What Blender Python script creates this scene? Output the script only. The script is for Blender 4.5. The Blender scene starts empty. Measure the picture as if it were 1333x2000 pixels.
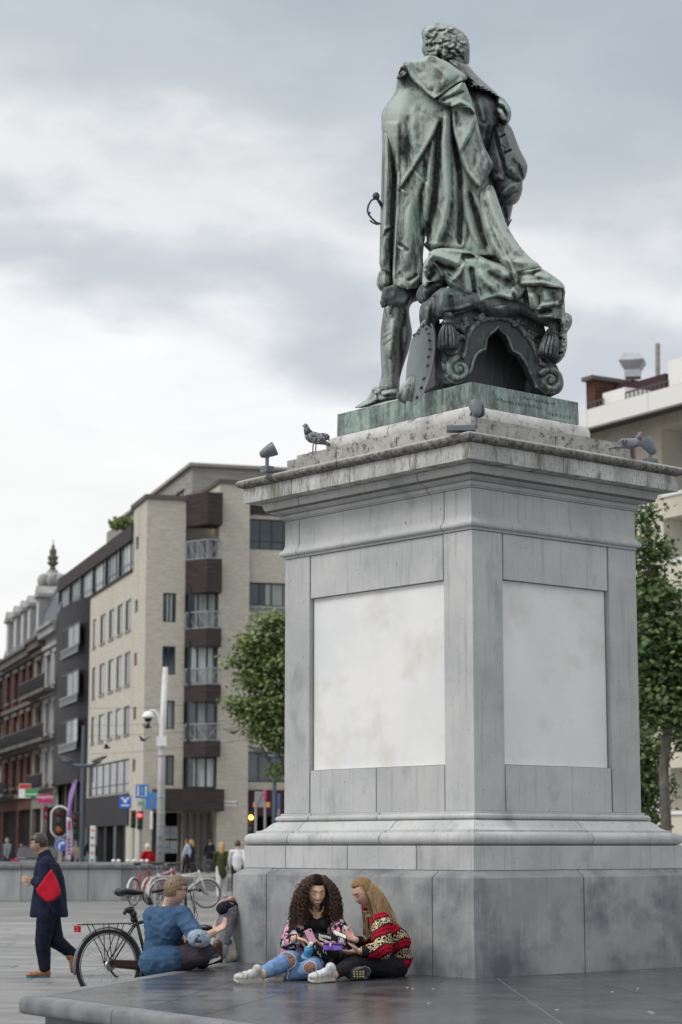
import bpy, bmesh, math, random
import numpy as np
from mathutils import Vector, Matrix, noise as mnoise
random.seed(7)
RNG = np.random.default_rng(11)
scene = bpy.context.scene
col = scene.collection
# ---------------------------------------------------------------- camera
FPX = 4076.0; CAMZ = 1.5
TH = math.atan2(651.0, FPX); CT, ST = math.cos(TH), math.sin(TH)
cam_d = bpy.data.cameras.new('camera'); cam = bpy.data.objects.new('camera', cam_d); col.objects.link(cam)
cam.location = (0, 0, CAMZ); cam.rotation_euler = (math.pi/2 + TH, 0, 0)
cam_d.sensor_fit = 'VERTICAL'; cam_d.sensor_height = 36.0; cam_d.sensor_width = 24.0
cam_d.lens = FPX/2000*36; cam_d.clip_end = 3000; cam_d.clip_start = 0.1
cam_d.dof.use_dof = True; cam_d.dof.focus_distance = 17.2; cam_d.dof.aperture_fstop = 2.9
scene.camera = cam
# ---------------------------------------------------------------- world: overcast sky with layered clouds
SUN_EL, SUN_AZ = math.radians(48), math.radians(-62)
wd = bpy.data.worlds.new('World'); scene.world = wd; wd.use_nodes = True
nt = wd.node_tree; nt.nodes.clear()
def N(nt, t, **kw):
    n = nt.nodes.new(t)
    for k, v in kw.items(): setattr(n, k, v)
    return n
def math_(nt, op, a, b=None, c=None):
    n = N(nt, 'ShaderNodeMath', operation=op)
    for i, x in enumerate((a, b, c)):
        if x is None: continue
        if hasattr(x, 'links'): nt.links.new(x, n.inputs[i])
        else: n.inputs[i].default_value = x
    return n.outputs[0]
L = nt.links
out = N(nt, 'ShaderNodeOutputWorld'); bg = N(nt, 'ShaderNodeBackground'); L.new(bg.outputs[0], out.inputs[0])
sky = N(nt, 'ShaderNodeTexSky', sky_type='NISHITA'); sky.sun_disc = False
sky.sun_elevation = SUN_EL; sky.sun_rotation = SUN_AZ; sky.air_density = 1.2; sky.dust_density = 2.0
tc = N(nt, 'ShaderNodeTexCoord'); sep = N(nt, 'ShaderNodeSeparateXYZ'); L.new(tc.outputs['Generated'], sep.inputs[0])
X_, Y_, Z_ = sep.outputs
def wnoise(sc, det, rough, zs, off=0.0, dist=0.0):
    mp = N(nt, 'ShaderNodeMapping'); mp.inputs['Scale'].default_value = (1, 1, zs); mp.inputs['Location'].default_value = (off, off*.3, off*.7)
    L.new(tc.outputs['Generated'], mp.inputs[0])
    n = N(nt, 'ShaderNodeTexNoise'); n.inputs['Scale'].default_value = sc; n.inputs['Detail'].default_value = det
    n.inputs['Roughness'].default_value = rough; n.inputs['Distortion'].default_value = dist
    L.new(mp.outputs[0], n.inputs[0]); return n.outputs[0]
n1 = wnoise(7.0, 8, .5, 2.2, 3.1, .15); n2 = wnoise(20.0, 6, .55, 1.8, 1.7, .2)
e = math_(nt, 'MULTIPLY_ADD', n1, 0.17, Z_)
e = math_(nt, 'MULTIPLY_ADD', n2, 0.03, e)
e = math_(nt, 'MULTIPLY_ADD', X_, 0.22, e)
e = math_(nt, 'SUBTRACT', e, 0.10)
ramp = N(nt, 'ShaderNodeValToRGB'); L.new(e, ramp.inputs[0])
stops = [(0.0,(.86,.86,.86)),(0.195,(.90,.90,.90)),(0.215,(.72,.74,.77)),(0.238,(.50,.54,.59)),(0.262,(.60,.63,.67)),(0.28,(.82,.825,.83)),(0.30,(.68,.70,.72)),
         (0.322,(.52,.56,.60)),(0.36,(.49,.535,.58)),(0.41,(.37,.43,.49)),(0.50,(.50,.54,.58)),(0.62,(1.0,1.03,1.07)),(0.8,(1.75,1.78,1.82)),(1.0,(2.0,2.03,2.08))]
cr = ramp.color_ramp; cr.interpolation = 'B_SPLINE'
while len(cr.elements) > 1: cr.elements.remove(cr.elements[-1])
cr.elements[0].position = stops[0][0]; cr.elements[0].color = (*stops[0][1], 1)
for p, c in stops[1:]:
    el = cr.elements.new(p); el.color = (*c, 1)
n3 = wnoise(11.0, 7, .6, 2.6, 9.3, .4)
br = math_(nt, 'MULTIPLY_ADD', n3, 0.22, 0.89)
ns = N(nt, 'ShaderNodeVectorMath', operation='SCALE'); L.new(ramp.outputs[0], ns.inputs[0]); L.new(br, ns.inputs['Scale'])
sk = N(nt, 'ShaderNodeVectorMath', operation='SCALE'); L.new(sky.outputs[0], sk.inputs[0]); sk.inputs['Scale'].default_value = 0.05
cl = N(nt, 'ShaderNodeVectorMath', operation='SCALE'); L.new(ns.outputs[0], cl.inputs[0]); cl.inputs['Scale'].default_value = 1.0
add = N(nt, 'ShaderNodeMixRGB'); add.inputs[0].default_value = 0.93
L.new(sk.outputs[0], add.inputs[1]); L.new(cl.outputs[0], add.inputs[2])
L.new(add.outputs[0], bg.inputs[0]); bg.inputs[1].default_value = 1.0
# ---------------------------------------------------------------- sun (diffused by cloud)
sd = bpy.data.lights.new('sun', 'SUN'); sd.energy = 1.5; sd.angle = math.radians(24); sd.color = (1.0, 0.97, 0.93)
so = bpy.data.objects.new('sun', sd); col.objects.link(so)
sdir = Vector((math.sin(SUN_AZ)*math.cos(SUN_EL), math.cos(SUN_AZ+math.pi)*math.cos(SUN_EL)*1.0, math.sin(SUN_EL)))
so.rotation_euler = sdir.to_track_quat('Z', 'Y').to_euler(); so.location = (-20, -10, 60)
sky.sun_rotation = math.atan2(sdir.x, sdir.y)
scene.view_settings.view_transform = 'Standard'; scene.view_settings.look = 'None'
scene.view_settings.exposure = 0.22; scene.view_settings.gamma = 1.0
scene.view_settings.use_curve_mapping = False
scene.render.engine = 'CYCLES'
scene.cycles.max_bounces = 6; scene.cycles.diffuse_bounces = 3; scene.cycles.glossy_bounces = 3
scene.cycles.use_denoising = True
# ---------------------------------------------------------------- projection helpers (photo pixel -> point in the place)
def W(u, v, Y):
    up = (1000-v)/FPX; k = Y/(CT-up*ST)
    return Vector(((u-666.5)/FPX*k, Y, (ST+up*CT)*k+CAMZ))
def G(u, v, z=0.0):
    up = (1000-v)/FPX; k = (z-CAMZ)/(ST+up*CT)
    return Vector(((u-666.5)/FPX*k, (CT-up*ST)*k, z))
def Wp(u, v, P0, n):
    up = (1000-v)/FPX; d = Vector(((u-666.5)/FPX, CT-up*ST, ST+up*CT)); c = Vector((0, 0, CAMZ))
    t = (P0-c).dot(n)/d.dot(n); return c+d*t
def PROJ(p):
    z = p[2]-CAMZ; d = p[1]*CT+z*ST
    return 666.5+FPX*p[0]/d, 1000-FPX*(-p[1]*ST+z*CT)/d
# ---------------------------------------------------------------- object helpers
def tag(o, label=None, cat=None, group=None, kind=None):
    for k, v in (('label', label), ('category', cat), ('group', group), ('kind', kind)):
        if v: o[k] = v
    return o
def empty(name, loc, label=None, cat=None, group=None, rz=0.0, scale=1.0):
    o = bpy.data.objects.new(name, None); col.objects.link(o); o.location = loc; o.rotation_euler = (0, 0, rz)
    o.scale = (scale,)*3; o.empty_display_size = .1
    return tag(o, label, cat, group)
def link(name, me, parent=None, local=False):
    """link a mesh; parts of a root Empty are modelled in world space unless local"""
    o = bpy.data.objects.new(name, me); col.objects.link(o)
    if parent is not None:
        o.parent = parent
        if not local and parent.type == 'EMPTY' and parent.parent is None:
            o.matrix_parent_inverse = Matrix.Translation(-Vector(parent.location))
    return o
class MB:
    def __init__(s): s.v = []; s.f = []; s.m = []; s.mi = 0
    def add(s, vs, fs, mi=None):
        b = len(s.v); s.v += [tuple(p) for p in vs]; s.f += [tuple(i+b for i in f) for f in fs]; s.m += [s.mi if mi is None else mi]*len(fs); return s
    def obox(s, c, ax, ay, az):
        c, ax, ay, az = map(Vector, (c, ax, ay, az))
        vs = [c+ax*i+ay*j+az*k for k in (-1, 1) for j in (-1, 1) for i in (-1, 1)]
        return s.add(vs, [(0,2,3,1),(4,5,7,6),(0,1,5,4),(2,6,7,3),(0,4,6,2),(1,3,7,5)])
    def box(s, x0, x1, y0, y1, z0, z1):
        return s.obox(((x0+x1)/2,(y0+y1)/2,(z0+z1)/2), ((x1-x0)/2,0,0), (0,(y1-y0)/2,0), (0,0,(z1-z0)/2))
    def cbox(s, c, ax, ay, az, ch=.01):
        """box whose front (+ay/-ay) edges are chamfered"""
        c, ax, ay, az = map(Vector, (c, ax, ay, az)); vs = []
        lx, ly, lz = ax.length, ay.length, az.length
        rx, rz = max(0,1-ch/lx), max(0,1-ch/lz); ry = max(0, 1-ch/ly)
        for yy, a, b in ((-1, rx, rz), (-ry, 1, 1), (ry, 1, 1), (1, rx, rz)):
            for sx, sz in ((-1,-1),(1,-1),(1,1),(-1,1)): vs.append(c+ax*sx*a+ay*yy+az*sz*b)
        fs = [(3,2,1,0),(12,13,14,15)]
        for k in range(3):
            for j in range(4):
                a, b = k*4+j, k*4+(j+1) % 4; fs.append((a, b, b+4, a+4))
        return s.add(vs, fs)
    def tube(s, pts, rad, n=8, caps=True):
        pts = [Vector(p) for p in pts]; m = len(pts)
        if not hasattr(rad, '__len__'): rad = [rad]*m
        vs = []; prev = None
        for i, p in enumerate(pts):
            t = (pts[min(i+1, m-1)]-pts[max(i-1, 0)])
            t = t.normalized() if t.length > 1e-9 else Vector((0,0,1))
            if prev is None:
                a = t.orthogonal().normalized()
            else:
                a = prev - t*prev.dot(t)
                a = a.normalized() if a.length > 1e-6 else t.orthogonal().normalized()
            prev = a; b = t.cross(a)
            for k in range(n):
                w = 2*math.pi*k/n; vs.append(p+(a*math.cos(w)+b*math.sin(w))*rad[i])
        fs = [(i*n+k, i*n+(k+1) % n, (i+1)*n+(k+1) % n, (i+1)*n+k) for i in range(m-1) for k in range(n)]
        if caps: fs += [tuple(range(n))[::-1], tuple((m-1)*n+k for k in range(n))]
        return s.add(vs, fs)
    def lathe(s, prof, mat=None, n=16, caps=True):
        mat = mat or Matrix(); vs = []; m = len(prof)
        for r, z in prof:
            for k in range(n):
                w = 2*math.pi*k/n; vs.append(mat @ Vector((r*math.cos(w), r*math.sin(w), z)))
        fs = [(i*n+k, i*n+(k+1) % n, (i+1)*n+(k+1) % n, (i+1)*n+k) for i in range(m-1) for k in range(n)]
        if caps: fs += [tuple(range(n))[::-1], tuple((m-1)*n+k for k in range(n))]
        return s.add(vs, fs)
    def ell(s, c, rx, ry=None, rz=None, mat=None, nu=14, nv=9):
        ry = rx if ry is None else ry; rz = rx if rz is None else rz
        M = Matrix.Translation(Vector(c)) @ (mat.to_4x4() if mat else Matrix())
        vs = [M @ Vector((0,0,rz))]
        for j in range(1, nv):
            a = math.pi*j/nv
            for k in range(nu):
                w = 2*math.pi*k/nu; vs.append(M @ Vector((rx*math.sin(a)*math.cos(w), ry*math.sin(a)*math.sin(w), rz*math.cos(a))))
        vs.append(M @ Vector((0,0,-rz))); e_ = len(vs)-1; fs = []
        for k in range(nu):
            k2 = (k+1) % nu; fs.append((0, 1+k, 1+k2))
            for j in range(nv-2): fs.append((1+j*nu+k, 1+(j+1)*nu+k, 1+(j+1)*nu+k2, 1+j*nu+k2))
            fs.append((1+(nv-2)*nu+k, e_, 1+(nv-2)*nu+k2))
        return s.add(vs, fs)
    def cap(s, p1, r1, p2, r2, n=12):
        """tapered capsule"""
        p1, p2 = Vector(p1), Vector(p2); d = p2-p1; L_ = d.length
        if L_ < 1e-6: return s.ell(p1, max(r1, r2))
        q = d.to_track_quat('Z', 'Y').to_matrix().to_4x4(); M = Matrix.Translation(p1) @ q
        prof = [(r1*math.sin(a), -r1*math.cos(a)) for a in (.12, .5, 1.0, 1.5708)]
        prof += [(r2*math.cos(a), L_+r2*math.sin(a)) for a in (0., .55, 1.05, 1.45)]
        return s.lathe(prof, M, n)
    def chain(s, pts, rads, n=12):
        for i in range(len(pts)-1): s.cap(pts[i], rads[i], pts[i+1], rads[i+1], n)
        return s
    def prism(s, poly, d, hole=None):
        """extrude a closed 3D polygon along vector d (ngon caps)"""
        n = len(poly); d = Vector(d); vs = [Vector(p) for p in poly]; vs += [p+d for p in vs]
        return s.add(vs, [tuple(range(n))[::-1], tuple(range(n, 2*n))]+[(i, (i+1) % n, (i+1) % n+n, i+n) for i in range(n)])
    def mesh(s, name, mat, smooth=False):
        me = bpy.data.meshes.new(name); me.from_pydata(s.v, [], s.f)
        for mm in (mat if isinstance(mat, (list, tuple)) else [mat]): me.materials.append(mm)
        if isinstance(mat, (list, tuple)): me.polygons.foreach_set('material_index', s.m)
        if smooth: me.polygons.foreach_set('use_smooth', [True]*len(me.polygons))
        me.update(); return me
    def build(s, name, mat, parent=None, smooth=False, fixn=False, angle=None, local=False):
        me = s.mesh(name, mat, smooth or angle is not None)
        if fixn or True:
            bm = bmesh.new(); bm.from_mesh(me); bmesh.ops.recalc_face_normals(bm, faces=bm.faces)
            if angle is not None:
                for e_ in bm.edges:
                    if len(e_.link_faces) == 2 and e_.calc_face_angle(0) > angle: e_.smooth = False
            bm.to_mesh(me); bm.free()
        return link(name, me, parent, local)
def vox(mb, name, mat, parent, voxel=.006, smooth=4, disp=None, sfac=.5, local=False):
    """union of overlapping closed shapes as one continuous smooth surface"""
    me = mb.mesh('tmp', mat if not isinstance(mat, (list, tuple)) else mat[0]); o = bpy.data.objects.new('tmp', me); col.objects.link(o)
    bm = bmesh.new(); bm.from_mesh(me); bmesh.ops.recalc_face_normals(bm, faces=bm.faces); bm.to_mesh(me); bm.free()
    r = o.modifiers.new('r', 'REMESH'); r.mode = 'VOXEL'; r.voxel_size = voxel; r.use_smooth_shade = True
    if smooth: s_ = o.modifiers.new('s', 'SMOOTH'); s_.factor = sfac; s_.iterations = smooth
    dg = bpy.context.evaluated_depsgraph_get(); me2 = bpy.data.meshes.new_from_object(o.evaluated_get(dg))
    bpy.data.objects.remove(o); bpy.data.meshes.remove(me)
    me2.name = name
    if disp is not None:
        n = len(me2.vertices); co = np.empty(n*3); me2.vertices.foreach_get('co', co); co = co.reshape(-1, 3)
        nr = np.empty(n*3); me2.vertices.foreach_get('normal', nr); nr = nr.reshape(-1, 3)
        co = co+nr*disp(co, nr)[:, None]; me2.vertices.foreach_set('co', co.ravel()); me2.update()
    if not me2.materials: me2.materials.append(mat)
    else: me2.materials[0] = mat
    me2.polygons.foreach_set('use_smooth', [True]*len(me2.polygons))
    return link(name, me2, parent, local)
def wrinkle(amp, sc, stretch=(1,1,1), seed=0.0, ridged=True):
    st = np.array(stretch)
    def f(co, nr):
        q = co*sc*st+seed; r = np.empty(len(q))
        for i in range(len(q)):
            a = mnoise.noise(q[i]); r[i] = (0.5-abs(a)*1.6) if ridged else a
        return r*amp
    return f
def copy_tree(o, parent=None):
    c = o.copy(); col.objects.link(c); c.parent = parent
    for ch in list(o.children): copy_tree(ch, c)
    return c
# ---------------------------------------------------------------- materials
MATS = {}
def mat(name, c1, c2=None, rough=.6, metal=0.0, scale=4.0, detail=5, stretch=(1,1,1), bump=0.0, bscale=None, spec=.5, rand=0.0, emit=None, estr=1.0, contrast=(.35,.65), extra=None, world=False):
    m = bpy.data.materials.new(name); m.use_nodes = True; t = m.node_tree; b = t.nodes['Principled BSDF']
    if rough >= .6: spec = min(spec, .12)
    b.inputs['Roughness'].default_value = rough; b.inputs['Metallic'].default_value = metal
    b.inputs['Specular IOR Level'].default_value = spec; b.inputs['Base Color'].default_value = (*c1, 1)
    m.diffuse_color = (*c1, 1)
    cur = None
    if c2 is not None or bump or extra or rand:
        tcn = N(t, 'ShaderNodeTexCoord'); mp = N(t, 'ShaderNodeMapping'); t.links.new(tcn.outputs['Object'], mp.inputs[0])
        mp.inputs['Scale'].default_value = stretch
        nz = N(t, 'ShaderNodeTexNoise'); nz.inputs['Scale'].default_value = scale; nz.inputs['Detail'].default_value = detail
        nz.inputs['Roughness'].default_value = .6; t.links.new(mp.outputs[0], nz.inputs[0])
        if c2 is not None:
            rp = N(t, 'ShaderNodeValToRGB'); t.links.new(nz.outputs[0], rp.inputs[0])
            rp.color_ramp.elements[0].position = contrast[0]; rp.color_ramp.elements[1].position = contrast[1]
            rp.color_ramp.elements[0].color = (*c1, 1); rp.color_ramp.elements[1].color = (*c2, 1); cur = rp.outputs[0]
        else:
            rgb = N(t, 'ShaderNodeRGB'); rgb.outputs[0].default_value = (*c1, 1); cur = rgb.outputs[0]
        if extra: cur = extra(t, tcn, cur, b)
        if rand:
            oi = N(t, 'ShaderNodeObjectInfo'); k = math_(t, 'MULTIPLY_ADD', oi.outputs['Random'], 2*rand, 1-rand)
            vm = N(t, 'ShaderNodeVectorMath', operation='SCALE'); t.links.new(cur, vm.inputs[0]); t.links.new(k, vm.inputs['Scale']); cur = vm.outputs[0]
        t.links.new(cur, b.inputs['Base Color'])
        if bump:
            nb = N(t, 'ShaderNodeTexNoise'); nb.inputs['Scale'].default_value = bscale or scale*8; nb.inputs['Detail'].default_value = 6; nb.inputs['Roughness'].default_value = .65
            t.links.new(mp.outputs[0], nb.inputs[0])
            bp = N(t, 'ShaderNodeBump'); bp.inputs['Strength'].default_value = 1.0; bp.inputs['Distance'].default_value = bump
            t.links.new(nb.outputs[0], bp.inputs['Height']); t.links.new(bp.outputs[0], b.inputs['Normal'])
    if emit: b.inputs['Emission Color'].default_value = (*emit, 1); b.inputs['Emission Strength'].default_value = estr
    MATS[name] = m; return m
def layer(t, tcn, cur, colr, scale, lo, hi, stretch=(1,1,1), amount=1.0, detail=6, rough=.6, kind='noise', off=0.0, blend='MIX'):
    """stain layer mixed over cur where a noise exceeds lo..hi"""
    mp = N(t, 'ShaderNodeMapping'); t.links.new(tcn.outputs['Object'], mp.inputs[0]); mp.inputs['Scale'].default_value = stretch
    mp.inputs['Location'].default_value = (off, off*1.3, off*.6)
    if kind in ('noise', 'vein'):
        nz = N(t, 'ShaderNodeTexNoise'); nz.inputs['Scale'].default_value = scale; nz.inputs['Detail'].default_value = detail; nz.inputs['Roughness'].default_value = rough
        o = nz.outputs[0]
    else:
        nz = N(t, 'ShaderNodeTexVoronoi'); nz.inputs['Scale'].default_value = scale; nz.feature = 'DISTANCE_TO_EDGE' if kind == 'edge' else 'F1'; o = nz.outputs['Distance']
    t.links.new(mp.outputs[0], nz.inputs[0])
    mr = N(t, 'ShaderNodeMapRange'); t.links.new(o, mr.inputs[0])
    for i, x in enumerate((lo, hi, 0.0, amount)): mr.inputs[1+i].default_value = x
    mx = N(t, 'ShaderNodeMixRGB', blend_type=blend); t.links.new(mr.outputs[0], mx.inputs[0]); t.links.new(cur, mx.inputs[1])
    if hasattr(colr, 'links'): t.links.new(colr, mx.inputs[2])
    else: mx.inputs[2].default_value = (*colr, 1)
    return mx.outputs[0]
# ================================================================ stone materials
def ex_die(t, tc, cur, b):
    cur = layer(t, tc, cur, (.20,.21,.22), 2.4, .57, .68, (1,1,.6), .42, off=3)
    cur = layer(t, tc, cur, (.20,.205,.20), 26, .55, .70, (1,1,.05), .34, off=11)
    cur = layer(t, tc, cur, (.56,.56,.54), 6, .60, .74, (1,1,.5), .35, off=13)
    cur = layer(t, tc, cur, (.46,.48,.50), 30, .60, .72, (1,1,.15), .35, off=1)
    cur = layer(t, tc, cur, (.07,.075,.08), 48, .66, .71, (1,1,.6), .8, off=8)
    return layer(t, tc, cur, (.66,.66,.64), 40, .735, .76, (1,1,1), .7, off=5)
M_DIE = mat('bluestone', (.42,.43,.43), (.53,.535,.53), rough=.78, scale=1.6, detail=7, bump=.0016, bscale=30, rand=.07, extra=ex_die)
def ex_plinth(t, tc, cur, b):
    cur = layer(t, tc, cur, (.085,.095,.11), 1.7, .47, .66, (1,1,1.2), .8, off=2.2)
    cur = layer(t, tc, cur, (.40,.41,.42), 26, .55, .75, (1,1,.12), .4, off=1)
    cur = layer(t, tc, cur, (.08,.09,.10), 70, .69, .75, (1,1,.5), .6, off=8)
    return layer(t, tc, cur, (.5,.5,.5), 55, .735, .76, (1,1,1), .6, off=5)
M_PLINTH = mat('bluestone_plinth', (.215,.222,.228), (.33,.335,.335), rough=.6, scale=1.2, detail=7, bump=.0016, bscale=26, rand=.05, extra=ex_plinth)
def ex_corn(t, tc, cur, b):
    cur = layer(t, tc, cur, (.16,.155,.125), 11, .50, .64, (1,1,.22), .85, off=2, rough=.7)
    cur = layer(t, tc, cur, (.10,.10,.08), 55, .52, .66, (1,1,.4), .7, off=4, rough=.7)
    return layer(t, tc, cur, (.55,.55,.52), 48, .66, .74, (1,1,.6), .6, off=9)
M_CORN = mat('weathered_cornice_stone', (.38,.385,.375), (.58,.585,.57), rough=.85, scale=3, detail=8, stretch=(1,1,.3), bump=.004, bscale=40, rand=.05, extra=ex_corn)
def ex_lich(t, tc, cur, b):
    cur = layer(t, tc, cur, (.10,.097,.075), 13, .52, .62, (1,1,.8), .9, off=2, rough=.75)
    cur = layer(t, tc, cur, (.13,.14,.05), 21, .62, .70, (1,1,1), .5, off=7, rough=.75)
    return layer(t, tc, cur, (.52,.52,.48), 60, .62, .72, (1,1,1), .6, off=9)
M_LICH = mat('lichen_stone', (.31,.305,.285), (.44,.43,.41), rough=.92, scale=5, detail=8, bump=.006, bscale=50, rand=.06, extra=ex_lich)
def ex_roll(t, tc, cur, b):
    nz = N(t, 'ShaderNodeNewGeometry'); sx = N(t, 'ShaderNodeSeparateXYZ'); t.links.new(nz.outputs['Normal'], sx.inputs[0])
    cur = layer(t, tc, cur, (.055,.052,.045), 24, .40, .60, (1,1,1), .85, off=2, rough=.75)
    # upward-facing side of the roll is mixed paler
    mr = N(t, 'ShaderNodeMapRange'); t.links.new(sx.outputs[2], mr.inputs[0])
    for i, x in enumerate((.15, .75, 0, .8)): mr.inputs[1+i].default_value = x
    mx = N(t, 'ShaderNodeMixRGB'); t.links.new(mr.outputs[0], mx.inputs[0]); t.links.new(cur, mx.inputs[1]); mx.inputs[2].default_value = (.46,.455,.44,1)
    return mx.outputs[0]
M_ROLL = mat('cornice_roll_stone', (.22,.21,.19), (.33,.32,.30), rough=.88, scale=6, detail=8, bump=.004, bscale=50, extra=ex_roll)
def ex_wash(t, tc, cur, b):
    cur = layer(t, tc, cur, (.12,.118,.09), 9, .52, .64, (1,1,1), .85, off=2.7, rough=.75)
    cur = layer(t, tc, cur, (.25,.42,.38), 3, .60, .72, (1,1,.5), .5, off=6)
    return cur
M_WASH = mat('pale_washed_stone', (.50,.49,.48), (.64,.63,.62), rough=.85, scale=5, detail=8, bump=.004, bscale=50, rand=.03, extra=ex_wash)
def ex_mar(t, tc, cur, b):
    cur = layer(t, tc, cur, (.54,.51,.44), 2.2, .52, .72, (1,1,1), .55, off=1.0)
    w = layer(t, tc, cur, (.46,.42,.36), 2.4, .013, .0, (1,1,1.2), .5, kind='vein', off=3)
    return layer(t, tc, w, (.45,.46,.48), 4.5, .008, .0, (1,1,.7), .45, kind='vein', off=6)
M_MARB = mat('white_marble', (.70,.71,.715), (.80,.795,.78), rough=.45, scale=1.3, detail=6, bump=.0006, bscale=30, extra=ex_mar)
M_JOINT = mat('mortar_dark', (.10,.10,.095), (.16,.155,.14), rough=.95, scale=30)
M_MORT = mat('mortar_pale', (.34,.33,.31), (.24,.23,.21), rough=.95, scale=9)
M_RECESS = mat('bluestone_reveal', (.20,.21,.21), (.27,.28,.28), rough=.85, scale=8)
def ex_plat(t, tc, cur, b):
    cur = layer(t, tc, cur, (.12,.125,.135), 3.5, .50, .75, (1,1,1), .6, off=2)
    cur = layer(t, tc, cur, (.35,.35,.34), 34, .715, .74, (1,1,1), .8, off=6)
    nz = N(t, 'ShaderNodeTexNoise'); nz.inputs['Scale'].default_value = 2.6; nz.inputs['Detail'].default_value = 7; t.links.new(tc.outputs['Object'], nz.inputs[0])
    mr = N(t, 'ShaderNodeMapRange'); t.links.new(nz.outputs[0], mr.inputs[0])
    for i, x in enumerate((.3, .7, .14, .32)): mr.inputs[1+i].default_value = x
    t.links.new(mr.outputs[0], b.inputs['Roughness'])
    return cur
M_PLAT = mat('honed_black_bluestone', (.042,.045,.052), (.085,.089,.098), rough=.3, scale=1.1, detail=7, bump=.0005, bscale=18, rand=.12, spec=.7, extra=ex_plat)
M_NOSE = mat('bluestone_nosing', (.11,.115,.125), (.19,.195,.20), rough=.45, scale=5, detail=7, bump=.002, bscale=40, rand=.08)
def ex_pav(t, tc, cur, b):
    cur = layer(t, tc, cur, (.12,.115,.11), 1.3, .52, .7, (1,3,1), .6, off=2)
    return layer(t, tc, cur, (.42,.41,.39), 9, .62, .8, (1,1,1), .4, off=4)
M_PAVE = mat('plaza_paver', (.165,.165,.165), (.25,.248,.243), rough=.55, scale=.8, detail=8, bump=.003, bscale=30, rand=.16, extra=ex_pav)
M_PLAZA = mat('plaza_ground', (.165,.165,.163), (.24,.238,.233), rough=.7, scale=.4, detail=8, bump=.003, bscale=10)
M_ASPH = mat('asphalt', (.055,.055,.058), (.085,.085,.088), rough=.8, scale=2.0, detail=8, bump=.002, bscale=60)
M_WALK = mat('pavement', (.20,.19,.18), (.28,.27,.25), rough=.8, scale=1.0, detail=8)
M_PAINT = mat('road_paint', (.6,.6,.58), (.5,.5,.48), rough=.7, scale=8)
# ================================================================ ground
g = MB(); g.add([(-900,-60,0),(900,-60,0),(900,1500,0),(-900,1500,0)], [(0,1,2,3)])
tag(g.build('plaza_ground', M_PLAZA), kind='structure')
g = MB(); g.add([(-120,70,.004),(60,70,.004),(60,92,.004),(-120,92,.004)], [(0,1,2,3)])
tag(g.build('road', M_ASPH), kind='structure')
for y0, y1 in ((74.0,74.15),(81.0,81.2)):
    g = MB(); g.add([(-120,y0,.009),(60,y0,.009),(60,y1,.009),(-120,y1,.009)], [(0,1,2,3)])
    tag(g.build('road_marking', M_PAINT), kind='structure')
g = MB(); g.box(-120, 60, 92, 92.3, 0, .13); tag(g.build('kerb', M_WALK), kind='structure')
g = MB(); g.box(-40, 60, 92.3, 112, 0, .12); tag(g.build('pavement', M_WALK), kind='structure')
# plaza pavers: rows across the view, each paver its own slab with an open joint
pav = empty('paved_strip', (-2, 24, 0)); pav['kind'] = 'structure'
cache = {}
y = 17.5; row = 0
while y < 41:
    dep = .62 if y < 27 else 1.1
    x = -6.4*y/24-1.0 + (row % 2)*.5 + random.random()*.3
    while x < y*0.0 - .2 + (y-24)*.02:
        wv = random.choice((.95, 1.25, 1.55)) if y < 27 else 2.2
        key = (wv, dep)
        if key not in cache:
            q = MB(); q.cbox((0,0,0), (wv/2-.005,0,0), (0,0,.008), (0,dep/2-.005,0), .003); cache[key] = q.mesh('paver', M_PAVE)
        o = link('paver', cache[key], pav, True); o.location = (x+wv/2+2, y+dep/2-24, .004+random.uniform(-.0015,.0015))
        x += wv
    y += dep; row += 1
print('pavers', len(pav.children))
# ================================================================ octagonal bluestone platform
ZP = .5
A = G(38, 1946, ZP); d1 = Vector((math.sin(math.radians(15.5)), math.cos(math.radians(15.5)), 0)); d0 = Vector((.565,-.825,0)).normalized()
def rot(v, deg): return Matrix.Rotation(math.radians(-deg), 3, 'Z') @ v
P_ = [A]
dirs = [(d1, 6.4), (rot(d1,45), 4.2), (rot(d1,90), 4.2), (rot(d1,135), 6.0), (rot(d1,180), 4.5)]
p = A.copy()
for d_, l_ in dirs: p = p+d_*l_; P_.append(p.copy())
P_.append(A+d0*5.2); OUT = P_
cen = sum(OUT, Vector())/len(OUT)
def inset(poly, w):
    n = len(poly); r = []
    for i in range(n):
        a, b_, c_ = poly[i-1], poly[i], poly[(i+1) % n]
        n1_ = Vector((-(b_-a).y, (b_-a).x, 0)).normalized(); n2_ = Vector((-(c_-b_).y, (c_-b_).x, 0)).normalized()
        if n1_.dot(cen-b_) < 0: n1_, n2_ = -n1_, -n2_
        m_ = (n1_+n2_).normalized(); r.append(b_+m_*(w/max(.3, m_.dot(n1_))))
    return r
plat = empty('monument_platform', cen-Vector((0,0,ZP)), 'dark polished bluestone platform the monument and the sitting people share', 'platform')
q = MB(); ins = inset(OUT, .16); q.prism([Vector((v.x,v.y,0)) for v in ins], (0,0,.385)); q.build('core', M_NOSE, plat)
q = MB(); ins2 = inset(OUT, .10); q.prism([Vector((v.x,v.y,.42)) for v in ins2], (0,0,.076)); q.build('mortar_bed', M_MORT, plat)
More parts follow.
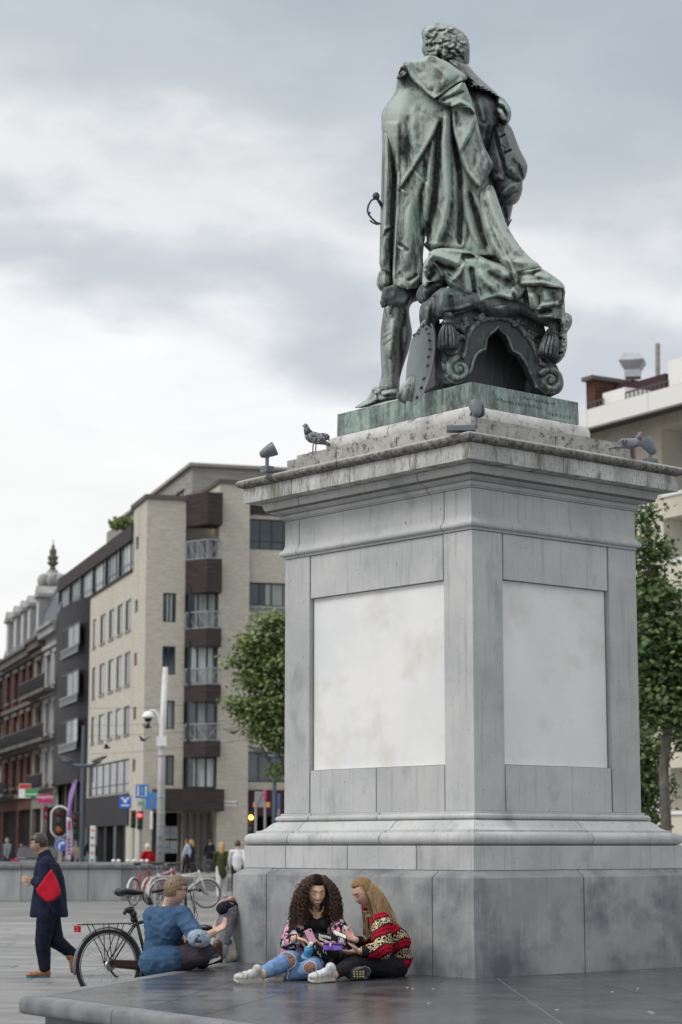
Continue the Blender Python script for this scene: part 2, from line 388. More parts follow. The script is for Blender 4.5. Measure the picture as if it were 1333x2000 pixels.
# rounded nosing stones along the edge
prof = [(.0+.16,.385),(.03,.385),(.012,.392),(.002,.405),(0,.425),(0,.455),(.004,.478),(.014,.492),(.032,.5),(.16,.5)]
for i in range(len(OUT)):
    a, b_ = OUT[i], OUT[(i+1) % len(OUT)]; Ln = (b_-a).length; k = max(1, round(Ln/1.45))
    dd = (b_-a).normalized(); nn = Vector((-dd.y, dd.x, 0)); nn = nn if nn.dot(cen-a) > 0 else -nn
    ia, ib = inset(OUT, .16)[i], inset(OUT, .16)[(i+1) % len(OUT)]
    for j in range(k):
        s0, s1 = j/k, (j+1)/k; q = MB(); vs = []
        for s_, e_ in ((s0, .004), (s1, -.004)):
            for o_, z in prof:
                base = (a+(b_-a)*s_)*(1-o_/.16)+(ia+(ib-ia)*s_)*(o_/.16); p = base+dd*e_; vs.append((p.x, p.y, z))
        n = len(prof); q.add(vs, [tuple(range(n)), tuple(range(n, 2*n))[::-1]]+[(i_, i_+n, (i_+1) % n+n, (i_+1) % n) for i_ in range(n)])
        q.build('nosing_stone', M_NOSE, plat, angle=.6)
# deck slabs cut by the joints seen in the photograph
def split(poly, a, d_):
    nrm = Vector((d_.y, -d_.x, 0)); Lf, Rt = [], []
    for i in range(len(poly)):
        p, q_ = poly[i], poly[(i+1) % len(poly)]; sp, sq = (p-a).dot(nrm), (q_-a).dot(nrm)
        (Rt if sp > 0 else Lf).append(p)
        if sp*sq < 0: x = p+(q_-p)*(sp/(sp-sq)); Lf.append(x); Rt.append(x)
    return Lf, Rt
rem = inset(OUT, .165)
joints = [((201,1998),(464,1914)), ((387,1986),(560,1938)), ((613,1997),(884,1912)), ((1100,2000),(970,1910)), ((1333,1960),(1085,1902)), ((1333,1908),(1265,1892))]
pieces = []
for pa, pb in joints:
    a, b_ = G(*pa, ZP), G(*pb, ZP); Lf, rem = split(rem, a, (b_-a).normalized()); pieces.append(Lf)
pieces.append(rem)
fin = []
for k, pc in enumerate(pieces):
    if len(pc) < 3: continue
    fin.append(pc)
for pc in fin:
    c_ = sum(pc, Vector())/len(pc); n = len(pc)
    sh = []
    for i in range(n):
        a, b_, c2 = pc[i-1], pc[i], pc[(i+1) % n]
        e1, e2 = (b_-a).normalized(), (c2-b_).normalized(); n1_ = Vector((-e1.y,e1.x,0)); n2_ = Vector((-e2.y,e2.x,0))
        if n1_.dot(c_-b_) < 0: n1_ = -n1_
        if n2_.dot(c_-b_) < 0: n2_ = -n2_
        m_ = (n1_+n2_).normalized(); sh.append(b_+m_*(.006/max(.35, m_.dot(n1_))))
    q = MB(); q.prism([Vector((v.x,v.y,.45)) for v in sh], (0,0,.05)); q.build('deck_slab', M_PLAT, plat)
# ================================================================ pedestal
PHI = math.radians(40.04); DL = Vector((-math.sin(PHI), math.cos(PHI), 0)); DR = Vector((math.cos(PHI), math.sin(PHI), 0))
C0 = Vector((1.0584, 16.687, 0)); SL, SR = 2.424, 1.955
PC = C0+DL*SL/2+DR*SR/2
ped = empty('statue_pedestal', PC+Vector((0,0,ZP)), 'tall grey bluestone pedestal with white marble panels under the bronze statue', 'pedestal')
# perimeter parameter s: 0 at far-left corner -> SL at near corner -> SL+SR at far-right corner -> back round
CORN = [C0+DL*SL, C0, C0+DR*SR, C0+DL*SL+DR*SR]
SS = [0, SL, SL+SR, 2*SL+SR, 2*SL+2*SR]
NRM = [-DR, -DL, DR, DL]
def sect(s, prof, inset_=0.0):
    """profile points at perimeter position s (mitred at corners)"""
    for i in range(4):
        if abs(s-SS[i]) < 1e-6 or (i == 0 and abs(s-SS[4]) < 1e-6):
            n_ = NRM[i]+NRM[i-1]; return [CORN[i]+n_*(o-inset_)+Vector((0,0,z+CAMZ)) for o, z in prof]
    for i in range(4):
        if SS[i] < s < SS[i+1]:
            d_ = (CORN[(i+1) % 4]-CORN[i]).normalized()
            return [CORN[i]+d_*(s-SS[i])+NRM[i]*(o-inset_)+Vector((0,0,z+CAMZ)) for o, z in prof]
def block(prof, s0, s1, m, name='stone_block', gap=.0045, smooth=.7, flat0=False, flat1=False, deep=.12):
    """closed stone swept round the pedestal from s0 to s1, chamfered at its ends"""
    prof = [(prof[0][0]-0, prof[0][1])]+prof[1:]
    zin = [(-deep, prof[-1][1]), (-deep, prof[0][1])]
    full = prof+zin; st = []
    mids = [x for x in SS if s0+.001 < x < s1-.001]
    c0 = any(abs(s0-x) < 1e-6 for x in SS); c1 = any(abs(s1-x) < 1e-6 for x in SS)
    if c0: st.append((s0, 0))
    else: st.append((s0+gap, .004)); st.append((s0+gap+.004, 0))
    for x in mids: st.append((x, 0))
    if c1: st.append((s1, 0))
    else: st.append((s1-gap-.004, 0)); st.append((s1-gap, .004))
    vs = []; fdir = None
    for i in range(4):
        if SS[i]-1e-6 <= s0 and s1 <= SS[i+1]+1e-6: fdir = (CORN[(i+1) % 4]-CORN[i]).normalized()
    for q_, (s_, i_) in enumerate(st):
        a = sect(s_, prof, i_)+sect(s_, zin, 0)
        if fdir is not None and q_ == 0 and c0: a = [p_+fdir*.0012 for p_ in a]
        if fdir is not None and q_ == len(st)-1 and c1: a = [p_-fdir*.0012 for p_ in a]
        vs += a
    n = len(full); k = len(st)
    fs = [tuple(range(n))[::-1], tuple((k-1)*n+i for i in range(n))]
    for j in range(k-1):
        for i in range(n): fs.append((j*n+i, j*n+(i+1) % n, (j+1)*n+(i+1) % n, (j+1)*n+i))
    q = MB(); q.add(vs, fs); return q.build(name, m, ped, angle=smooth)
def course(prof, cuts, m, name='stone_block', **kw):
    """cuts: sorted perimeter joints; blocks between consecutive cuts, wrapping the last to the back"""
    for a, b_ in zip(cuts[:-1], cuts[1:]): block(prof, a, b_, m, name, **kw)
back = [SL+SR, SL+SR+SL*.5, 2*SL+SR, 2*SL+2*SR]
def hcore(z0, z1, off, m=None):
    o = CORN; n_ = [NRM[0]+NRM[3], NRM[1]+NRM[0], NRM[2]+NRM[1], NRM[3]+NRM[2]]
    q = MB(); q.prism([o[i]+n_[i]*off+Vector((0,0,z0+CAMZ)) for i in range(4)], (0,0,z1-z0)); q.build('core', m or M_JOINT, ped)
e = .0025
# lower plinth with weathered slope; near-left joint at u~892
hcore(-1.0, -.262, .305); hcore(-.262, 0, .232); hcore(0, .27, -.004); hcore(.27, 2.53, -.055, M_RECESS); hcore(2.5, 3.0, -.014); hcore(2.95, 3.2, .13); hcore(3.2, 3.46, -.08)
course([(.318,-1.0),(.318,-.2535),(.314,-.2485),(.246,-.196)], [0, .16, SL-.16, SL, SL+.9, SL+SR]+back[1:], M_PLINTH)
course([(.2454,-.194+e),(.2454,-.003)], [0, .33, 1.15, SL-.42, SL, SL+SR]+back[1:], M_DIE)
tor = [(.2,.0)]+[(.196+.054*math.cos(a), .052+.052*math.sin(a)) for a in np.linspace(-1.45, 1.25, 9)]+[(.176,.1045),(.176,.122),(.150,.1245),(.128,.134),(.108,.150),(.090,.170),(.070,.188),(.052,.198),(.034,.2025)]
course(tor, [0, .35, 1.55, SL, SL+1.1, SL+SR]+back[1:], M_DIE)
ro = [(.03,.2045)]+[(.030+.027*math.cos(a), .228+.022*math.sin(a)) for a in np.linspace(-1.4, 1.3, 7)]+[(.022,.252),(.022,.268),(.014,.272)]
course(ro, [0, .4, 1.3, SL, SL+SR]+back[1:], M_DIE)
# die: corner piers, sunk marble panels, lintel and sill stones
PW = .346; zb, zt = .2745, 2.522
for s0, s1 in ((SL-PW, SL+PW), (SL+SR-PW, SL+SR+PW), (2*SL+SR-PW, 2*SL+SR+PW)): block([(0,zb),(0,zt)], s0, s1, M_DIE, 'corner_pier')
q = MB()
block([(0,zb),(0,zt)], 2*SL+2*SR-PW, 2*SL+2*SR-.0001, M_DIE, 'corner_pier', gap=.0001); block([(0,zb),(0,zt)], .0001, PW, M_DIE, 'corner_pier', gap=.0001)
for i, S_ in enumerate((SL, SR, SL, SR)):
    a, b_ = SS[i]+PW+.006, SS[i+1]-PW-.006
    block([(-.006,2.148),(-.006,zt)], a, b_, M_DIE, 'lintel_stone', deep=.1)
    if i == 0:
        c_ = a+(b_-a)*.51; block([(-.006,zb),(-.006,.641)], a, c_, M_DIE, 'sill_stone', deep=.1); block([(-.006,zb),(-.006,.641)], c_, b_, M_DIE, 'sill_stone', deep=.1)
    else: block([(-.006,zb),(-.006,.641)], a, b_, M_DIE, 'sill_stone', deep=.1)
    block([(-.042,.646),(-.042,2.143)], a+.004, b_-.004, M_MARB, 'marble_panel', deep=.09)
# entablature
arc = [(.006,2.527),(.010,2.529),(.010,2.548),(.018,2.549)]+[(.019+.022*math.cos(a), 2.574+.025*math.sin(a)) for a in np.linspace(-1.4, 1.2, 7)]+[(.018,2.606),(.008,2.624),(.002,2.645),(0,2.665),(0,2.868)]
course(arc, [0, .20, SL-.33, SL, SL+SR]+back[1:], M_DIE, 'frieze_stone', smooth=.6)
cor = [(.004,2.872),(.012,2.874),(.012,2.885)]+[(.014+.024*math.cos(a), 2.905+.022*math.sin(a)) for a in np.linspace(-1.3, 1.3, 6)]+[(.050,2.930),(.062,2.935)]
cor += [(.062+.082*math.sin(a)**1.0*1.0, 3.005-.068*math.cos(a)) for a in np.linspace(.12, 1.45, 8)]+[(.146,3.010),(.146,3.034)]
course(cor, [0, .36, SL-.50, SL, SL+SR]+back[1:], M_DIE, 'cornice_stone', smooth=.6)
course([(.10,3.036),(.268,3.041),(.268,3.172)], [0, .42, SL*.5, SL-.45, SL+.8, SL+SR]+back[1:], M_CORN, 'fascia_stone', deep=-.09)
rr = [(.262,3.1745),(.279,3.178)]+[(.288+.034*math.cos(a), 3.218+.034*math.sin(a)) for a in np.linspace(-1.2, 1.35, 9)]+[(.28,3.255),(.12,3.275),(-.02,3.285)]
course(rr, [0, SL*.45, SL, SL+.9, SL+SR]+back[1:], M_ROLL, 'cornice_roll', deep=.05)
course([(-.010,3.27),(-.010,3.428)], [0, .7, 1.5, SL, SL+1.0, SL+SR]+back[1:], M_LICH, 'step_stone', deep=.3)
course([(-.072,3.4305),(-.072,3.475)], [0, .9, SL, SL+SR]+back[1:], M_LICH, 'step_stone', deep=.3)
tr = [(-.31,3.478)]+[(-.312+.052*math.cos(a), 3.557+.078*math.sin(a)) for a in np.linspace(-1.5, 1.45, 11)]+[(-.34,3.648)]
course(tr, [0, 1.1, SL, SL+SR]+back[1:], M_WASH, 'base_roll', deep=.5)
hcore(3.3, 3.6, -.38)
# ================================================================ bronze statue
def bronze(name, lo=(.040,.046,.046), md=(.165,.19,.18), hi=(.37,.425,.39), verd=(.28,.43,.37), bias=0.0, rough=.5):
    m = bpy.data.materials.new(name); m.use_nodes = True; t = m.node_tree; b = t.nodes['Principled BSDF']; l = t.links
    b.inputs['Roughness'].default_value = rough; b.inputs['Metallic'].default_value = .15
    tcn = N(t, 'ShaderNodeTexCoord'); at = N(t, 'ShaderNodeAttribute'); at.attribute_name = 'patina_shade'
    def nz(sc, st, det=6, off=0.0):
        mp = N(t, 'ShaderNodeMapping'); mp.inputs['Scale'].default_value = st; mp.inputs['Location'].default_value = (off,)*3; l.new(tcn.outputs['Object'], mp.inputs[0])
        n = N(t, 'ShaderNodeTexNoise'); n.inputs['Scale'].default_value = sc; n.inputs['Detail'].default_value = det; n.inputs['Roughness'].default_value = .65
        l.new(mp.outputs[0], n.inputs[0]); return n.outputs[0]
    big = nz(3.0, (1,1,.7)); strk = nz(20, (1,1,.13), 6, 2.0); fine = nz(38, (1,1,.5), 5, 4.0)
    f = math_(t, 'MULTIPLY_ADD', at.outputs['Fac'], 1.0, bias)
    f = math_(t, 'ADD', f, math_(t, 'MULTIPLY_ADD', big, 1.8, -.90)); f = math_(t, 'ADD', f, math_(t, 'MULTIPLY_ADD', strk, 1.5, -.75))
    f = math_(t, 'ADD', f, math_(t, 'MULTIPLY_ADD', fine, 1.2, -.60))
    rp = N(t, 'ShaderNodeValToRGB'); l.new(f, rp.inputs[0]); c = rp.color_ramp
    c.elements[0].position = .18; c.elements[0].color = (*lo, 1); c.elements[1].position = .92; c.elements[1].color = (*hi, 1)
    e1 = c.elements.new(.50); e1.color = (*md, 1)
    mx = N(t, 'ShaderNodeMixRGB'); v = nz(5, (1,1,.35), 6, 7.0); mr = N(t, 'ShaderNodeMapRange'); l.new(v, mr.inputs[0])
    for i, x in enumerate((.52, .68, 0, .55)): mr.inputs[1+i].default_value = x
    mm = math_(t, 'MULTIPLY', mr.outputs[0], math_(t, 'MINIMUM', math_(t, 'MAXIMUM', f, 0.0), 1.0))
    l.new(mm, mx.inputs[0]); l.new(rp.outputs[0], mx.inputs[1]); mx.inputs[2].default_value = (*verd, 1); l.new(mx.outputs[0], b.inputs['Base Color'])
    rr_ = N(t, 'ShaderNodeMapRange'); l.new(f, rr_.inputs[0])
    for i, x in enumerate((.2, .9, rough-.12, rough+.25)): rr_.inputs[1+i].default_value = x
    l.new(rr_.outputs[0], b.inputs['Roughness'])
    bp = N(t, 'ShaderNodeBump'); bp.inputs['Distance'].default_value = .006; bp.inputs['Strength'].default_value = .8
    l.new(math_(t, 'MULTIPLY_ADD', fine, .5, strk), bp.inputs['Height']); l.new(bp.outputs[0], b.inputs['Normal'])
    return m
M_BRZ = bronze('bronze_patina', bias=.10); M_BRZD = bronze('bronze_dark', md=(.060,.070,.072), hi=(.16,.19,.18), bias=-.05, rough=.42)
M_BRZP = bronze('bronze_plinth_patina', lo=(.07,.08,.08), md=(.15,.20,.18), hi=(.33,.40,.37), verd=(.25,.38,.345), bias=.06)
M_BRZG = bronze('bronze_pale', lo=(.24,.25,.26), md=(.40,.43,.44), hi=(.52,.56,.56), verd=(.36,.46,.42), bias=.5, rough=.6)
def seglist(pl): p = np.array(pl, float); return p[:-1], p[1:]
def pdist(P, pl):
    """distance, signed side and position along a polyline for points P (n,2)"""
    A_, B_ = seglist(pl); best = np.full(len(P), 1e9); sg = np.zeros(len(P)); tt = np.zeros(len(P)); m = len(A_)
    Ls = np.linalg.norm(B_-A_, axis=1); cum = np.concatenate([[0], np.cumsum(Ls)]); tot = cum[-1]
    for i in range(m):
        d = B_[i]-A_[i]; w = P-A_[i]; t = np.clip((w@d)/(d@d), 0, 1); q = w-t[:, None]*d; r = np.hypot(q[:,0], q[:,1])
        c = d[0]*w[:,1]-d[1]*w[:,0]; k = r < best
        best[k] = r[k]; sg[k] = np.sign(c[k]); tt[k] = (cum[i]+t[k]*Ls[i])/tot
    return best, sg, tt
def folds(P, fl):
    """relief in metres towards the viewer; fl items: (kind, amp, width px, polyline[, taper])"""
    h = np.zeros(len(P))
    for it in fl:
        k, amp, w, pl = it[:4]; tp = it[4] if len(it) > 4 else .18
        d, s, t = pdist(P, pl)
        end = np.clip(np.minimum(t, 1-t)/tp, 0, 1) if tp > 0 else 1.0
        if tp < 0: end = np.clip((1-t)/-tp, 0, 1)
        end = end**.7 if tp else 1.0
        we = w*(.25+.75*end) if tp else w
        if k == 'r': h += amp*end*np.exp(-(d/we)**2)
        elif k == 'v': h -= .8*amp*end*np.exp(-(d/we)**2)
        elif k == 'c': h += amp*end*np.exp(-d/w)
        elif k == 's': h += amp*end*np.where(s > 0, np.exp(-(d/w)**1.2), np.exp(-(d/(w*.13))**2))   # raised on the right-hand side (image) of the line
        elif k == 'b': h += amp*np.exp(-(d/w)**2)
    return h
def sect_rows(poly, v, ax):
    """min & max crossing of polygon with the line (ax coordinate)=v"""
    xs = []; n = len(poly)
    for i in range(n):
        a, b_ = poly[i], poly[(i+1) % n]
        va, vb = a[ax], b_[ax]
        if (va-v)*(vb-v) <= 0 and va != vb: xs.append(a[1-ax]+(b_[1-ax]-a[1-ax])*(v-va)/(vb-va))
        elif va == vb == v: xs += [a[1-ax], b_[1-ax]]
    return (min(xs), max(xs)) if xs else None
def smooth_poly(poly, it=1, corner=()):
    for _ in range(it):
        r = []; n = len(poly)
        for i in range(n):
            a, b_ = poly[i], poly[(i+1) % n]; r.append((a[0]*.75+b_[0]*.25, a[1]*.75+b_[1]*.25)); r.append((a[0]*.25+b_[0]*.75, a[1]*.25+b_[1]*.75))
        poly = r
    return poly
def relief(name, poly, Y0, bulge, back, fl, parent, m, axis='row', step=2.2, pw=.6, patina_shade=0.0, wk=9.0, nz=(.006,.02), seed=0.0, sm=1, tilt=None, nback=14, curv=None, rf=None, crisp=1.0, rfv=0):
    """a cast solid: outline polygon in view, own depth Y0 (number or f(u,v)), rounded front with folds and a rounded back"""
    if sm: poly = smooth_poly(poly, sm)
    ax = 1 if axis == 'row' else 0
    lo = min(p[ax] for p in poly); hi = max(p[ax] for p in poly); nr_ = max(4, int((hi-lo)/step)); rows = np.linspace(lo+.05, hi-.05, nr_)
    iv = [sect_rows(poly, v, ax) for v in rows]; wmax = max(b_-a for a, b_ in iv); nc = max(8, int(wmax/step))
    aa = np.linspace(0, math.pi, nc); prm = .5-.5*np.cos(aa*1.0); prm = .55*prm+.45*np.linspace(0, 1, nc)
    U = np.zeros((nr_, nc)); V = np.zeros((nr_, nc)); B = np.zeros((nr_, nc))
    for i, (v, (a, b_)) in enumerate(zip(rows, iv)):
        x = a+(b_-a)*prm; sh = np.maximum(0, 1-(2*prm-1)**2)**pw
        sc_ = min(1.0, .35+.65*(b_-a)/wmax) if curv is None else 1.0
        (U if ax == 1 else V)[i] = x; (V if ax == 1 else U)[i] = v; B[i] = sh*bulge*sc_
    P = np.stack([U.ravel(), V.ravel()], 1); h = folds(P, fl)
    edge = np.tile(np.minimum(1, np.minimum(prm, 1-prm)*14), nr_); h = h*edge
    yy = np.array([Y0(u, v) for u, v in P]) if callable(Y0) else np.full(len(P), Y0)
    nzv = np.array([mnoise.noise(Vector((u*nz[1], v*nz[1]*.6, seed)))*nz[0]+mnoise.noise(Vector((u*nz[1]*3.5, v*nz[1]*1.7, seed+5)))*nz[0]*.4 for u, v in P])*edge
    if rf:
        ra, fu, fv = rf
        rv = np.array([1-abs(mnoise.noise(Vector((u*fu+mnoise.noise(Vector((u*.01,v*.02,seed)))*1.2, v*fv, seed+9))))*3.2 for u, v in P]); rv = np.clip(rv, 0, 1)**1.5
        r2 = np.array([1-abs(mnoise.noise(Vector((u*fu*2.3+v*.02, v*fv*2.5, seed+19))))*3.0 for u, v in P]); r2 = np.clip(r2, 0, 1)**2
        fade = np.clip((P[:,1]-rfv)/90, 0, 1) if rfv else 1.0; h = h+(rv*ra+r2*ra*.25)*edge*fade
    H2 = h.reshape(nr_, nc)+nzv.reshape(nr_, nc); Hp = np.pad(H2, 2, mode='edge')
    lap = (Hp[:-4,2:-2]+Hp[4:,2:-2]+Hp[2:-2,:-4]+Hp[2:-2,4:])/4-H2
    for _ in range(1): lp = np.pad(lap, 1, mode='edge'); lap = (lp[:-2,1:-1]+lp[2:,1:-1]+lp[1:-1,:-2]+lp[1:-1,2:]+lap*2)/6
    F = yy-B.ravel()-h-nzv
    verts = [W(u, v, y) for (u, v), y in zip(P, F)]
    # back shell shares silhouette
    bp = [(.5-.5*math.cos(math.pi*k/(nback+1))) for k in range(1, nback+1)]
    nb = len(bp)
    for i, (v, (a, b_)) in enumerate(zip(rows, iv)):
        for k in bp:
            x = b_+(a-b_)*k; u_, v_ = (x, v) if ax == 1 else (v, x)
            y_ = (Y0(u_, v_) if callable(Y0) else Y0)+back*math.sin(math.acos(max(-1, min(1, 1-2*k))))
            verts.append(W(u_, v_, y_))
    fs = []; o = nr_*nc
    for i in range(nr_-1):
        for j in range(nc-1): fs.append((i*nc+j, i*nc+j+1, (i+1)*nc+j+1, (i+1)*nc+j))
        r0 = [i*nc+nc-1]+[o+i*nb+k for k in range(nb)]+[i*nc]; r1 = [(i+1)*nc+nc-1]+[o+(i+1)*nb+k for k in range(nb)]+[(i+1)*nc]
        for k in range(len(r0)-1): fs.append((r0[k], r0[k+1], r1[k+1], r1[k]))
    for i in (0, nr_-1):
        loop = [i*nc+j for j in range(nc)]+[o+i*nb+k for k in range(nb)]; fs.append(tuple(loop[::-1] if i else loop))
    me = bpy.data.meshes.new(name); me.from_pydata([tuple(p) for p in verts], [], fs); me.materials.append(m)
    bm = bmesh.new(); bm.from_mesh(me); bmesh.ops.recalc_face_normals(bm, faces=bm.faces)
    for e_ in bm.edges:
        if len(e_.link_faces) == 2 and e_.calc_face_angle(0) > 1.1: e_.smooth = False
    bm.to_mesh(me); bm.free()
    me.polygons.foreach_set('use_smooth', [True]*len(me.polygons))
    at = me.attributes.new('patina_shade', 'FLOAT', 'POINT'); w_ = np.full(len(verts), .35+patina_shade)
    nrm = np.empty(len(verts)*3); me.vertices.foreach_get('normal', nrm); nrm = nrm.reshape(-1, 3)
    # weathered ridges pale; crease shade also put into the colour to sharpen the folds
    w_[:o] = .42+patina_shade+np.clip(h*wk*.45, -.45, .4)+np.clip(-lap.ravel()*38*crisp, -.30, .32); w_ = w_+np.clip(nrm[:, 2], -.6, .8)*.28
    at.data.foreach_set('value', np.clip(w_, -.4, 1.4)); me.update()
    return link(name, me, parent)
def set_patina_shade(o, base=.35, k=.25):
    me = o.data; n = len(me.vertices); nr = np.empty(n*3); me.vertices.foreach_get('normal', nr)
    if 'patina_shade' not in me.attributes: me.attributes.new('patina_shade', 'FLOAT', 'POINT')
    me.attributes['patina_shade'].data.foreach_set('value', base+k*np.clip(nr.reshape(-1, 3)[:, 2], -.8, .9)); return o
YS = 18.25
st = empty('bronze_statue', PC+Vector((0,0,3.849+CAMZ)), 'green weathered bronze statue of a cloaked man seen from behind on the tall pedestal', 'statue')
# bronze plinth
def plw(o, z): return [CORN[i]+(NRM[i]+NRM[i-1])*o+Vector((0,0,z+CAMZ)) for i in range(4)]
q = MB(); a_, b_ = plw(-.330, 3.648), plw(-.333, 3.849); q.add(a_+b_, [(3,2,1,0),(4,5,6,7)]+[(i,(i+1)%4,(i+1)%4+4,i+4) for i in range(4)])
set_patina_shade(q.build('plinth_slab', M_BRZP, st), .5, .0)
ZT = 3.849+CAMZ
# ---- head
cx, cy = 871, 84
curls = []
rg = random.Random(5)
for k in range(40):
    a = rg.uniform(0, 6.28); r = math.sqrt(rg.random()); u = cx+r*46*math.cos(a); v = cy+r*40*math.sin(a)+2
    if v > 118: continue
    rr0 = rg.uniform(5.5, 9.5); th = rg.uniform(0, 6.28)
    arc_ = [(u+rr0*math.cos(th+t_), v+rr0*math.sin(th+t_)) for t_ in np.linspace(0, 4.2, 7)]
    curls.append(('r', .022, 3.4, arc_, .1)); curls.append(('v', .008, 2.2, [(u-.5, v), (u+.5, v)], 0))
    arc2 = [(u+(rr0+4)*math.cos(th+t_+.5), v+(rr0+4)*math.sin(th+t_+.5)) for t_ in np.linspace(0, 2.4, 5)]
    curls.append(('v', .016, 1.9, arc2, .1))
curls += [('r', .06, 7, [(830,92),(827,72),(836,56),(852,50)], .2), ('v', .05, 3, [(838,98),(845,82),(858,88)], .2), ('v', .05, 3.5, [(856,100),(862,118)], .1),
          ('v', .03, 2.5, [(850,62),(870,60),(893,70)], .2), ('v', .04, 3, [(894,100),(905,118)], .2)]
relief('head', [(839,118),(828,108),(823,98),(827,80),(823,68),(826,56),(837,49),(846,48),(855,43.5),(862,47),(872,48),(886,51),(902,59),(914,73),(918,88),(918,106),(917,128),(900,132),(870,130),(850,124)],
       YS-.02, .26, .30, curls, st, M_BRZ, step=1.1, pw=.55, patina_shade=-.12, wk=4.0, nz=(.006,.08), seed=1, crisp=.25)
# ---- doublet (back of the body)
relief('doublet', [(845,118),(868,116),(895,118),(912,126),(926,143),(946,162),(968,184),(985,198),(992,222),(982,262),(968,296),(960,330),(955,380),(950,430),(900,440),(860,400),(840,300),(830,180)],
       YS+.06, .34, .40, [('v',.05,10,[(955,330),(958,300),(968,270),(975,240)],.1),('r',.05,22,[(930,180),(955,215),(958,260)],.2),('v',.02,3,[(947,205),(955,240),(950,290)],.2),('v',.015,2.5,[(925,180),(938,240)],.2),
        ('r',.012,3,[(935,190),(947,240),(944,280)],.2),('b',-.03,3,[(946,240),(947.5,240)])], st, M_BRZD, patina_shade=.02, seed=2)
# ---- lace collar
lc = [('r',.012,2,[(884,133),(912,148),(934,163),(958,182),(975,190)],.1)]
for k in range(30):
    t_ = k/29; u = 905+72*t_+rg.uniform(-3,3); v = 152+36*t_+rg.uniform(-4,8); lc.append(('v', .02, 1.6, [(u,v),(u+.8,v+1)], 0))
relief('lace_collar', [(868,117),(895,117),(915,127),(927,142),(946,160),(964,176),(978,189),(966,187),(962,181),(957,183),(950,176),(944,178),(938,171),(934,178),(927,170),(921,174),(916,166),(909,169),(905,158),(880,140)],
       YS-.10, .26, .22, lc, st, M_BRZ, step=1.3, patina_shade=-.12, sm=0, seed=3)
# ---- right arm: puffed shoulder, slashed sleeve, cuff
relief('shoulder_puff', [(968,188),(982,189),(993,203),(999,215),(999,230),(993,243),(981,243),(971,232),(965,210)], YS-.02, .26, .3,
       [('r',.05,4,[(972,197),(988,205),(996,222)],.2),('v',.05,3,[(968,204),(984,213),(992,232)],.2),('r',.04,4,[(970,212),(980,222),(984,240)],.2),('v',.04,3,[(974,232),(990,240)],.2)], st, M_BRZ, step=1.4, patina_shade=-.05)
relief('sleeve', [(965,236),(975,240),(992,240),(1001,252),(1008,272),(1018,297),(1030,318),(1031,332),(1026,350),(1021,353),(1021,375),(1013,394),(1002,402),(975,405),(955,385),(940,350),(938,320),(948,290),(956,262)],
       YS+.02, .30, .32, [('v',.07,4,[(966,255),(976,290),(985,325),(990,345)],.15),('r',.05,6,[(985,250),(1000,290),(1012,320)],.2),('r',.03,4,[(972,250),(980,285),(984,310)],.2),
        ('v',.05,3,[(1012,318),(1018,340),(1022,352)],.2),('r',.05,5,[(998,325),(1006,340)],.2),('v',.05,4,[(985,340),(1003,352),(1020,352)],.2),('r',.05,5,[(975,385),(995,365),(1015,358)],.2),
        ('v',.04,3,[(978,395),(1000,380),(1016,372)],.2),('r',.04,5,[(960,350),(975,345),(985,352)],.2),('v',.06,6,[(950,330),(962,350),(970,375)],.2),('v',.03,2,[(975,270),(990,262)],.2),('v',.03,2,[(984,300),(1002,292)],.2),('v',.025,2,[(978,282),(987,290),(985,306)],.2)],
       st, M_BRZD, step=1.5, patina_shade=.08, seed=4, rf=(.006,.05,.04))
relief('forearm', [(962,385),(1003,398),(1001,410),(997,428),(993,446),(987,446),(978,425),(968,405)], YS+.0, .16, .2,
       [('r',.03,3,[(975,402),(985,428)],.2),('v',.03,2.5,[(985,402),(990,430)],.2)], st, M_BRZD, step=1.5)
q = MB(); q.tube([W(1000,428,YS-.1), W(988,446,YS-.05), W(980,462,YS)], [.004,.018,.012], 6); set_patina_shade(q.build('glove_cuff', M_BRZ, st), .3)
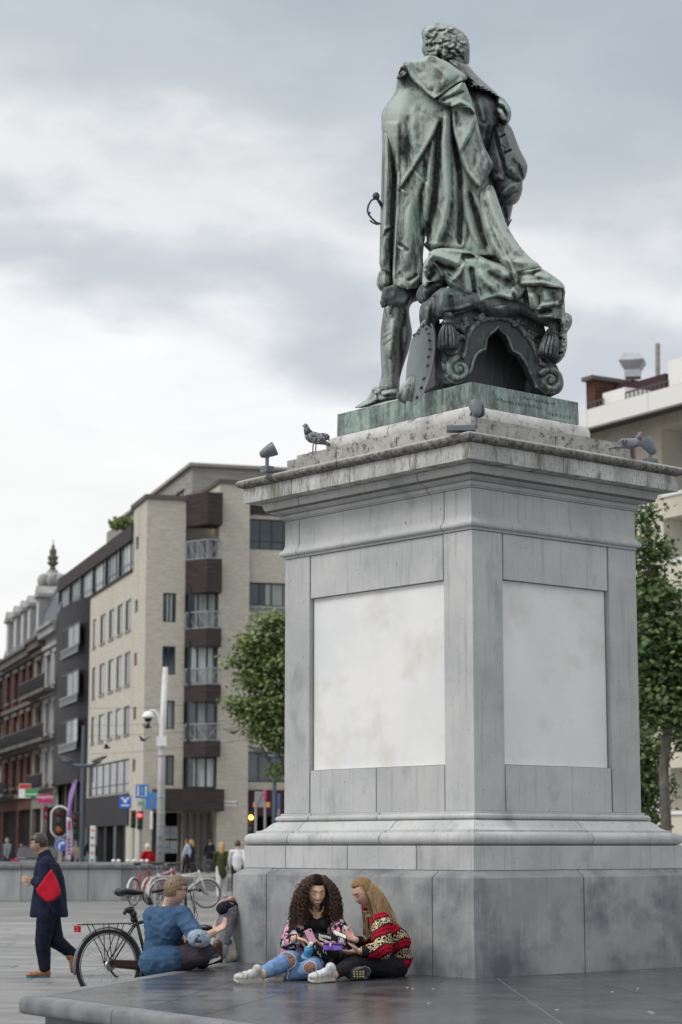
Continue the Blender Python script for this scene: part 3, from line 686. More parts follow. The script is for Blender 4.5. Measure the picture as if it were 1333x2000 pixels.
# ---- cloak pieces
relief('cloak_side', [(745,244),(748,228),(753,224),(762,250),(772,290),(778,340),(778,420),(769,532),(755,532),(741,527),(742,480),(744,400),(746,320),(747,262)], YS-.08, .20, .40,
       [('r',.05,5,[(757,250),(756,330),(751,430),(748,520)],.05),('v',.05,4,[(770,245),(771,320),(766,430),(764,530)],.05),('v',.03,2.5,[(750,300),(752,420)],.2),('r',.025,3,[(744,460),(752,447),(768,440)],.2),
        ('v',.03,2.5,[(746,470),(756,452),(770,445)],.2)], st, M_BRZ, patina_shade=-.04, seed=5, rf=(.006,.09,.008))
FB = [ # folds shared by the main drape
 ('s',.055,26,[(775,236),(777,300),(774,400),(772,470),(768,556)],.02),
 ('r',.08,24,[(800,165),(780,200),(778,232),(786,300)],.25),
 ('s',.07,20,[(858,232),(845,262),(828,292),(806,328),(790,352),(778,372)],.12),
 ('v',.035,9,[(828,200),(800,236),(793,300),(800,360)],.2), ('r',.045,9,[(812,205),(806,250),(812,300)],.2),
 ('v',.085,7,[(864,222),(858,270),(854,330),(848,400),(838,450),(826,478)],.10),
 ('r',.035,4,[(846,270),(840,330),(836,390),(835,420)],.15), ('v',.045,4,[(828,300),(832,350),(822,380),(826,420)],.2),
 ('s',.04,9,[(808,332),(826,350),(846,372)],.2),('s',.03,7,[(782,368),(795,378)],.3),
 ('r',.10,10,[(873,212),(868,280),(873,340),(876,390),(866,440),(852,470),(843,492)],.06),
 ('v',.10,6,[(886,214),(890,280),(898,340),(900,410),(898,480)],.05), ('v',.03,3,[(882,300),(884,360),(880,430)],.2),
 ('v',.05,5,[(820,380),(822,440),(830,470),(842,482)],.2), ('v',.04,6,[(836,430),(830,455),(820,462)],.2),
 ('r',.05,8,[(905,360),(912,400),(925,450),(945,485)],.15), ('v',.09,7,[(915,372),(922,400),(932,425),(940,460),(955,495)],.12),
 ('r',.05,5,[(925,380),(940,408),(948,440),(960,470)],.15), ('v',.045,4,[(948,430),(962,470),(975,490),(1000,515)],.15),
 ('r',.08,14,[(952,372),(970,420),(990,455),(1020,500)],.12), ('v',.04,3,[(950,372),(962,420),(972,462),(990,500)],.1),
 ('v',.03,3,[(905,490),(915,455),(905,420)],.2),('r',.03,3,[(908,485),(905,440)],.2),
 ('r',.02,3,[(968,400),(985,408)],.3),('r',.02,3,[(972,428),(992,438)],.3),('r',.02,3,[(982,455),(1002,462)],.3),('v',.03,4,[(955,470),(965,450),(966,440)],.2)]
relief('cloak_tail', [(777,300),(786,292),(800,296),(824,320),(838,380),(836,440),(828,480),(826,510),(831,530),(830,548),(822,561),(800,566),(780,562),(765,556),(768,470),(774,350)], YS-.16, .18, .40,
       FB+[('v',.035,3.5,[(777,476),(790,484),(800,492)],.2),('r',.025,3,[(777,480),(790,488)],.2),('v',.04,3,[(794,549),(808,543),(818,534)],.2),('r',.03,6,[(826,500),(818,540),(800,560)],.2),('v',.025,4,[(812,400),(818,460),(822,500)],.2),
        ('r',.03,8,[(800,400),(795,470),(792,530)],.15),('v',.02,4,[(780,530),(786,545)],.2)], st, M_BRZ, patina_shade=.10, seed=6, curv=1, rf=(.008,.05,.008))
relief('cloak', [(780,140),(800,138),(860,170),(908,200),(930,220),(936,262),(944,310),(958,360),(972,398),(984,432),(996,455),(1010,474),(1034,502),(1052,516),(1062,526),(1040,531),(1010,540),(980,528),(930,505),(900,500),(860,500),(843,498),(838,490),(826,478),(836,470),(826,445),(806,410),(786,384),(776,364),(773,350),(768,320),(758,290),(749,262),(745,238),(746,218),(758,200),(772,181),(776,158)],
       YS-.12, .34, .42, FB, st, M_BRZ, patina_shade=.08, seed=7, pw=.5, rf=(.008,.040,.006), rfv=225)
relief('falling_lapel', [(884,206),(906,158),(912,168),(924,200),(930,222),(936,252),(946,286),(958,308),(966,322),(956,340),(940,368),(930,362),(912,342),(900,318),(895,292),(884,256),(882,225)], YS-.44, .07, .25,
       [('s',.06,22,[(929,226),(918,258),(906,280),(896,300)],.1),('v',.03,5,[(890,212),(895,240),(906,252)],.2),('r',.03,4,[(886,220),(888,256),(899,292),(915,335),(938,364)],.05),('r',.02,3,[(940,290),(950,312),(945,340)],.2),('v',.02,4,[(930,290),(925,330)],.2)], st, M_BRZ, patina_shade=.08, seed=8, curv=1, rf=(.004,.05,.02))
relief('collar_fold', [(853,196),(870,180),(892,166),(906,159),(912,172),(918,196),(925,210),(930,224),(922,216),(912,206),(898,201),(886,205),(875,210),(862,203)], YS-.47, .10, .28,
       [('v',.05,4,[(860,198),(890,186),(908,178)],.15),('r',.04,4,[(880,208),(900,199),(916,206),(928,220)],.1),('v',.02,3,[(885,196),(900,188)],.2)], st, M_BRZ, step=1.5, patina_shade=.12, seed=9, curv=1)
relief('cape_underfold', [(776,149),(786,124),(800,134),(800,146),(786,152),(774,156)], YS-.36, .04, .2, [('v',.05,6,[(780,146),(790,134)],.2)], st, M_BRZD, step=1.5)
relief('cape_collar', [(786,122),(798,120),(814,117),(826,112),(838,107),(852,110),(862,116),(874,120),(890,132),(906,143),(914,152),(912,157),(896,162),(879,173),(864,185),(850,193),(838,187),(824,173),(806,157),(795,138)],
       lambda u, v: YS-.44+(u-850)**2*.00002, .12, .30, [('r',.035,4,[(787,124),(798,140),(808,156),(826,173),(840,187),(850,192),(866,184),(882,171),(905,155)],.03),('r',.03,6,[(822,142),(845,176)],.2),('v',.02,4,[(812,132),(838,165),(848,180)],.2),
       ('v',.03,5,[(856,182),(880,164),(900,148)],.15),('r',.02,5,[(845,125),(870,145),(880,160)],.2),('v',.02,8,[(868,130),(858,160)],.2)], st, M_BRZ, step=1.5, patina_shade=.25, wk=7, seed=10, curv=1)
# ---- bench / chair with fringed cloth, train of the cloak
BA, BB = Wp(866, 745, CORN[1]+Vector((0,0,0)), Vector((1,0,0))), None
bp0 = Vector((.83,17.47,0)); bn = Vector((-.339,.941,0)).normalized()                       # plane of the chair's side frame, parallel to the right face
def BP(u, v, off=0.0): return Wp(u, v, bp0-bn*off, bn)
archo = [(905,747),(869,749),(862,735),(860,717),(866,694),(868,660),(868,627),(885,610),(930,590),(973,580),(1031,596),(1058,618),(1067,650),(1074,692),(1088,714),(1099,738),(1101,748),(1098,760),(1084,771),(1066,770)]
archi = [(1049,757),(1036,729),(1031,716),(1027,708),(1016,692),(1002,684),(997,672),(995,664),(990,656),(984,651),(978,645),(973,638),(968,645),(961,650),(955,656),(951,664),(949,682),(940,685),(934,689),(928,697),(925,705),(921,722),(914,731)]
def extr(poly, off, th, name, m, patina_shade=.2, par=st, ang=.8):
    f3 = [BP(u, v, off) for u, v in poly]; q = MB(); n = len(f3); back_ = [p+bn*th for p in f3]
    q.add(f3+back_, [tuple(range(n)), tuple(range(n, 2*n))[::-1]]+[(i, i+n, (i+1) % n+n, (i+1) % n) for i in range(n)])
    bm = bmesh.new(); me = q.mesh(name, m); bm.from_mesh(me); bmesh.ops.triangulate(bm, faces=[f for f in bm.faces if len(f.verts) > 4]); bmesh.ops.recalc_face_normals(bm, faces=bm.faces); bm.to_mesh(me); bm.free()
    me.attributes.new('patina_shade', 'FLOAT', 'POINT').data.foreach_set('value', [patina_shade]*len(me.vertices)); return link(name, me, par)
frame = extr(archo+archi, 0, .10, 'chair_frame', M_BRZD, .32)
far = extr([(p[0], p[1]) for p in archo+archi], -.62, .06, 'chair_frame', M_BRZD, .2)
# chair shell between the frames
def BQ(u, v, off): return BP(u, v, 0)+bn*off
q = MB(); tp = [BP(868,640), BP(1066,640)]
q.add([BQ(868,749,.1), BQ(868,620,.1), BQ(868,620,.38), BQ(868,749,.38)], [(0,1,2,3)]); q.add([BQ(1064,640,.1), BQ(1084,771,.1), BQ(1084,771,.64), BQ(1064,640,.64)], [(0,1,2,3)])
sh = q.build('chair_side', M_BRZD, st); sh.modifiers.new('s', 'SOLIDIFY').thickness = .04; set_patina_shade(sh, .2)
q = MB(); q.prism([BQ(880,749,.30), BQ(1070,771,.30), BQ(1066,620,.30), BQ(880,620,.30)], bn*.05); set_patina_shade(q.build('chair_inner_panel', M_BRZD, st), .05)
# raised rib following the arch, volutes, carved leaves
rib = [(903,700),(908,690),(911,665),(920,645),(935,630),(950,624),(973,620),(995,625),(1013,638),(1030,655),(1044,676),(1052,698),(1056,710),(1072,716)]
q = MB(); q.tube([BP(u, v, .012) for u, v in rib], .022, 8); set_patina_shade(q.build('arch_rib', M_BRZ, st), .38)
q = MB(); q.tube([BP(u, v, .01) for u, v in [archi[-1]]+archi[::-1]], .012, 6); set_patina_shade(q.build('arch_edge', M_BRZ, st), .35)
def volute(cu, cv, R0, a0, turns, sgn):
    pts = []; rad = []
    for k in range(46):
        t_ = k/45; r = R0*(1-t_)**.9+1.2; a = a0+sgn*turns*6.283*t_; pts.append(BP(cu+r*math.cos(a), cv+r*math.sin(a), .03)); rad.append(.030*(1-.55*t_))
    q = MB(); q.tube(pts, rad, 8); q.ell(BP(cu, cv, .02), .035); return q
set_patina_shade(volute(897, 722, 22, -1.6, 1.6, -1).build('volute', M_BRZ, st, smooth=True), .45); set_patina_shade(volute(1076, 744, 22, -2.6, 1.7, 1).build('volute', M_BRZ, st, smooth=True), .45)
# solid scroll ends
q = MB(); M4 = Matrix.Translation(BP(889,728,0)) @ bn.to_track_quat('Z', 'Y').to_matrix().to_4x4(); q.lathe([(.0,-.02),(.10,-.02),(.115,0),(.115,.62),(.0,.64)], M4, 20); set_patina_shade(q.build('scroll_foot', M_BRZ, st, smooth=True, angle=.7), .3)
q = MB(); M4 = Matrix.Translation(BP(1078,746,0)) @ bn.to_track_quat('Z', 'Y').to_matrix().to_4x4(); q.lathe([(.0,-.02),(.105,-.02),(.118,0),(.118,.62),(.0,.64)], M4, 20); set_patina_shade(q.build('scroll_foot', M_BRZ, st, smooth=True, angle=.7), .3)
def leafspray(cu, cv, n_, r0, r1, a0, a1, name='carved_leaf', w=2.6):
    q = MB()
    for k in range(n_):
        a = a0+(a1-a0)*k/(n_-1); bend = .25*math.sin(k*1.9); pts = [BP(cu+r*math.cos(a+bend*(r/r1)), cv+r*math.sin(a+bend*(r/r1)), .012+.01*math.sin(3.1*r/r1)) for r in np.linspace(r0, r1*(.8+.2*math.cos(k*2.1)), 6)]
        q.tube(pts, [.006,.018,.024,.022,.014,.003], 6)
    q.ell(BP(cu, cv, .01), .02); return set_patina_shade(q.build(name, M_BRZ, st, smooth=True), .30)
leafspray(902, 634, 9, 2, 20, -1.0, 2.4); leafspray(893, 652, 5, 3, 24, .6, 1.9); leafspray(930, 622, 6, 3, 26, -.5, .4)
leafspray(1040, 652, 8, 2, 18, .2, 3.6); leafspray(1052, 668, 6, 3, 22, .9, 2.0); leafspray(1020, 632, 6, 2, 20, -3.4, -2.4); leafspray(880, 700, 8, 4, 34, -1.9, -.9, w=4); leafspray(874, 735, 6, 4, 30, -1.9, -1.2)
leafspray(1070, 705, 6, 4, 26, -2.3, -1.3)
def tassel(u, v, sc, lean=0.0):
    p = BP(u, v, .10); M4 = Matrix.Translation(p) @ Matrix.Rotation(lean, 4, 'Y') @ Matrix.Scale(sc, 4); q = MB()
    q.lathe([(.0,.14),(.03,.135),(.055,.11),(.05,.085),(.035,.07),(.05,.055),(.055,.035),(.045,.02)], M4, 14)
    for k in range(14):
        a = 2*math.pi*k/14; c_, s_ = math.cos(a), math.sin(a)
        q.tube([M4 @ Vector((c_*r, s_*r, z)) for r, z in ((.035,.03),(.058,-.02),(.072,-.09),(.076,-.16),(.068,-.185))], [.010*sc,.014*sc,.016*sc,.017*sc,.012*sc], 6)
    q.lathe([(.0,.03),(.05,.0),(.066,-.08),(.07,-.17),(.0,-.18)], M4, 14)
    return set_patina_shade(q.build('tassel', M_BRZ, st, smooth=True), .22)
tassel(875, 641, 1.0); tassel(1077, 658, 1.02, .22)
# fringed seat cloth
relief('fringed_cloth', [(822,594),(836,586),(852,568),(866,560),(900,566),(960,575),(1040,590),(1086,606),(1096,630),(1090,642),(1074,640),(1052,634),(1036,620),(1015,614),(1000,619),(975,621),(950,616),(928,601),(910,612),(890,618),(870,622),(853,626),(848,642),(838,648),(822,642),(818,615)],
       lambda u, v: 17.45+(u-862)*.0016+(max(0, 862-u))*.004, .10, .5, [('r',.05,9,[(866,566),(862,600),(858,622)],.1),('v',.05,6,[(850,575),(846,610),(846,640)],.1),('r',.04,6,[(836,595),(833,640)],.15),('v',.04,5,[(880,575),(884,615)],.15),('r',.02,4,[(862,606),(895,604),(925,594)],.1),
        ('v',.02,1.5,[(864,610),(895,609),(926,598)],.1),('r',.05,10,[(980,596),(985,620)],.1),('v',.03,6,[(940,590),(950,615)],.1)]+[('v',.010,1.2,[(u,612-abs(u-975)*.05),(u,622)],.0) for u in range(935,1030,5)]+[('v',.010,1.2,[(u,604),(u,620)],.0) for u in range(866,925,5)], st, M_BRZD, axis='col', step=1.6, patina_shade=.12, seed=12, curv=1)
relief('rolled_cushion', [(813,572),(822,556),(845,540),(872,535),(880,556),(868,566),(855,578),(842,592),(824,596),(815,587)], 17.72, .22, .5, [('r',.015,2,[(820+6*k,560-2*k),(826+6*k,590-3*k)],.1) for k in range(7)], st, M_BRZD, step=1.6, patina_shade=.05, seed=13, nz=(.012,.12))
TR = [('r',.10,9,[(840,492),(862,500),(885,508),(900,515)],.1),('v',.10,6,[(845,512),(868,522),(893,528)],.12),('r',.07,6,[(838,498),(834,510),(828,520)],.1),
      ('s',.08,14,[(910,512),(898,535),(884,550)],.15),('r',.10,9,[(905,514),(912,545),(918,575)],.1),('v',.10,6,[(918,520),(924,550),(926,580)],.1),('r',.05,7,[(893,540),(880,556)],.2),
      ('v',.05,4,[(872,532),(888,544),(886,556)],.2),('r',.08,12,[(935,505),(960,510),(985,525),(1000,545)],.15),('v',.06,7,[(950,530),(975,545),(1000,565)],.2),('r',.06,8,[(935,525),(950,550),(975,570)],.2),
      ('v',.05,6,[(985,540),(1010,565),(1030,590)],.2),('r',.06,8,[(1000,560),(1020,580)],.2),('r',.07,8,[(933,590),(955,582),(975,576),(1005,584)],.1),('v',.09,6,[(900,503),(925,500),(935,490)],.15),
      ('r',.05,4,[(868,488),(895,489),(920,492),(935,503)],.12),('s',.10,9,[(1038,606),(1034,580),(1030,558)],.1),('v',.06,5,[(1030,600),(1028,565)],.15),
      ('r',.06,6,[(1040,570),(1045,590),(1050,612)],.15),('v',.05,5,[(1098,562),(1094,590),(1088,612)],.15),('v',.02,3,[(935,560),(945,585)],.2),('v',.02,3,[(955,558),(965,580)],.2)]
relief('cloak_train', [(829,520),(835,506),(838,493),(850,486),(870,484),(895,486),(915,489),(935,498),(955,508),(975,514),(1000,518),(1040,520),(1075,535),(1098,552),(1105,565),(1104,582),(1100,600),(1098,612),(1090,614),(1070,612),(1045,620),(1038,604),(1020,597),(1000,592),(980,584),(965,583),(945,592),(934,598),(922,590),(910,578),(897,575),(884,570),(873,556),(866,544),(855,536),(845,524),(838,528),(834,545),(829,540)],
       lambda u, v: 17.68+(u-900)*.0012-.08*math.exp(-((v-600)/40)**2), .20, .7, TR, st, M_BRZ, axis='col', step=1.7, patina_shade=.14, seed=14, curv=1, pw=.45, sm=1, rf=(.006,.030,.025))
relief('cloak_fall', [(938,372),(952,362),(964,362),(976,398),(990,440),(1010,474),(1034,502),(1058,519),(1042,528),(1014,532),(1014,548),(1009,553),(1000,542),(984,520),(966,496),(952,466),(944,436),(938,400)],
       lambda u, v: 17.86-.24*max(0, min(1, (v-372)/140)), .10, .3, [('r',.05,7,[(952,372),(968,420),(990,462),(1018,500)],.1),('v',.05,5,[(946,390),(958,430),(972,470),(996,510)],.1),('r',.03,3,[(962,440),(976,474),(1002,524),(1010,545)],.1),('v',.02,3,[(978,420),(992,428)],.3),('v',.02,3,[(986,450),(1004,456)],.3),('v',.02,2.5,[(972,404),(984,408)],.3),('r',.03,6,[(1004,510),(1030,515)],.3)],
       st, M_BRZ, step=1.6, patina_shade=.20, seed=31, curv=1)
relief('cloak_hem_curl', [(826,526),(829,508),(840,503),(850,510),(862,525),(872,540),(866,548),(852,552),(842,548),(838,556),(830,562),(824,555)], 17.55, .10, .4, [('r',.06,4,[(828,530),(832,510),(842,505),(856,520),(868,540)],.05),('v',.08,5,[(842,516),(846,535),(836,548)],.1)], st, M_BRZ, step=1.5, patina_shade=.15, curv=1)
relief('train_fold', [(1010,545),(1013,530),(1028,526),(1045,527),(1056,523),(1066,528),(1085,541),(1100,553),(1105,563),(1098,562),(1078,562),(1060,556),(1042,557),(1020,559),(1012,554)], 17.60, .10, .3,
       [('v',.03,4,[(1012,536),(1040,536),(1056,527)],.1),('r',.03,4,[(1015,553),(1042,552),(1060,551),(1095,560)],.05),('r',.03,6,[(1045,535),(1075,545)],.2)], st, M_BRZ, step=1.5, patina_shade=.25, seed=15, curv=1)
relief('train_fold', [(1038,560),(1060,558),(1080,564),(1096,564),(1098,585),(1096,600),(1078,602),(1060,604),(1046,610),(1040,590)], 17.64, .10, .3,
       [('r',.04,5,[(1044,604),(1060,596),(1094,592)],.1),('v',.04,5,[(1050,575),(1052,598)],.2),('r',.04,6,[(1062,566),(1070,590)],.2),('v',.03,5,[(1080,570),(1084,590)],.2)], st, M_BRZ, step=1.5, patina_shade=.05, seed=16, curv=1)
relief('train_fold', [(1042,606),(1060,598),(1096,594),(1103,580),(1104,610),(1107,640),(1098,642),(1090,622),(1070,620),(1048,622)], 17.70, .12, .3,
       [('v',.05,5,[(1050,610),(1080,606)],.2),('r',.04,4,[(1048,619),(1080,617)],.1),('r',.04,4,[(1100,595),(1101,635)],.1)], st, M_BRZ, step=1.5, patina_shade=.0, seed=17, curv=1)
relief('lion_arm_support', [(1096,612),(1108,610),(1117,616),(1119,628),(1115,640),(1107,650),(1109,668),(1107,686),(1102,698),(1092,709),(1084,712),(1078,700),(1086,680),(1088,650),(1090,630)], 17.95, .22, .4,
       [('b',.04,3,[(rg.uniform(1088,1116), v_),(rg.uniform(1092,1112), v_+2)]) for v_ in range(618, 708, 6)]+[('v',.05,3,[(1096,628),(1106,640)],.1),('v',.05,3,[(1092,660),(1104,664)],.1),('v',.05,3,[(1090,690),(1100,688)],.1)], st, M_BRZ, step=1.3, patina_shade=.05, nz=(.02,.10))
# ---- leg, breeches puff, garter bow, shoe
relief('breeches_puff', [(741,528),(752,524),(766,527),(770,548),(764,566),(756,577),(747,571),(739,564),(735,552)], YS-.02, .20, .25, [('v',.025,2,[(742+4.5*k,530),(741+4.3*k,548),(746+3*k,568)],.1) for k in range(6)], st, M_BRZ, step=1.4, patina_shade=-.05)
relief('breeches', [(752,520),(830,520),(838,556),(830,576),(818,588),(806,590),(798,606),(780,612),(752,600),(748,570)], YS+.10, .22, .3, [('v',.05,6,[(770,560),(775,600)],.2)], st, M_BRZD, step=2.4)
legq = relief('leg', [(751,596),(765,592),(785,588),(803,590),(799,606),(802,628),(806,648),(804,666),(799,684),(793,702),(786,722),(781,742),(781,760),(770,768),(750,768),(739,760),(744,742),(746,726),(744,700),(743,672),(744,648),(747,622)], YS+.02, .24, .26,
       [('r',.05,8,[(768,620),(762,660),(762,700)],.2),('v',.06,7,[(790,600),(786,640),(782,700),(776,745)],.1),('v',.02,1.6,[(748,662),(758,655),(766,650)],.2),('v',.02,1.6,[(746,676),(756,670),(766,662)],.2),('v',.018,1.6,[(749,650),(760,643)],.2),('v',.02,2,[(752,600),(757,625)],.2),('v',.03,3,[(764,588),(763,612)],.1)],
       st, M_BRZ, step=1.6, patina_shade=-.10, seed=20, sm=1)
q = MB()
for pts, r in (([(752,584),(756,566),(768,562),(772,574),(764,584),(755,582)], .05), ([(762,588),(774,592),(784,584),(778,572),(770,574)], .045), ([(778,592),(792,590),(796,580),(786,566),(774,564)], .055), ([(752,600),(748,590),(756,583)], .04), ([(766,592),(764,604),(762,614)], .02), ([(780,594),(784,604),(790,614)], .02), ([(756,574),(770,580),(786,578)], .045)):
    q.tube([W(u, v, YS-.20) for u, v in pts], r*.8, 10)
bow = vox(q, 'garter_bow', M_BRZD, st, .012, 3); bow.data.attributes.new('patina_shade', 'FLOAT', 'POINT'); set_patina_shade(bow, .3)
relief('shoe', [(690,797),(700,790),(714,782),(724,770),(727,760),(733,754),(741,757),(756,762),(772,760),(784,758),(784,772),(778,780),(760,783),(738,789),(712,797)], lambda u, v: YS+.02+(740-u)*.0015, .16, .16,
       [('v',.025,1.6,[(736,762),(739,787)],.1),('r',.05,4,[(727,760),(733,757),(740,764),(732,768)],.1),('r',.03,4,[(745,770),(765,766),(780,768)],.2),('v',.02,2,[(750,775),(770,772)],.2),('v',.02,2,[(742,764),(760,760)],.1)], st, M_BRZ, step=1.3, patina_shade=.08, seed=21)
# ---- painter's palette and brushes leaning at the plinth edge
pal = [(832,623),(842,627),(850,641),(853,659),(853,680),(848,713),(840,743),(827,771),(816,787),(809,793),(806,784),(807,763),(800,757),(792,748),(793,730),(794,713),(798,690),(802,669),(808,654),(815,645),(824,629)]
palm = relief('palette', pal, lambda u, v: 17.36+(v-623)*.0013+(u-820)*.004, .015, .035, [('r',.025,3,[(843,628),(851,655),(851,690),(843,735),(828,768)],.05)], st, M_BRZG, step=1.6, patina_shade=.3, seed=22, curv=1, pw=.25)
q = MB()
for u, v in ((809,655),(817,651),(819,645),(826,637),(829,635),(833,643),(838,652),(840,665),(841,681),(838,697),(836,714),(829,740),(824,757),(815,776)):
    for k in range(4): q.ell(W(u+rg.uniform(-1.6,1.6), v+rg.uniform(-2,2), 17.33+(v-623)*.0013+(u-820)*.004), .008)
pd_ = set_patina_shade(q.build('paint_dabs', M_BRZD, st, smooth=True), .1); pd_['kind'] = 'stuff'
q = MB()
for (a, b_, r) in (((806,733),(778,780),.03), ((806,738),(785,786),.034), ((808,735),(800,784),.028), ((803,745),(793,760),.03)):
    q.tube([W(*a, 17.42), W((a[0]+b_[0])/2, (a[1]+b_[1])/2, 17.40), W(*b_, 17.42)], [r*.5, r*1.2, r], 8)
set_patina_shade(q.build('brushes', M_BRZ, st, smooth=True), .4)
# ---- sword hilt
q = MB(); q.ell(W(735,383,YS-.25), .032, .032, .036); q.tube([W(736,386,YS-.25), W(740,392,YS-.24), W(745,400,YS-.22)], [.012,.014,.016], 8)
q.tube([W(u, v, YS-.25) for u, v in ((733,387),(725,392),(720,401),(718,412),(721,420),(728,428),(736,435),(743,437))], .009, 8); q.ell(W(721,416,YS-.25), .016)
q.tube([W(u, v, YS-.25) for u, v in ((723,430),(727,434),(736,438),(744,437))], .008, 8); q.tube([W(745,400,YS-.2), W(760,440,YS-.1)], .014, 8)
set_patina_shade(q.build('sword_hilt', M_BRZD, st, smooth=True), .2)
# faint cast lettering on the plinth's right side (founder's lines, too worn to read)
lt = MB(); rgl = random.Random(3)
for y_, x0, x1 in ((3.795,.62,1.0),(3.735,.30,.84),(3.700,.92,1.2)):
    x = x0
    while x < x1:
        o_ = plw(-.330, y_)[1]+DR*x
        for k in range(rgl.choice((2,3))):
            dx, dz = rgl.choice(((0,1),(.5,.8),(0,1),(1,.15))); p = o_+DR*rgl.uniform(0,.018)-DL*.001
            lt.obox(p+Vector((0,0,rgl.uniform(-.008,.008))), DR*(.0025+dx*.006), DL*.0018, Vector((0,0,.002+dz*.008)))
        x += .036
lo_ = set_patina_shade(lt.build('worn_lettering', M_BRZP, st), .18, 0); lo_['kind'] = 'stuff'
# ================================================================ buildings
M_CREAM = mat('cream_brick', (.46,.432,.372), (.58,.55,.48), rough=.9, scale=3.5, detail=9, stretch=(.6,.6,3.0), bump=.01, bscale=9,
              extra=lambda t, tc, c, b: layer(t, tc, layer(t, tc, c, (.28,.255,.21), 7, .52, .68, (.7,.7,4), .5, off=2), (.30,.24,.16), .45, .56, .76, (1,1,.22), .45, off=5))
M_BAND = mat('brown_boards', (.036,.029,.029), (.068,.056,.054), rough=.7, scale=3, stretch=(.4,.4,6))
M_DARKC = mat('charcoal_cladding', (.020,.019,.022), (.036,.034,.038), rough=.6, scale=2, stretch=(.4,.4,7))
M_GREY = mat('grey_board', (.24,.225,.21), (.34,.325,.30), rough=.85, scale=1.5, stretch=(.5,.5,6))
M_COPE = mat('dark_coping', (.12,.11,.10), rough=.8)
M_FRAME = mat('dark_green_frame', (.016,.035,.032), rough=.4)
M_FRAMEW = mat('white_frame', (.50,.51,.52), rough=.5)
M_FRAMEG = mat('grey_frame', (.055,.058,.062), rough=.5)
M_RAIL = mat('pale_grey_rail', (.27,.28,.30), rough=.5)
M_IRON = mat('black_iron', (.018,.018,.02), rough=.5)
M_GLASS = mat('window_glass', (.018,.028,.038), (.07,.09,.11), rough=.06, scale=.5, detail=3, spec=.8, rand=.3)
M_GLASSD = mat('shop_glass', (.012,.013,.015), (.04,.042,.045), rough=.08, scale=.6, detail=3, spec=.7)
M_CURT = mat('curtain', (.50,.53,.53), (.28,.31,.31), rough=.9, scale=7, stretch=(1,1,.05), rand=.25)
M_SLATE = mat('slate_roof', (.055,.062,.078), (.10,.11,.13), rough=.55, scale=3, stretch=(1,1,4))
M_ZINC = mat('zinc', (.32,.34,.36), (.45,.47,.49), rough=.45, metal=.3, scale=2)
M_WST = mat('white_stucco', (.26,.26,.255), (.38,.378,.37), rough=.85, scale=1.5, stretch=(1,1,.4))
M_BST = mat('buff_stucco', (.17,.155,.13), (.25,.23,.20), rough=.85, scale=1.5, stretch=(1,1,.4))
M_RED = mat('red_brick', (.060,.030,.024), (.11,.056,.045), rough=.9, scale=3, stretch=(1,1,3))
M_STONE2 = mat('carved_stone', (.16,.15,.135), (.10,.095,.085), rough=.85, scale=2)
M_PANEL = mat('beige_panel', (.58,.54,.45), (.66,.62,.52), rough=.8, scale=.8, rand=.04)
M_OVER = mat('pale_fascia', (.74,.73,.71), rough=.7); M_SOFF = mat('soffit', (.42,.39,.33), rough=.85)
M_BLUE = mat('blue_panel', (.05,.20,.50), rough=.5); M_BLUE2 = mat('blue_sign', (.02,.12,.55), rough=.4); M_WHITE = mat('white_paint', (.78,.78,.78), rough=.5)
M_BLACK = mat('black_plastic', (.012,.012,.014), rough=.45); M_DARK = mat('dark_interior', (.010,.009,.009), rough=.9)
M_PINK = mat('magenta_sign', (.50,.015,.14), rough=.5); M_GREEN = mat('green_sign', (.05,.30,.12), rough=.5); M_ORANGE = mat('orange_sign', (.75,.30,.10), rough=.5)
M_POLEB = mat('blue_grey_pole', (.085,.11,.15), rough=.5); M_POLEW = mat('white_pole', (.55,.55,.53), (.66,.66,.65), rough=.5, scale=3)
M_STEEL = mat('galvanised', (.35,.36,.37), rough=.4, metal=.5)
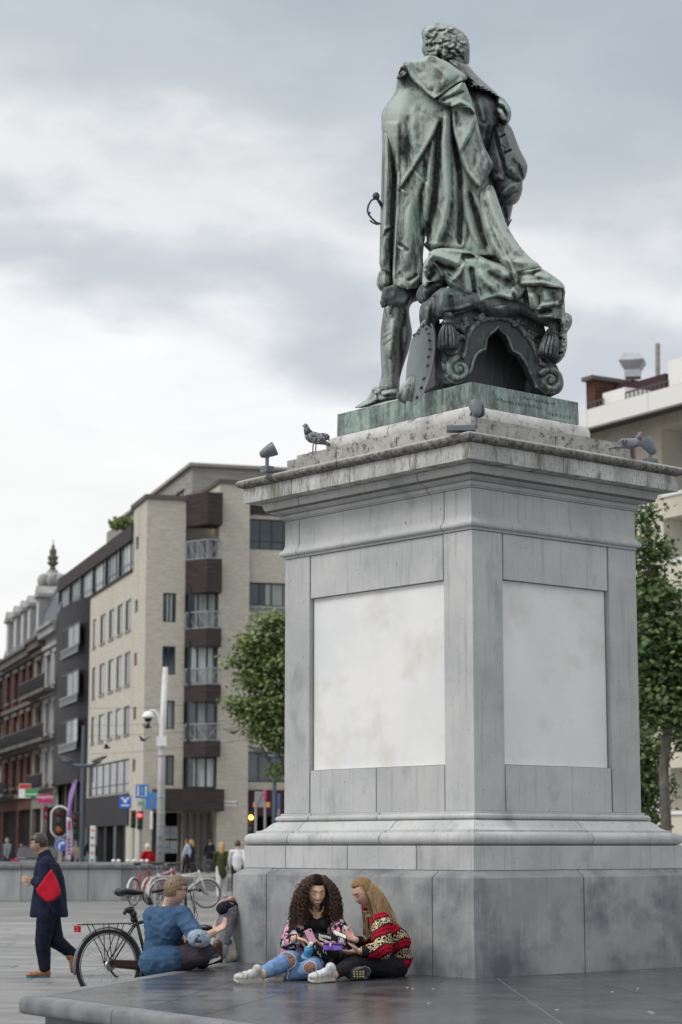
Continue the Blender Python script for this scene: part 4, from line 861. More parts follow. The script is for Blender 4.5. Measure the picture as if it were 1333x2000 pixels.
class Fac:
    def __init__(s, P0, d, n): s.P = Vector(P0); s.d = Vector(d).normalized(); s.n = Vector(n).normalized()
    def tz(s, u, v, o=0.0): p = Wp(u, v, s.P+s.n*o, s.n); return (p-s.P).dot(s.d), p.z
    def t(s, u, v=1400, o=0.0): return s.tz(u, v, o)[0]
    def z(s, u, v, o=0.0): return s.tz(u, v, o)[1]
    def at(s, t, z, o=0.0): p = s.P+s.d*t+s.n*o; return Vector((p.x, p.y, z))
    def box(s, q, t0, t1, z0, z1, o0, o1):
        return q.obox(s.at((t0+t1)/2, (z0+z1)/2, (o0+o1)/2), s.d*((t1-t0)/2), s.n*((o1-o0)/2), Vector((0,0,(z1-z0)/2)))
    def wall(s, t0, t1, z0, z1, ops, m, par, name='wall', rev=.22, o=0.0, thick=True):
        ts = sorted({t0, t1, *[x for a in ops for x in (a[0], a[1]) if t0 < x < t1]}); zs = sorted({z0, z1, *[x for a in ops for x in (a[2], a[3]) if z0 < x < z1]})
        q = MB()
        for i in range(len(ts)-1):
            for j in range(len(zs)-1):
                tc_, zc_ = (ts[i]+ts[i+1])/2, (zs[j]+zs[j+1])/2
                if any(a[0] < tc_ < a[1] and a[2] < zc_ < a[3] for a in ops): continue
                q.add([s.at(ts[i], zs[j], o), s.at(ts[i+1], zs[j], o), s.at(ts[i+1], zs[j+1], o), s.at(ts[i], zs[j+1], o)], [(0,1,2,3)])
        for a in ops:
            c = [(a[0],a[2]),(a[1],a[2]),(a[1],a[3]),(a[0],a[3])]
            for k in range(4):
                p, r = c[k], c[(k+1) % 4]; q.add([s.at(*p, o), s.at(*r, o), s.at(*r, o-rev), s.at(*p, o-rev)], [(0,1,2,3)])
        me = q.mesh(name, m); return link(name, me, par)
    def window(s, t0, t1, z0, z1, par, fm, nv=1, nh=0, o=-.14, curt=.5, fw=.07, rng_=random, gm=None, sill=None, name='window'):
        q = MB(); s.box(q, t0, t0+fw, z0, z1, o-.03, o+.04); s.box(q, t1-fw, t1, z0, z1, o-.03, o+.04); s.box(q, t0+fw, t1-fw, z0, z0+fw, o-.03, o+.04); s.box(q, t0+fw, t1-fw, z1-fw, z1, o-.03, o+.04)
        for k in range(1, nv): x = t0+(t1-t0)*k/nv; s.box(q, x-fw*.5, x+fw*.5, z0+fw, z1-fw, o-.028, o+.035)
        for k in range(nh): x = z0+(z1-z0)*(.28 if nh == 1 else (k+1)/(nh+1)); s.box(q, t0+fw, t1-fw, x-fw*.4, x+fw*.4, o-.026, o+.03)
        f = q.build(name, fm, par)
        for k in range(nv):
            a, b_ = t0+(t1-t0)*k/nv, t0+(t1-t0)*(k+1)/nv; q = MB(); s.box(q, a+fw*.5, b_-fw*.5, z0+fw*.7, z1-fw*.7, o-.012, o+.0); pn = link('pane', q.mesh('pane', gm or M_GLASS), f)
        if rng_.random() < curt:
            a = t0+fw+(t1-t0)*rng_.uniform(0, .3); b_ = t1-fw-(t1-t0)*rng_.uniform(0, .3); q = MB(); s.box(q, a, b_, z0+fw, z1-fw, o+.002, o+.006); q.build('curtain', M_CURT, f)
        if sill: q = MB(); s.box(q, t0-.05, t1+.05, z0-.1, z0-.002, o, .06); q.build('sill', sill, f)
        return f
def railing(F, t0, t1, z0, z1, o, par, m=None, step=1.25, name='railing'):
    q = MB(); m = m or M_RAIL
    F.box(q, t0, t1, z1-.07, z1, o-.04, o+.04); F.box(q, t0, t1, z0, z0+.06, o-.03, o+.03)
    n = max(1, round((t1-t0)/step)); w = (t1-t0)/n
    for k in range(n+1): F.box(q, t0+w*k-.03, t0+w*k+.03, z0+.06, z1-.07, o-.025, o+.025)
    for k in range(n):
        a, b_ = t0+w*k, t0+w*(k+1)
        for p_, r_ in (((a,z0),(b_,z1)), ((a,z1),(b_,z0))): q.tube([F.at(*p_, o), F.at(*r_, o)], .02, 4)
        for j in range(1, 6): x = a+w*j/6; q.tube([F.at(x, z0, o-.01), F.at(x, z1, o-.01)], .012, 4)
    return q.build(name, m, par)
def drail(F, t, o0, o1, z0, z1, par, m=None):
    """railing running outward from the facade"""
    G2 = Fac(F.at(t, 0), F.n, F.d); return railing(G2, o0, o1, z0, z1, 0, par, m)
rb = random.Random(21)
# ---- cream brick corner block
K = Vector(((278-666.5)/4128*110, 110, 0)); Ld = Vector((-.289,.957,0)).normalized(); Rd = Vector((.957,.289,0)).normalized()
FF = Fac(K, Rd, -Ld); FL = Fac(K, Ld, -Rd)
apt = empty('apartment_building', K+Rd*10+Ld*10, 'cream brick corner apartment block with dark brown bay balconies and green window frames', 'building')
gz = .12
ztop = FF.z(300, 975); zpent = FF.z(400, 912, -3)
# tower on the corner
tA, tB, tC, tD, tE = 0, FF.t(359), FF.t(421), FF.t(481), FF.t(481)+16
ops = []; wins = []
for v0, v1 in ((1158,1215),(1262,1318),(1368,1424),(1475,1534)):
    r_ = (FF.t(316), FF.t(342), FF.z(330,v1), FF.z(330,v0)); ops.append(r_)
zg = FF.z(330, 1586)
ops.append((FF.t(300), tB, gz, zg-.02))
FF.wall(tA, tB, 0, ztop, ops, M_CREAM, apt, 'tower_wall')
for r_ in ops[:4]: FF.window(*r_, apt, M_FRAME, nv=2, curt=.25, rng_=rb)
q = MB(); FF.box(q, -.12, tB+.1, ztop, ztop+.25, -4, .12); q.build('coping', M_COPE, apt)
# bay with balconies
q = MB(); z1_ = FF.z(390, 1030); z2_ = FF.z(390, 968)
def trap(q, ta, tb, za, zb, out, cut=.9):
    """bay volume: left end splayed"""
    a = [FF.at(ta, 0, 0), FF.at(ta+cut*1.0, 0, out), FF.at(tb, 0, out), FF.at(tb, 0, -.3), FF.at(ta, 0, -.3)]; q.prism([Vector((p.x, p.y, za)) for p in a], (0,0,zb-za)); return q
trap(MB(), tB, tC, z1_, z2_, 1.3).build('bay_canopy', M_BAND, apt)
FF.wall(tB, tC, 0, FF.z(390, 985), [], M_CREAM, apt, 'bay_back_wall', o=-1.2)
for (rt, rb_, bt, bb, wb) in ((1052,1088,1090,1156,1140),(1192,1226,1226,1262,1250),(1303,1336,1336,1370,1360),(1412,1446,1446,1478,1474)):
    zrt, zrb, zbt, zbb = FF.z(395, rt, 1.2), FF.z(395, rb_, 1.2), FF.z(395, bt, 1.2), FF.z(395, bb, 1.2)
    trap(MB(), tB, tC, zbb, zbt-.01, 1.25).build('bay_spandrel', M_BAND, apt)
    railing(FF, tB+.95, tC-.05, zbt, zrt, 1.18, apt, step=1.3)
    G2 = Fac(FF.at(tB+.05, 0, .05), (FF.at(tB+.95, 0, 1.18)-FF.at(tB+.05, 0, .05)), FF.n-FF.d*1.0); L2 = (FF.at(tB+.95, 0, 1.18)-FF.at(tB+.05, 0, .05)).length; railing(G2, 0, L2, zbt, zrt, 0, apt, step=.8)
for (a, b_) in ((1050,1092),(1145,1228),(1252,1338),(1360,1448),(1478,1540)):
    za, zb_ = FF.z(395, b_, .3), FF.z(395, a, .3)
    FF.window(tB+.1, tC-.05, za, zb_, apt, M_FRAME, nv=3, o=.35 if a > 1100 else -.4, curt=.9, rng_=rb, fw=.10)
# pillar
FF.wall(tC, tD, 0, FF.z(450, 945, .5), [], M_CREAM, apt, 'brick_pier', o=.5)
G3 = Fac(FF.at(tC, 0, .5), -FF.n, -FF.d); G3.wall(0, 6, 0, FF.z(450, 945, .5), [], M_CREAM, apt, 'brick_pier')
q = MB(); zt_ = FF.z(450, 945, .5); FF.box(q, tC-.1, tD+.1, zt_, zt_+.22, -4, .62); q.build('coping', M_COPE, apt)
q = MB(); FF.box(q, FF.t(432,1569,.5), FF.t(462,1569,.5), FF.z(447,1574,.5), FF.z(447,1564,.5), .502, .53); sp = q.build('street_name_plate', M_WHITE, apt)
q = MB()
for k in range(11): x = FF.t(435,1569,.5)+k*.075; FF.box(q, x, x+.045, FF.z(447,1570.5,.5), FF.z(447,1567.5,.5), .531, .534)
lp = q.build('lettering', M_FRAMEG, sp); lp['kind'] = 'stuff'
# right wing
ops = []; sp_ = []
for v0, v1, dk in ((1014,1074,0),(1138,1184,0),(1250,1300,0),(1362,1412,0),(1468,1528,1)):
    for (ua, ub) in ((483,600),(640,760)):
        r_ = (FF.t(ua), FF.t(ub), FF.z(520,v1), FF.z(520,v0)); ops.append(r_)
ops.append((FF.t(486), FF.t(760), gz, FF.z(520,1590)))
FF.wall(tD, tE, 0, FF.z(520, 985), ops, M_CREAM, apt, 'wing_wall')
for i, r_ in enumerate(ops[:-1]): FF.window(*r_, apt, M_FRAME, nv=5, nh=1 if i < 2 else 0, curt=.3, rng_=rb)
railing(FF, FF.t(483), FF.t(600), FF.z(520,1203), FF.z(520,1186), .06, apt, step=.9)
q = MB(); FF.box(q, tD, tE, FF.z(520,1006), FF.z(520,980), .0, .10); q.build('timber_band', M_BAND, apt)
q = MB(); FF.box(q, tD, tE, FF.z(520,1594), FF.z(520,1543), .0, .25); q.build('shop_band', mat('maroon_band', (.06,.028,.03), rough=.7), apt)
# penthouse
PF = Fac(FF.at(0, 0, -3.2), Rd, -Ld); PL = Fac(PF.at(PF.t(376, 930), 0), Ld, -Rd)
tp0 = PF.t(376, 930); zp = PF.z(420, 913)
PF.wall(tp0, tE, ztop-2.5, zp, [], M_GREY, apt, 'penthouse_wall')
pw_ = (1.2, 6.5, PL.z(355, 975), PL.z(365, 948)); PL.wall(0, 26, ztop-2.5, zp, [(2.0, 5.0, zp-2.2, zp-.9)], M_GREY, apt, 'penthouse_wall'); PL.window(2.0, 5.0, zp-2.2, zp-.9, apt, M_FRAME, nv=3, curt=0)
q = MB(); q.prism([PF.at(tp0-.2, zp, .2), PF.at(tE, zp, .2), PF.at(tE, zp, -24), PF.at(tp0-.2, zp, -24)], (0,0,.18)); q.build('penthouse_roof', M_GREY, apt)
q = MB(); q.prism([FF.at(1.2, 0, -1.3), FF.at(tE, 0, -1.3), FF.at(tE, 0, -24), FF.at(1.2, 0, -24)], (0,0,ztop-.3)); q.build('core', M_DARK, apt)
# left facade along the street
sZ = lambda u, v: FL.z(u, v)
tW = FL.t(256); t108 = FL.t(175, 1400)
# slim corner strip with slit windows
ops = [(FL.t(269,1200), FL.t(263.5,1200), FL.z(266,v+25), FL.z(266,v)) for v in (1050,1172,1275,1380,1482)]
FL.wall(0, tW, 0, ztop, ops, M_CREAM, apt, 'tower_wall')
for r_ in ops: FL.window(*r_, apt, M_FRAME, nv=1, curt=0, fw=.05)
zpar = FL.z(250, 1033); zrt = FL.z(250, 1062); zrb = FL.z(250, 1118)
tEnd = FL.t(116, 1150)
t175 = FL.t(175, 1300)
cols = [(187,181),(205,195),(222,212),(238,228),(255,244)]
rows = [(1172,1232),(1273,1338),(1378,1434)]
ops = []
for v0, v1 in rows:
    for ub, ua in cols: ops.append((FL.t(ub,1300), FL.t(ua,1300), FL.z(250,v1), FL.z(250,v0)))
rib0, rib1 = FL.z(248,1548), FL.z(248,1482)
ops2 = [(tW+.2, t175-.3, rib0, rib1)]
FL.wall(tW, t175, 0, zrb, ops+ops2+[(tW+.9, t175-.3, gz, rib0-1.7)], M_CREAM, apt, 'street_wall', rev=.10)
for r_ in ops: FL.window(*r_, apt, M_FRAME, nv=1, curt=1, rng_=rb, fw=.08, sill=M_GREY, o=-.07)
q = MB(); FL.box(q, tW, t175, rib0-1.75, rib0-.05, .0, .08); q.build('street_band', M_DARKC, apt)
FL.window(tW+.2, t175-.3, rib0, rib1, apt, M_FRAMEG, nv=6, nh=1, curt=0, rng_=rb)
for k in range(5):
    x = tW+1.2+k*(t175-tW-1.6)/4; q = MB(); FL.box(q, x-.35, x+.35, gz, rib0-1.75, -.45, .0); q.build('column', M_FRAMEG if k % 2 else M_DARKC, apt)
# top ribbon and parapet
q = MB(); FL.box(q, tW, tEnd, zrt, zpar, -.6, .12); q.build('parapet', M_BAND, apt)
nrb = 6; w_ = (tEnd-tW)/nrb
for k in range(nrb): FL.window(tW+w_*k+.12, tW+w_*(k+1)-.12, zrb, zrt, apt, M_FRAME, nv=4, nh=1, curt=1, rng_=rb, o=-.08, fw=.06)
for k in range(nrb+1): q = MB(); FL.box(q, tW+w_*k-.12, tW+w_*k+.12, zrb, zrt, -.35, .03); q.build('mullion_post', M_FRAME, apt)
q = MB(); FL.box(q, tW, tEnd, zrb-.12, zrb, -.4, .10); q.build('window_ledge', M_BAND, apt)
q = MB(); q.prism([FL.at(tW, 0, -.4), FL.at(tEnd, 0, -.4), FL.at(tEnd, 0, -14), FL.at(tW, 0, -14)], (0,0,zpar-.4)); q.build('core', M_DARK, apt)
q = MB(); FL.box(q, tW+1, tEnd-9, zpar, zpar+1.0, -1.6, -1.5); q.build('roof_railing', M_RAIL, apt)
# ---- dark curved bay
dk = empty('charcoal_bay_building', FL.at(t175+3, 0), 'charcoal clad curved bay with white railings, left of the cream apartment block', 'building')
nseg = 10; zt_ = FL.z(150, 1165, .8)
cols_ = []
for k in range(nseg+1):
    x = k/nseg; cols_.append((t175+(tEnd-t175)*x, +.10+.45*math.sin(math.pi*min(1, x*1.0))**.6*(1 if x > 0 else 0)))
cols_[0] = (t175, .0); cols_[-1] = (tEnd, .0)
q = MB(); base = [FL.at(t, 0, o) for t, o in cols_]+[FL.at(tEnd, 0, -6), FL.at(t175, 0, -6)]; q.prism([Vector((p.x,p.y,FL.z(150,1525,.8))) for p in base], (0,0,zt_-FL.z(150,1525,.8))); q.build('bay_wall', M_DARKC, dk, angle=.5)
for v0, v1, r0, r1 in ((1222,1266,1264,1280),(1312,1360,1358,1374),(1405,1452,1450,1466)):
    o_ = .56; a, b_ = FL.t(154,1300,o_), FL.t(122,1300,o_); FL.window(a, b_, FL.z(140,v1,o_), FL.z(140,v0,o_), dk, M_FRAMEG, nv=3, o=o_-.03, curt=1, rng_=rb); railing(FL, a-.1, b_+.1, FL.z(140,r1,o_), FL.z(140,r0,o_), o_+.10, dk, step=.6)
q = MB(); FL.box(q, t175+.2, tEnd, gz, FL.z(150,1525,.8)-.01, -3, -.2); q.build('shop_front', M_DARK, dk)
for k in range(4): x = t175+.4+k*(tEnd-t175-.8)/3; q = MB(); FL.box(q, x-.15, x+.15, gz, FL.z(150,1525,.8), -.2, -.02); q.build('shop_post', M_FRAMEG, dk)
# ---- old houses further down the street
def oldhouse(u0, u1, vt, m, nm, lab, floors, trim, nw=2, arch=True, ztopv=None, balc=None, hfl=3.25):
    t0, t1 = FL.t(u0, 1450), FL.t(u1, 1450); zt = ztopv
    root = empty(nm, FL.at((t0+t1)/2, 0), lab, 'building')
    ops = []; ww = (t1-t0)/nw
    for f in range(floors):
        zb_ = 5.2+f*hfl
        for k in range(nw): c = t0+ww*(k+.5); ops.append((c-ww*.26, c+ww*.26, zb_+.5, zb_+hfl-.75))
    FL.wall(t0, t1, 0, zt, ops+[(t0+.4, t1-.4, gz, 4.0)], m, root, 'facade_wall', rev=.35)
    for r_ in ops:
        FL.window(*r_, root, M_FRAMEW if trim is M_WST else M_FRAMEG, nv=2, curt=.5, rng_=rb, fw=.12, o=-.25)
        q = MB(); FL.box(q, r_[0]-.15, r_[1]+.15, r_[3], r_[3]+.25, .0, .16); q.build('window_hood', trim, root); q = MB(); FL.box(q, r_[0]-.12, r_[1]+.12, r_[2]-.2, r_[2], .0, .2); q.build('window_sill', trim, root)
    for f in range(floors+1): q = MB(); zb_ = 5.0+f*hfl; FL.box(q, t0, t1, zb_-.15, zb_+.12, 0, .25); q.build('string_course', trim, root)
    q = MB(); FL.box(q, t0, t1, zt-.5, zt, 0, .55); FL.box(q, t0, t1, zt, zt+.2, -.2, .75); q.build('cornice', trim, root)
    q = MB(); FL.box(q, t0+.4, t1-.4, gz, 4.0, -.6, -.3); q.build('shop_front', M_DARK, root)
    q = MB(); FL.box(q, t0+.1, t1-.1, 0, zt, -9, -.36); q.build('core', M_DARK, root)
    if balc:
        for f in balc:
            zb_ = 5.0+f*hfl; q = MB(); FL.box(q, t0+.2, t1-.2, zb_, zb_+.18, .1, 1.1); q.build('balcony_slab', M_STONE2, root); railing(FL, t0+.2, t1-.2, zb_+.18, zb_+1.15, 1.05, root, M_IRON, step=.5, name='iron_railing')
    return root, t0, t1
ex = [(116,85,15.9,M_WST,'townhouse','white stucco town house with iron balconies, next to the charcoal bay',3,M_WST,2,(1,2,0)),
      (85,64,15.5,M_BST,'townhouse','buff stucco town house between the white house and the brick house',3,M_STONE2,1,(1,2)),
      (64,38,15.3,M_RED,'townhouse','red brick town house under the slate mansard roof',3,M_STONE2,2,(1,)),
      (38,8,15.3,M_RED,'townhouse','red brick town house with black iron balcony, beyond the mansard roof house',3,M_STONE2,2,(0,1)),
      (8,-60,15.6,M_RED,'townhouse','dark red brick town house cut by the left edge of the photo',3,M_STONE2,4,(0,2))]
hs = [oldhouse(a, b_, 0, m, nm, lab, fl, tr_, nw, True, zt, bl) for a, b_, zt, m, nm, lab, fl, tr_, nw, bl in ex]
# mansard roof with dormers and a domed turret with a finial, over the two middle houses
mr_ = hs[0][0]
def mansard(root, t0, t1, z0, z1, ins_=2.6, o=.3):
    q = MB(); b0 = [FL.at(t0, z0, o), FL.at(t1, z0, o), FL.at(t1, z0, -9), FL.at(t0, z0, -9)]
    prof_ = [(0,0),(.25,.35),(.55,.65),(1.0,.88),(1.9,1.0)]; rings = []
    for dx, h in prof_:
        zz = z0+(z1-z0)*h; k = dx*ins_/1.9; rings.append([FL.at(t0+k*.6, zz, o-k), FL.at(t1-k*.6, zz, o-k), FL.at(t1-k*.6, zz, -9+k), FL.at(t0+k*.6, zz, -9+k)])
    vs = [p for r_ in rings for p in r_]; n = len(rings); q.add(vs, [(i*4+j, i*4+(j+1) % 4, (i+1)*4+(j+1) % 4, (i+1)*4+j) for i in range(n-1) for j in range(4)]+[((n-1)*4,(n-1)*4+1,(n-1)*4+2,(n-1)*4+3)]); return q.build('mansard_roof', M_SLATE, root)
for (root, t0, t1), zt, hh, nd in ((hs[0],16.1,3.6,0),(hs[1],15.7,4.2,1),(hs[2],15.5,4.4,2),(hs[3],15.5,4.0,2)):
    mansard(root, t0, t1, zt, zt+hh)
    for k in range(nd):
        c = t0+(t1-t0)*(k+.5)/nd; q = MB(); FL.box(q, c-.75, c+.75, zt+.3, zt+2.9, -1.6, .2); FL.box(q, c-.95, c+.95, zt+2.9, zt+3.15, -1.8, .4)
        q.prism([FL.at(c-.9, zt+3.15, .35), FL.at(c+.9, zt+3.15, .35), FL.at(c, zt+3.75, .35)], FL.n*-2.2); dm = q.build('dormer', M_WST, root)
        q = MB(); FL.box(q, c-.5, c+.5, zt+.6, zt+2.6, .2, .23); link('pane', q.mesh('pane', M_GLASSD), dm)
tc_ = (hs[0][1]+hs[0][2])/2; Mx = Matrix.Translation(FL.at(FL.t(103,1130,-2.0), 17.0, -2.0)) @ Matrix.Scale(.5, 4)
q = MB(); q.lathe([(3.2,0),(3.2,2.2),(3.35,2.3),(3.35,2.6),(2.9,2.7)], Mx, 8); q.build('turret_drum', M_WST, mr_)
q = MB(); q.lathe([(3.0,2.7),(3.1,3.4),(2.9,4.6),(2.3,5.7),(1.7,6.4),(1.4,6.7)], Mx, 16); q.build('dome', M_SLATE, mr_, smooth=True)
q = MB(); q.lathe([(1.7,6.4),(1.9,6.6),(1.5,6.8),(1.4,8.1),(1.9,8.3),(1.7,8.6),(.9,8.8),(.8,9.2)], Mx, 12); 
for k in range(8): a = k*math.pi/4; q.ell(Mx @ Vector((1.55*math.cos(a), 1.55*math.sin(a), 7.6)), .35, .35, .55)
q.build('lantern', M_WST, mr_, smooth=True, angle=.6)
q = MB(); q.lathe([(.6,9.2),(.45,9.5),(.35,9.8),(.7,10.1),(.9,10.4),(.55,10.6),(.75,10.9),(.8,11.3),(.4,11.5),(.55,11.8),(.5,12.3),(.2,12.6),(.28,12.9),(.08,13.1),(.05,13.9)], Mx, 10); q.build('finial', M_COPE, mr_, smooth=True)
for k in range(5):
    a = k*1.257+.4; q = MB(); q.lathe([(.12,2.6),(.3,2.9),(.15,3.2),(.22,3.5),(.05,3.9)], Mx @ Matrix.Translation((3.1*math.cos(a), 3.1*math.sin(a), 0)), 8); q.build('urn', M_WST, mr_, smooth=True)
# ---- right-hand modern block
RBd = Vector((-.5255,.851,0)).normalized(); RP = Vector(((1333-666.5)/4128*70, 70, 0)); FR = Fac(RP, RBd, Vector((-.851,-.5255,0)))
rbk = empty('office_block', FR.at(12, 0, -6), 'beige panelled block with pale overhanging roof behind the pedestal, metal vent hood on top', 'building')
tN, tF = -14, FR.t(1125, 1000)+8
zS = FR.z(1300, 792); ops = []
zfl = [(FR.z(1310,968), FR.z(1310,834)), (FR.z(1310,1098), FR.z(1310,1010)), (FR.z(1310,1260), FR.z(1310,1180)), (FR.z(1310,1430), FR.z(1310,1345)), (FR.z(1310,1590), FR.z(1310,1500))]
cs = [(FR.t(1445,1000), FR.t(1292,850)), (FR.t(1241,870), FR.t(1195,880)), (FR.t(1160,880), FR.t(1130,880))]
for a, b_ in zfl:
    for c0_, c1_ in cs: ops.append((min(c0_,c1_), max(c0_,c1_), a, b_))
FR.wall(tN, tF, 0, zS, ops, M_PANEL, rbk, 'wall', rev=.9)
for r_ in ops:
    FR.window(r_[0], r_[1], r_[2], r_[3], rbk, M_FRAMEW, nv=3, o=-.88, curt=.9, rng_=rb, fw=.06, gm=M_CURT)
    q = MB(); FR.box(q, r_[0], r_[1], r_[2]-.02, r_[2]+.10, -.9, .06); q.build('balcony_cap', M_WHITE, rbk)
for k in range(1, 14):   # joints between facing panels
    x = tN+k*(tF-tN)/14; q = MB(); FR.box(q, x-.012, x+.012, zfl[0][1]+.1, zS, .0, .012); q.build('panel_joint', M_SOFF, rbk)
q = MB(); FR.box(q, tN, tF+2, zS, zS+.02, -8, 1.8); q.build('soffit', M_SOFF, rbk)
zfa, zfb = FR.z(1333,786,1.8), FR.z(1333,749,1.8)
for k in range(9): a = tN+(tF+2-tN)*k/9; b_ = tN+(tF+2-tN)*(k+1)/9; q = MB(); FR.box(q, a+.01, b_-.01, zfa, zfb, 1.6, 1.82); q.build('fascia_panel', M_OVER, rbk)
q = MB(); FR.box(q, tN, tF+2, zfb-.3, zfb-.1, -12, 1.6); q.build('roof', M_COPE, rbk)
oR = -1.0
def rbox(u0, u1, vt, vb, o0, o1, name, m):
    tt0, tt1 = FR.t(u1, vb, o1), FR.t(u0, vb, o1); q = MB(); FR.box(q, tt0, tt1, zfb-.2, FR.z((u0+u1)/2, vt, o1), o0, o1); return q.build(name, m, rbk)
rbox(1146,1163,744,800,-3.2,-1.6,'chimney_stack',M_RED); qc = MB(); zc_ = FR.z(1154,744,-1.6); FR.box(qc, FR.t(1165,744,-1.6), FR.t(1144,744,-1.6), zc_, zc_+.15, -3.4, -1.4); qc.build('chimney_cap', M_COPE, rbk)
pent = rbox(1160,1236,752,790,-6,-2.6,'plant_room',mat('maroon_cladding', (.055,.030,.036), rough=.6)); rbox(1236,1300,738,760,-7,-2.4,'plant_room',MATS['maroon_cladding'])
rbox(1306,1345,700,745,-6,-1.4,'stair_head',M_OVER); rbox(1178,1222,762,790,-2.4,-.6,'roof_wall',M_OVER)
# metal vent hood
vp = Wp(1236, 712, FR.P+FR.n*-3.6, FR.n); q = MB(); yaw = Matrix.Rotation(.55, 4, 'Z'); s_ = vp.y/4128
Mv = Matrix.Translation(Vector((vp.x, vp.y, vp.z))) @ yaw
q.lathe([(18*s_*1.2,-28*s_),(18*s_*1.2,-13*s_),(33*s_*1.1,5*s_),(20*s_*1.1,22*s_),(2*s_,23*s_)], Mv, 4); q.build('vent_hood', M_ZINC, rbk)
q = MB(); a = Wp(1284, 745, FR.P+FR.n*-3, FR.n); b_ = Wp(1285, 671, FR.P+FR.n*-3, FR.n); q.tube([a-Vector((0,0,1)), b_], .09, 8); q.build('flue_pipe', M_GREY, rbk)
for (ua, ub, vv) in ((1147,1180,790),(1222,1306,762)):
    ta, tb = FR.t(ub, vv, -.4), FR.t(ua, vv, -.4); q = MB(); zz = zfb; h_ = .95
    FR.box(q, ta, tb, zz+h_, zz+h_+.05, -.43, -.38)
    n_ = int((tb-ta)/.22)
    for k in range(n_+1): x = ta+(tb-ta)*k/n_; FR.box(q, x-.02, x+.02, zz-.2, zz+h_, -.42, -.39)
    q.build('roof_railing', M_FRAMEG, rbk)
# ================================================================ trees
def leafmat(name, a, b_, c_):
    m = bpy.data.materials.new(name); m.use_nodes = True; t = m.node_tree; b = t.nodes['Principled BSDF']; l = t.links
    at = N(t, 'ShaderNodeAttribute'); at.attribute_name = 'tone'; rp = N(t, 'ShaderNodeValToRGB'); l.new(at.outputs['Fac'], rp.inputs[0])
    rp.color_ramp.elements[0].color = (*a, 1); rp.color_ramp.elements[1].color = (*c_, 1); e1 = rp.color_ramp.elements.new(.55); e1.color = (*b_, 1)
    l.new(rp.outputs[0], b.inputs['Base Color']); b.inputs['Roughness'].default_value = .55
    tr = N(t, 'ShaderNodeBsdfTranslucent'); l.new(rp.outputs[0], tr.inputs[0]); mx = N(t, 'ShaderNodeMixShader'); mx.inputs[0].default_value = .25
    l.new(b.outputs[0], mx.inputs[1]); l.new(tr.outputs[0], mx.inputs[2]); l.new(mx.outputs[0], t.nodes['Material Output'].inputs[0]); return m
M_LEAFM = leafmat('maple_leaf', (.042,.085,.030), (.10,.165,.060), (.23,.29,.10))
M_LEAFL = leafmat('linden_leaf', (.075,.11,.035), (.18,.24,.08), (.34,.39,.16))
M_BARK = mat('bark', (.075,.07,.06), (.16,.15,.13), rough=.95, scale=9, stretch=(1,1,.3), bump=.01, bscale=20)
STAR = [(0,0),(.18,.10),(.10,.28),(.30,.24),(.36,.42),(.48,.30),(.66,.40),(.62,.22),(1.0,0),(.62,-.22),(.66,-.40),(.48,-.30),(.36,-.42),(.30,-.24),(.10,-.28),(.18,-.10)]
OVAL = [(0,0),(.3,.30),(.7,.28),(1,0),(.7,-.28),(.3,-.30)]
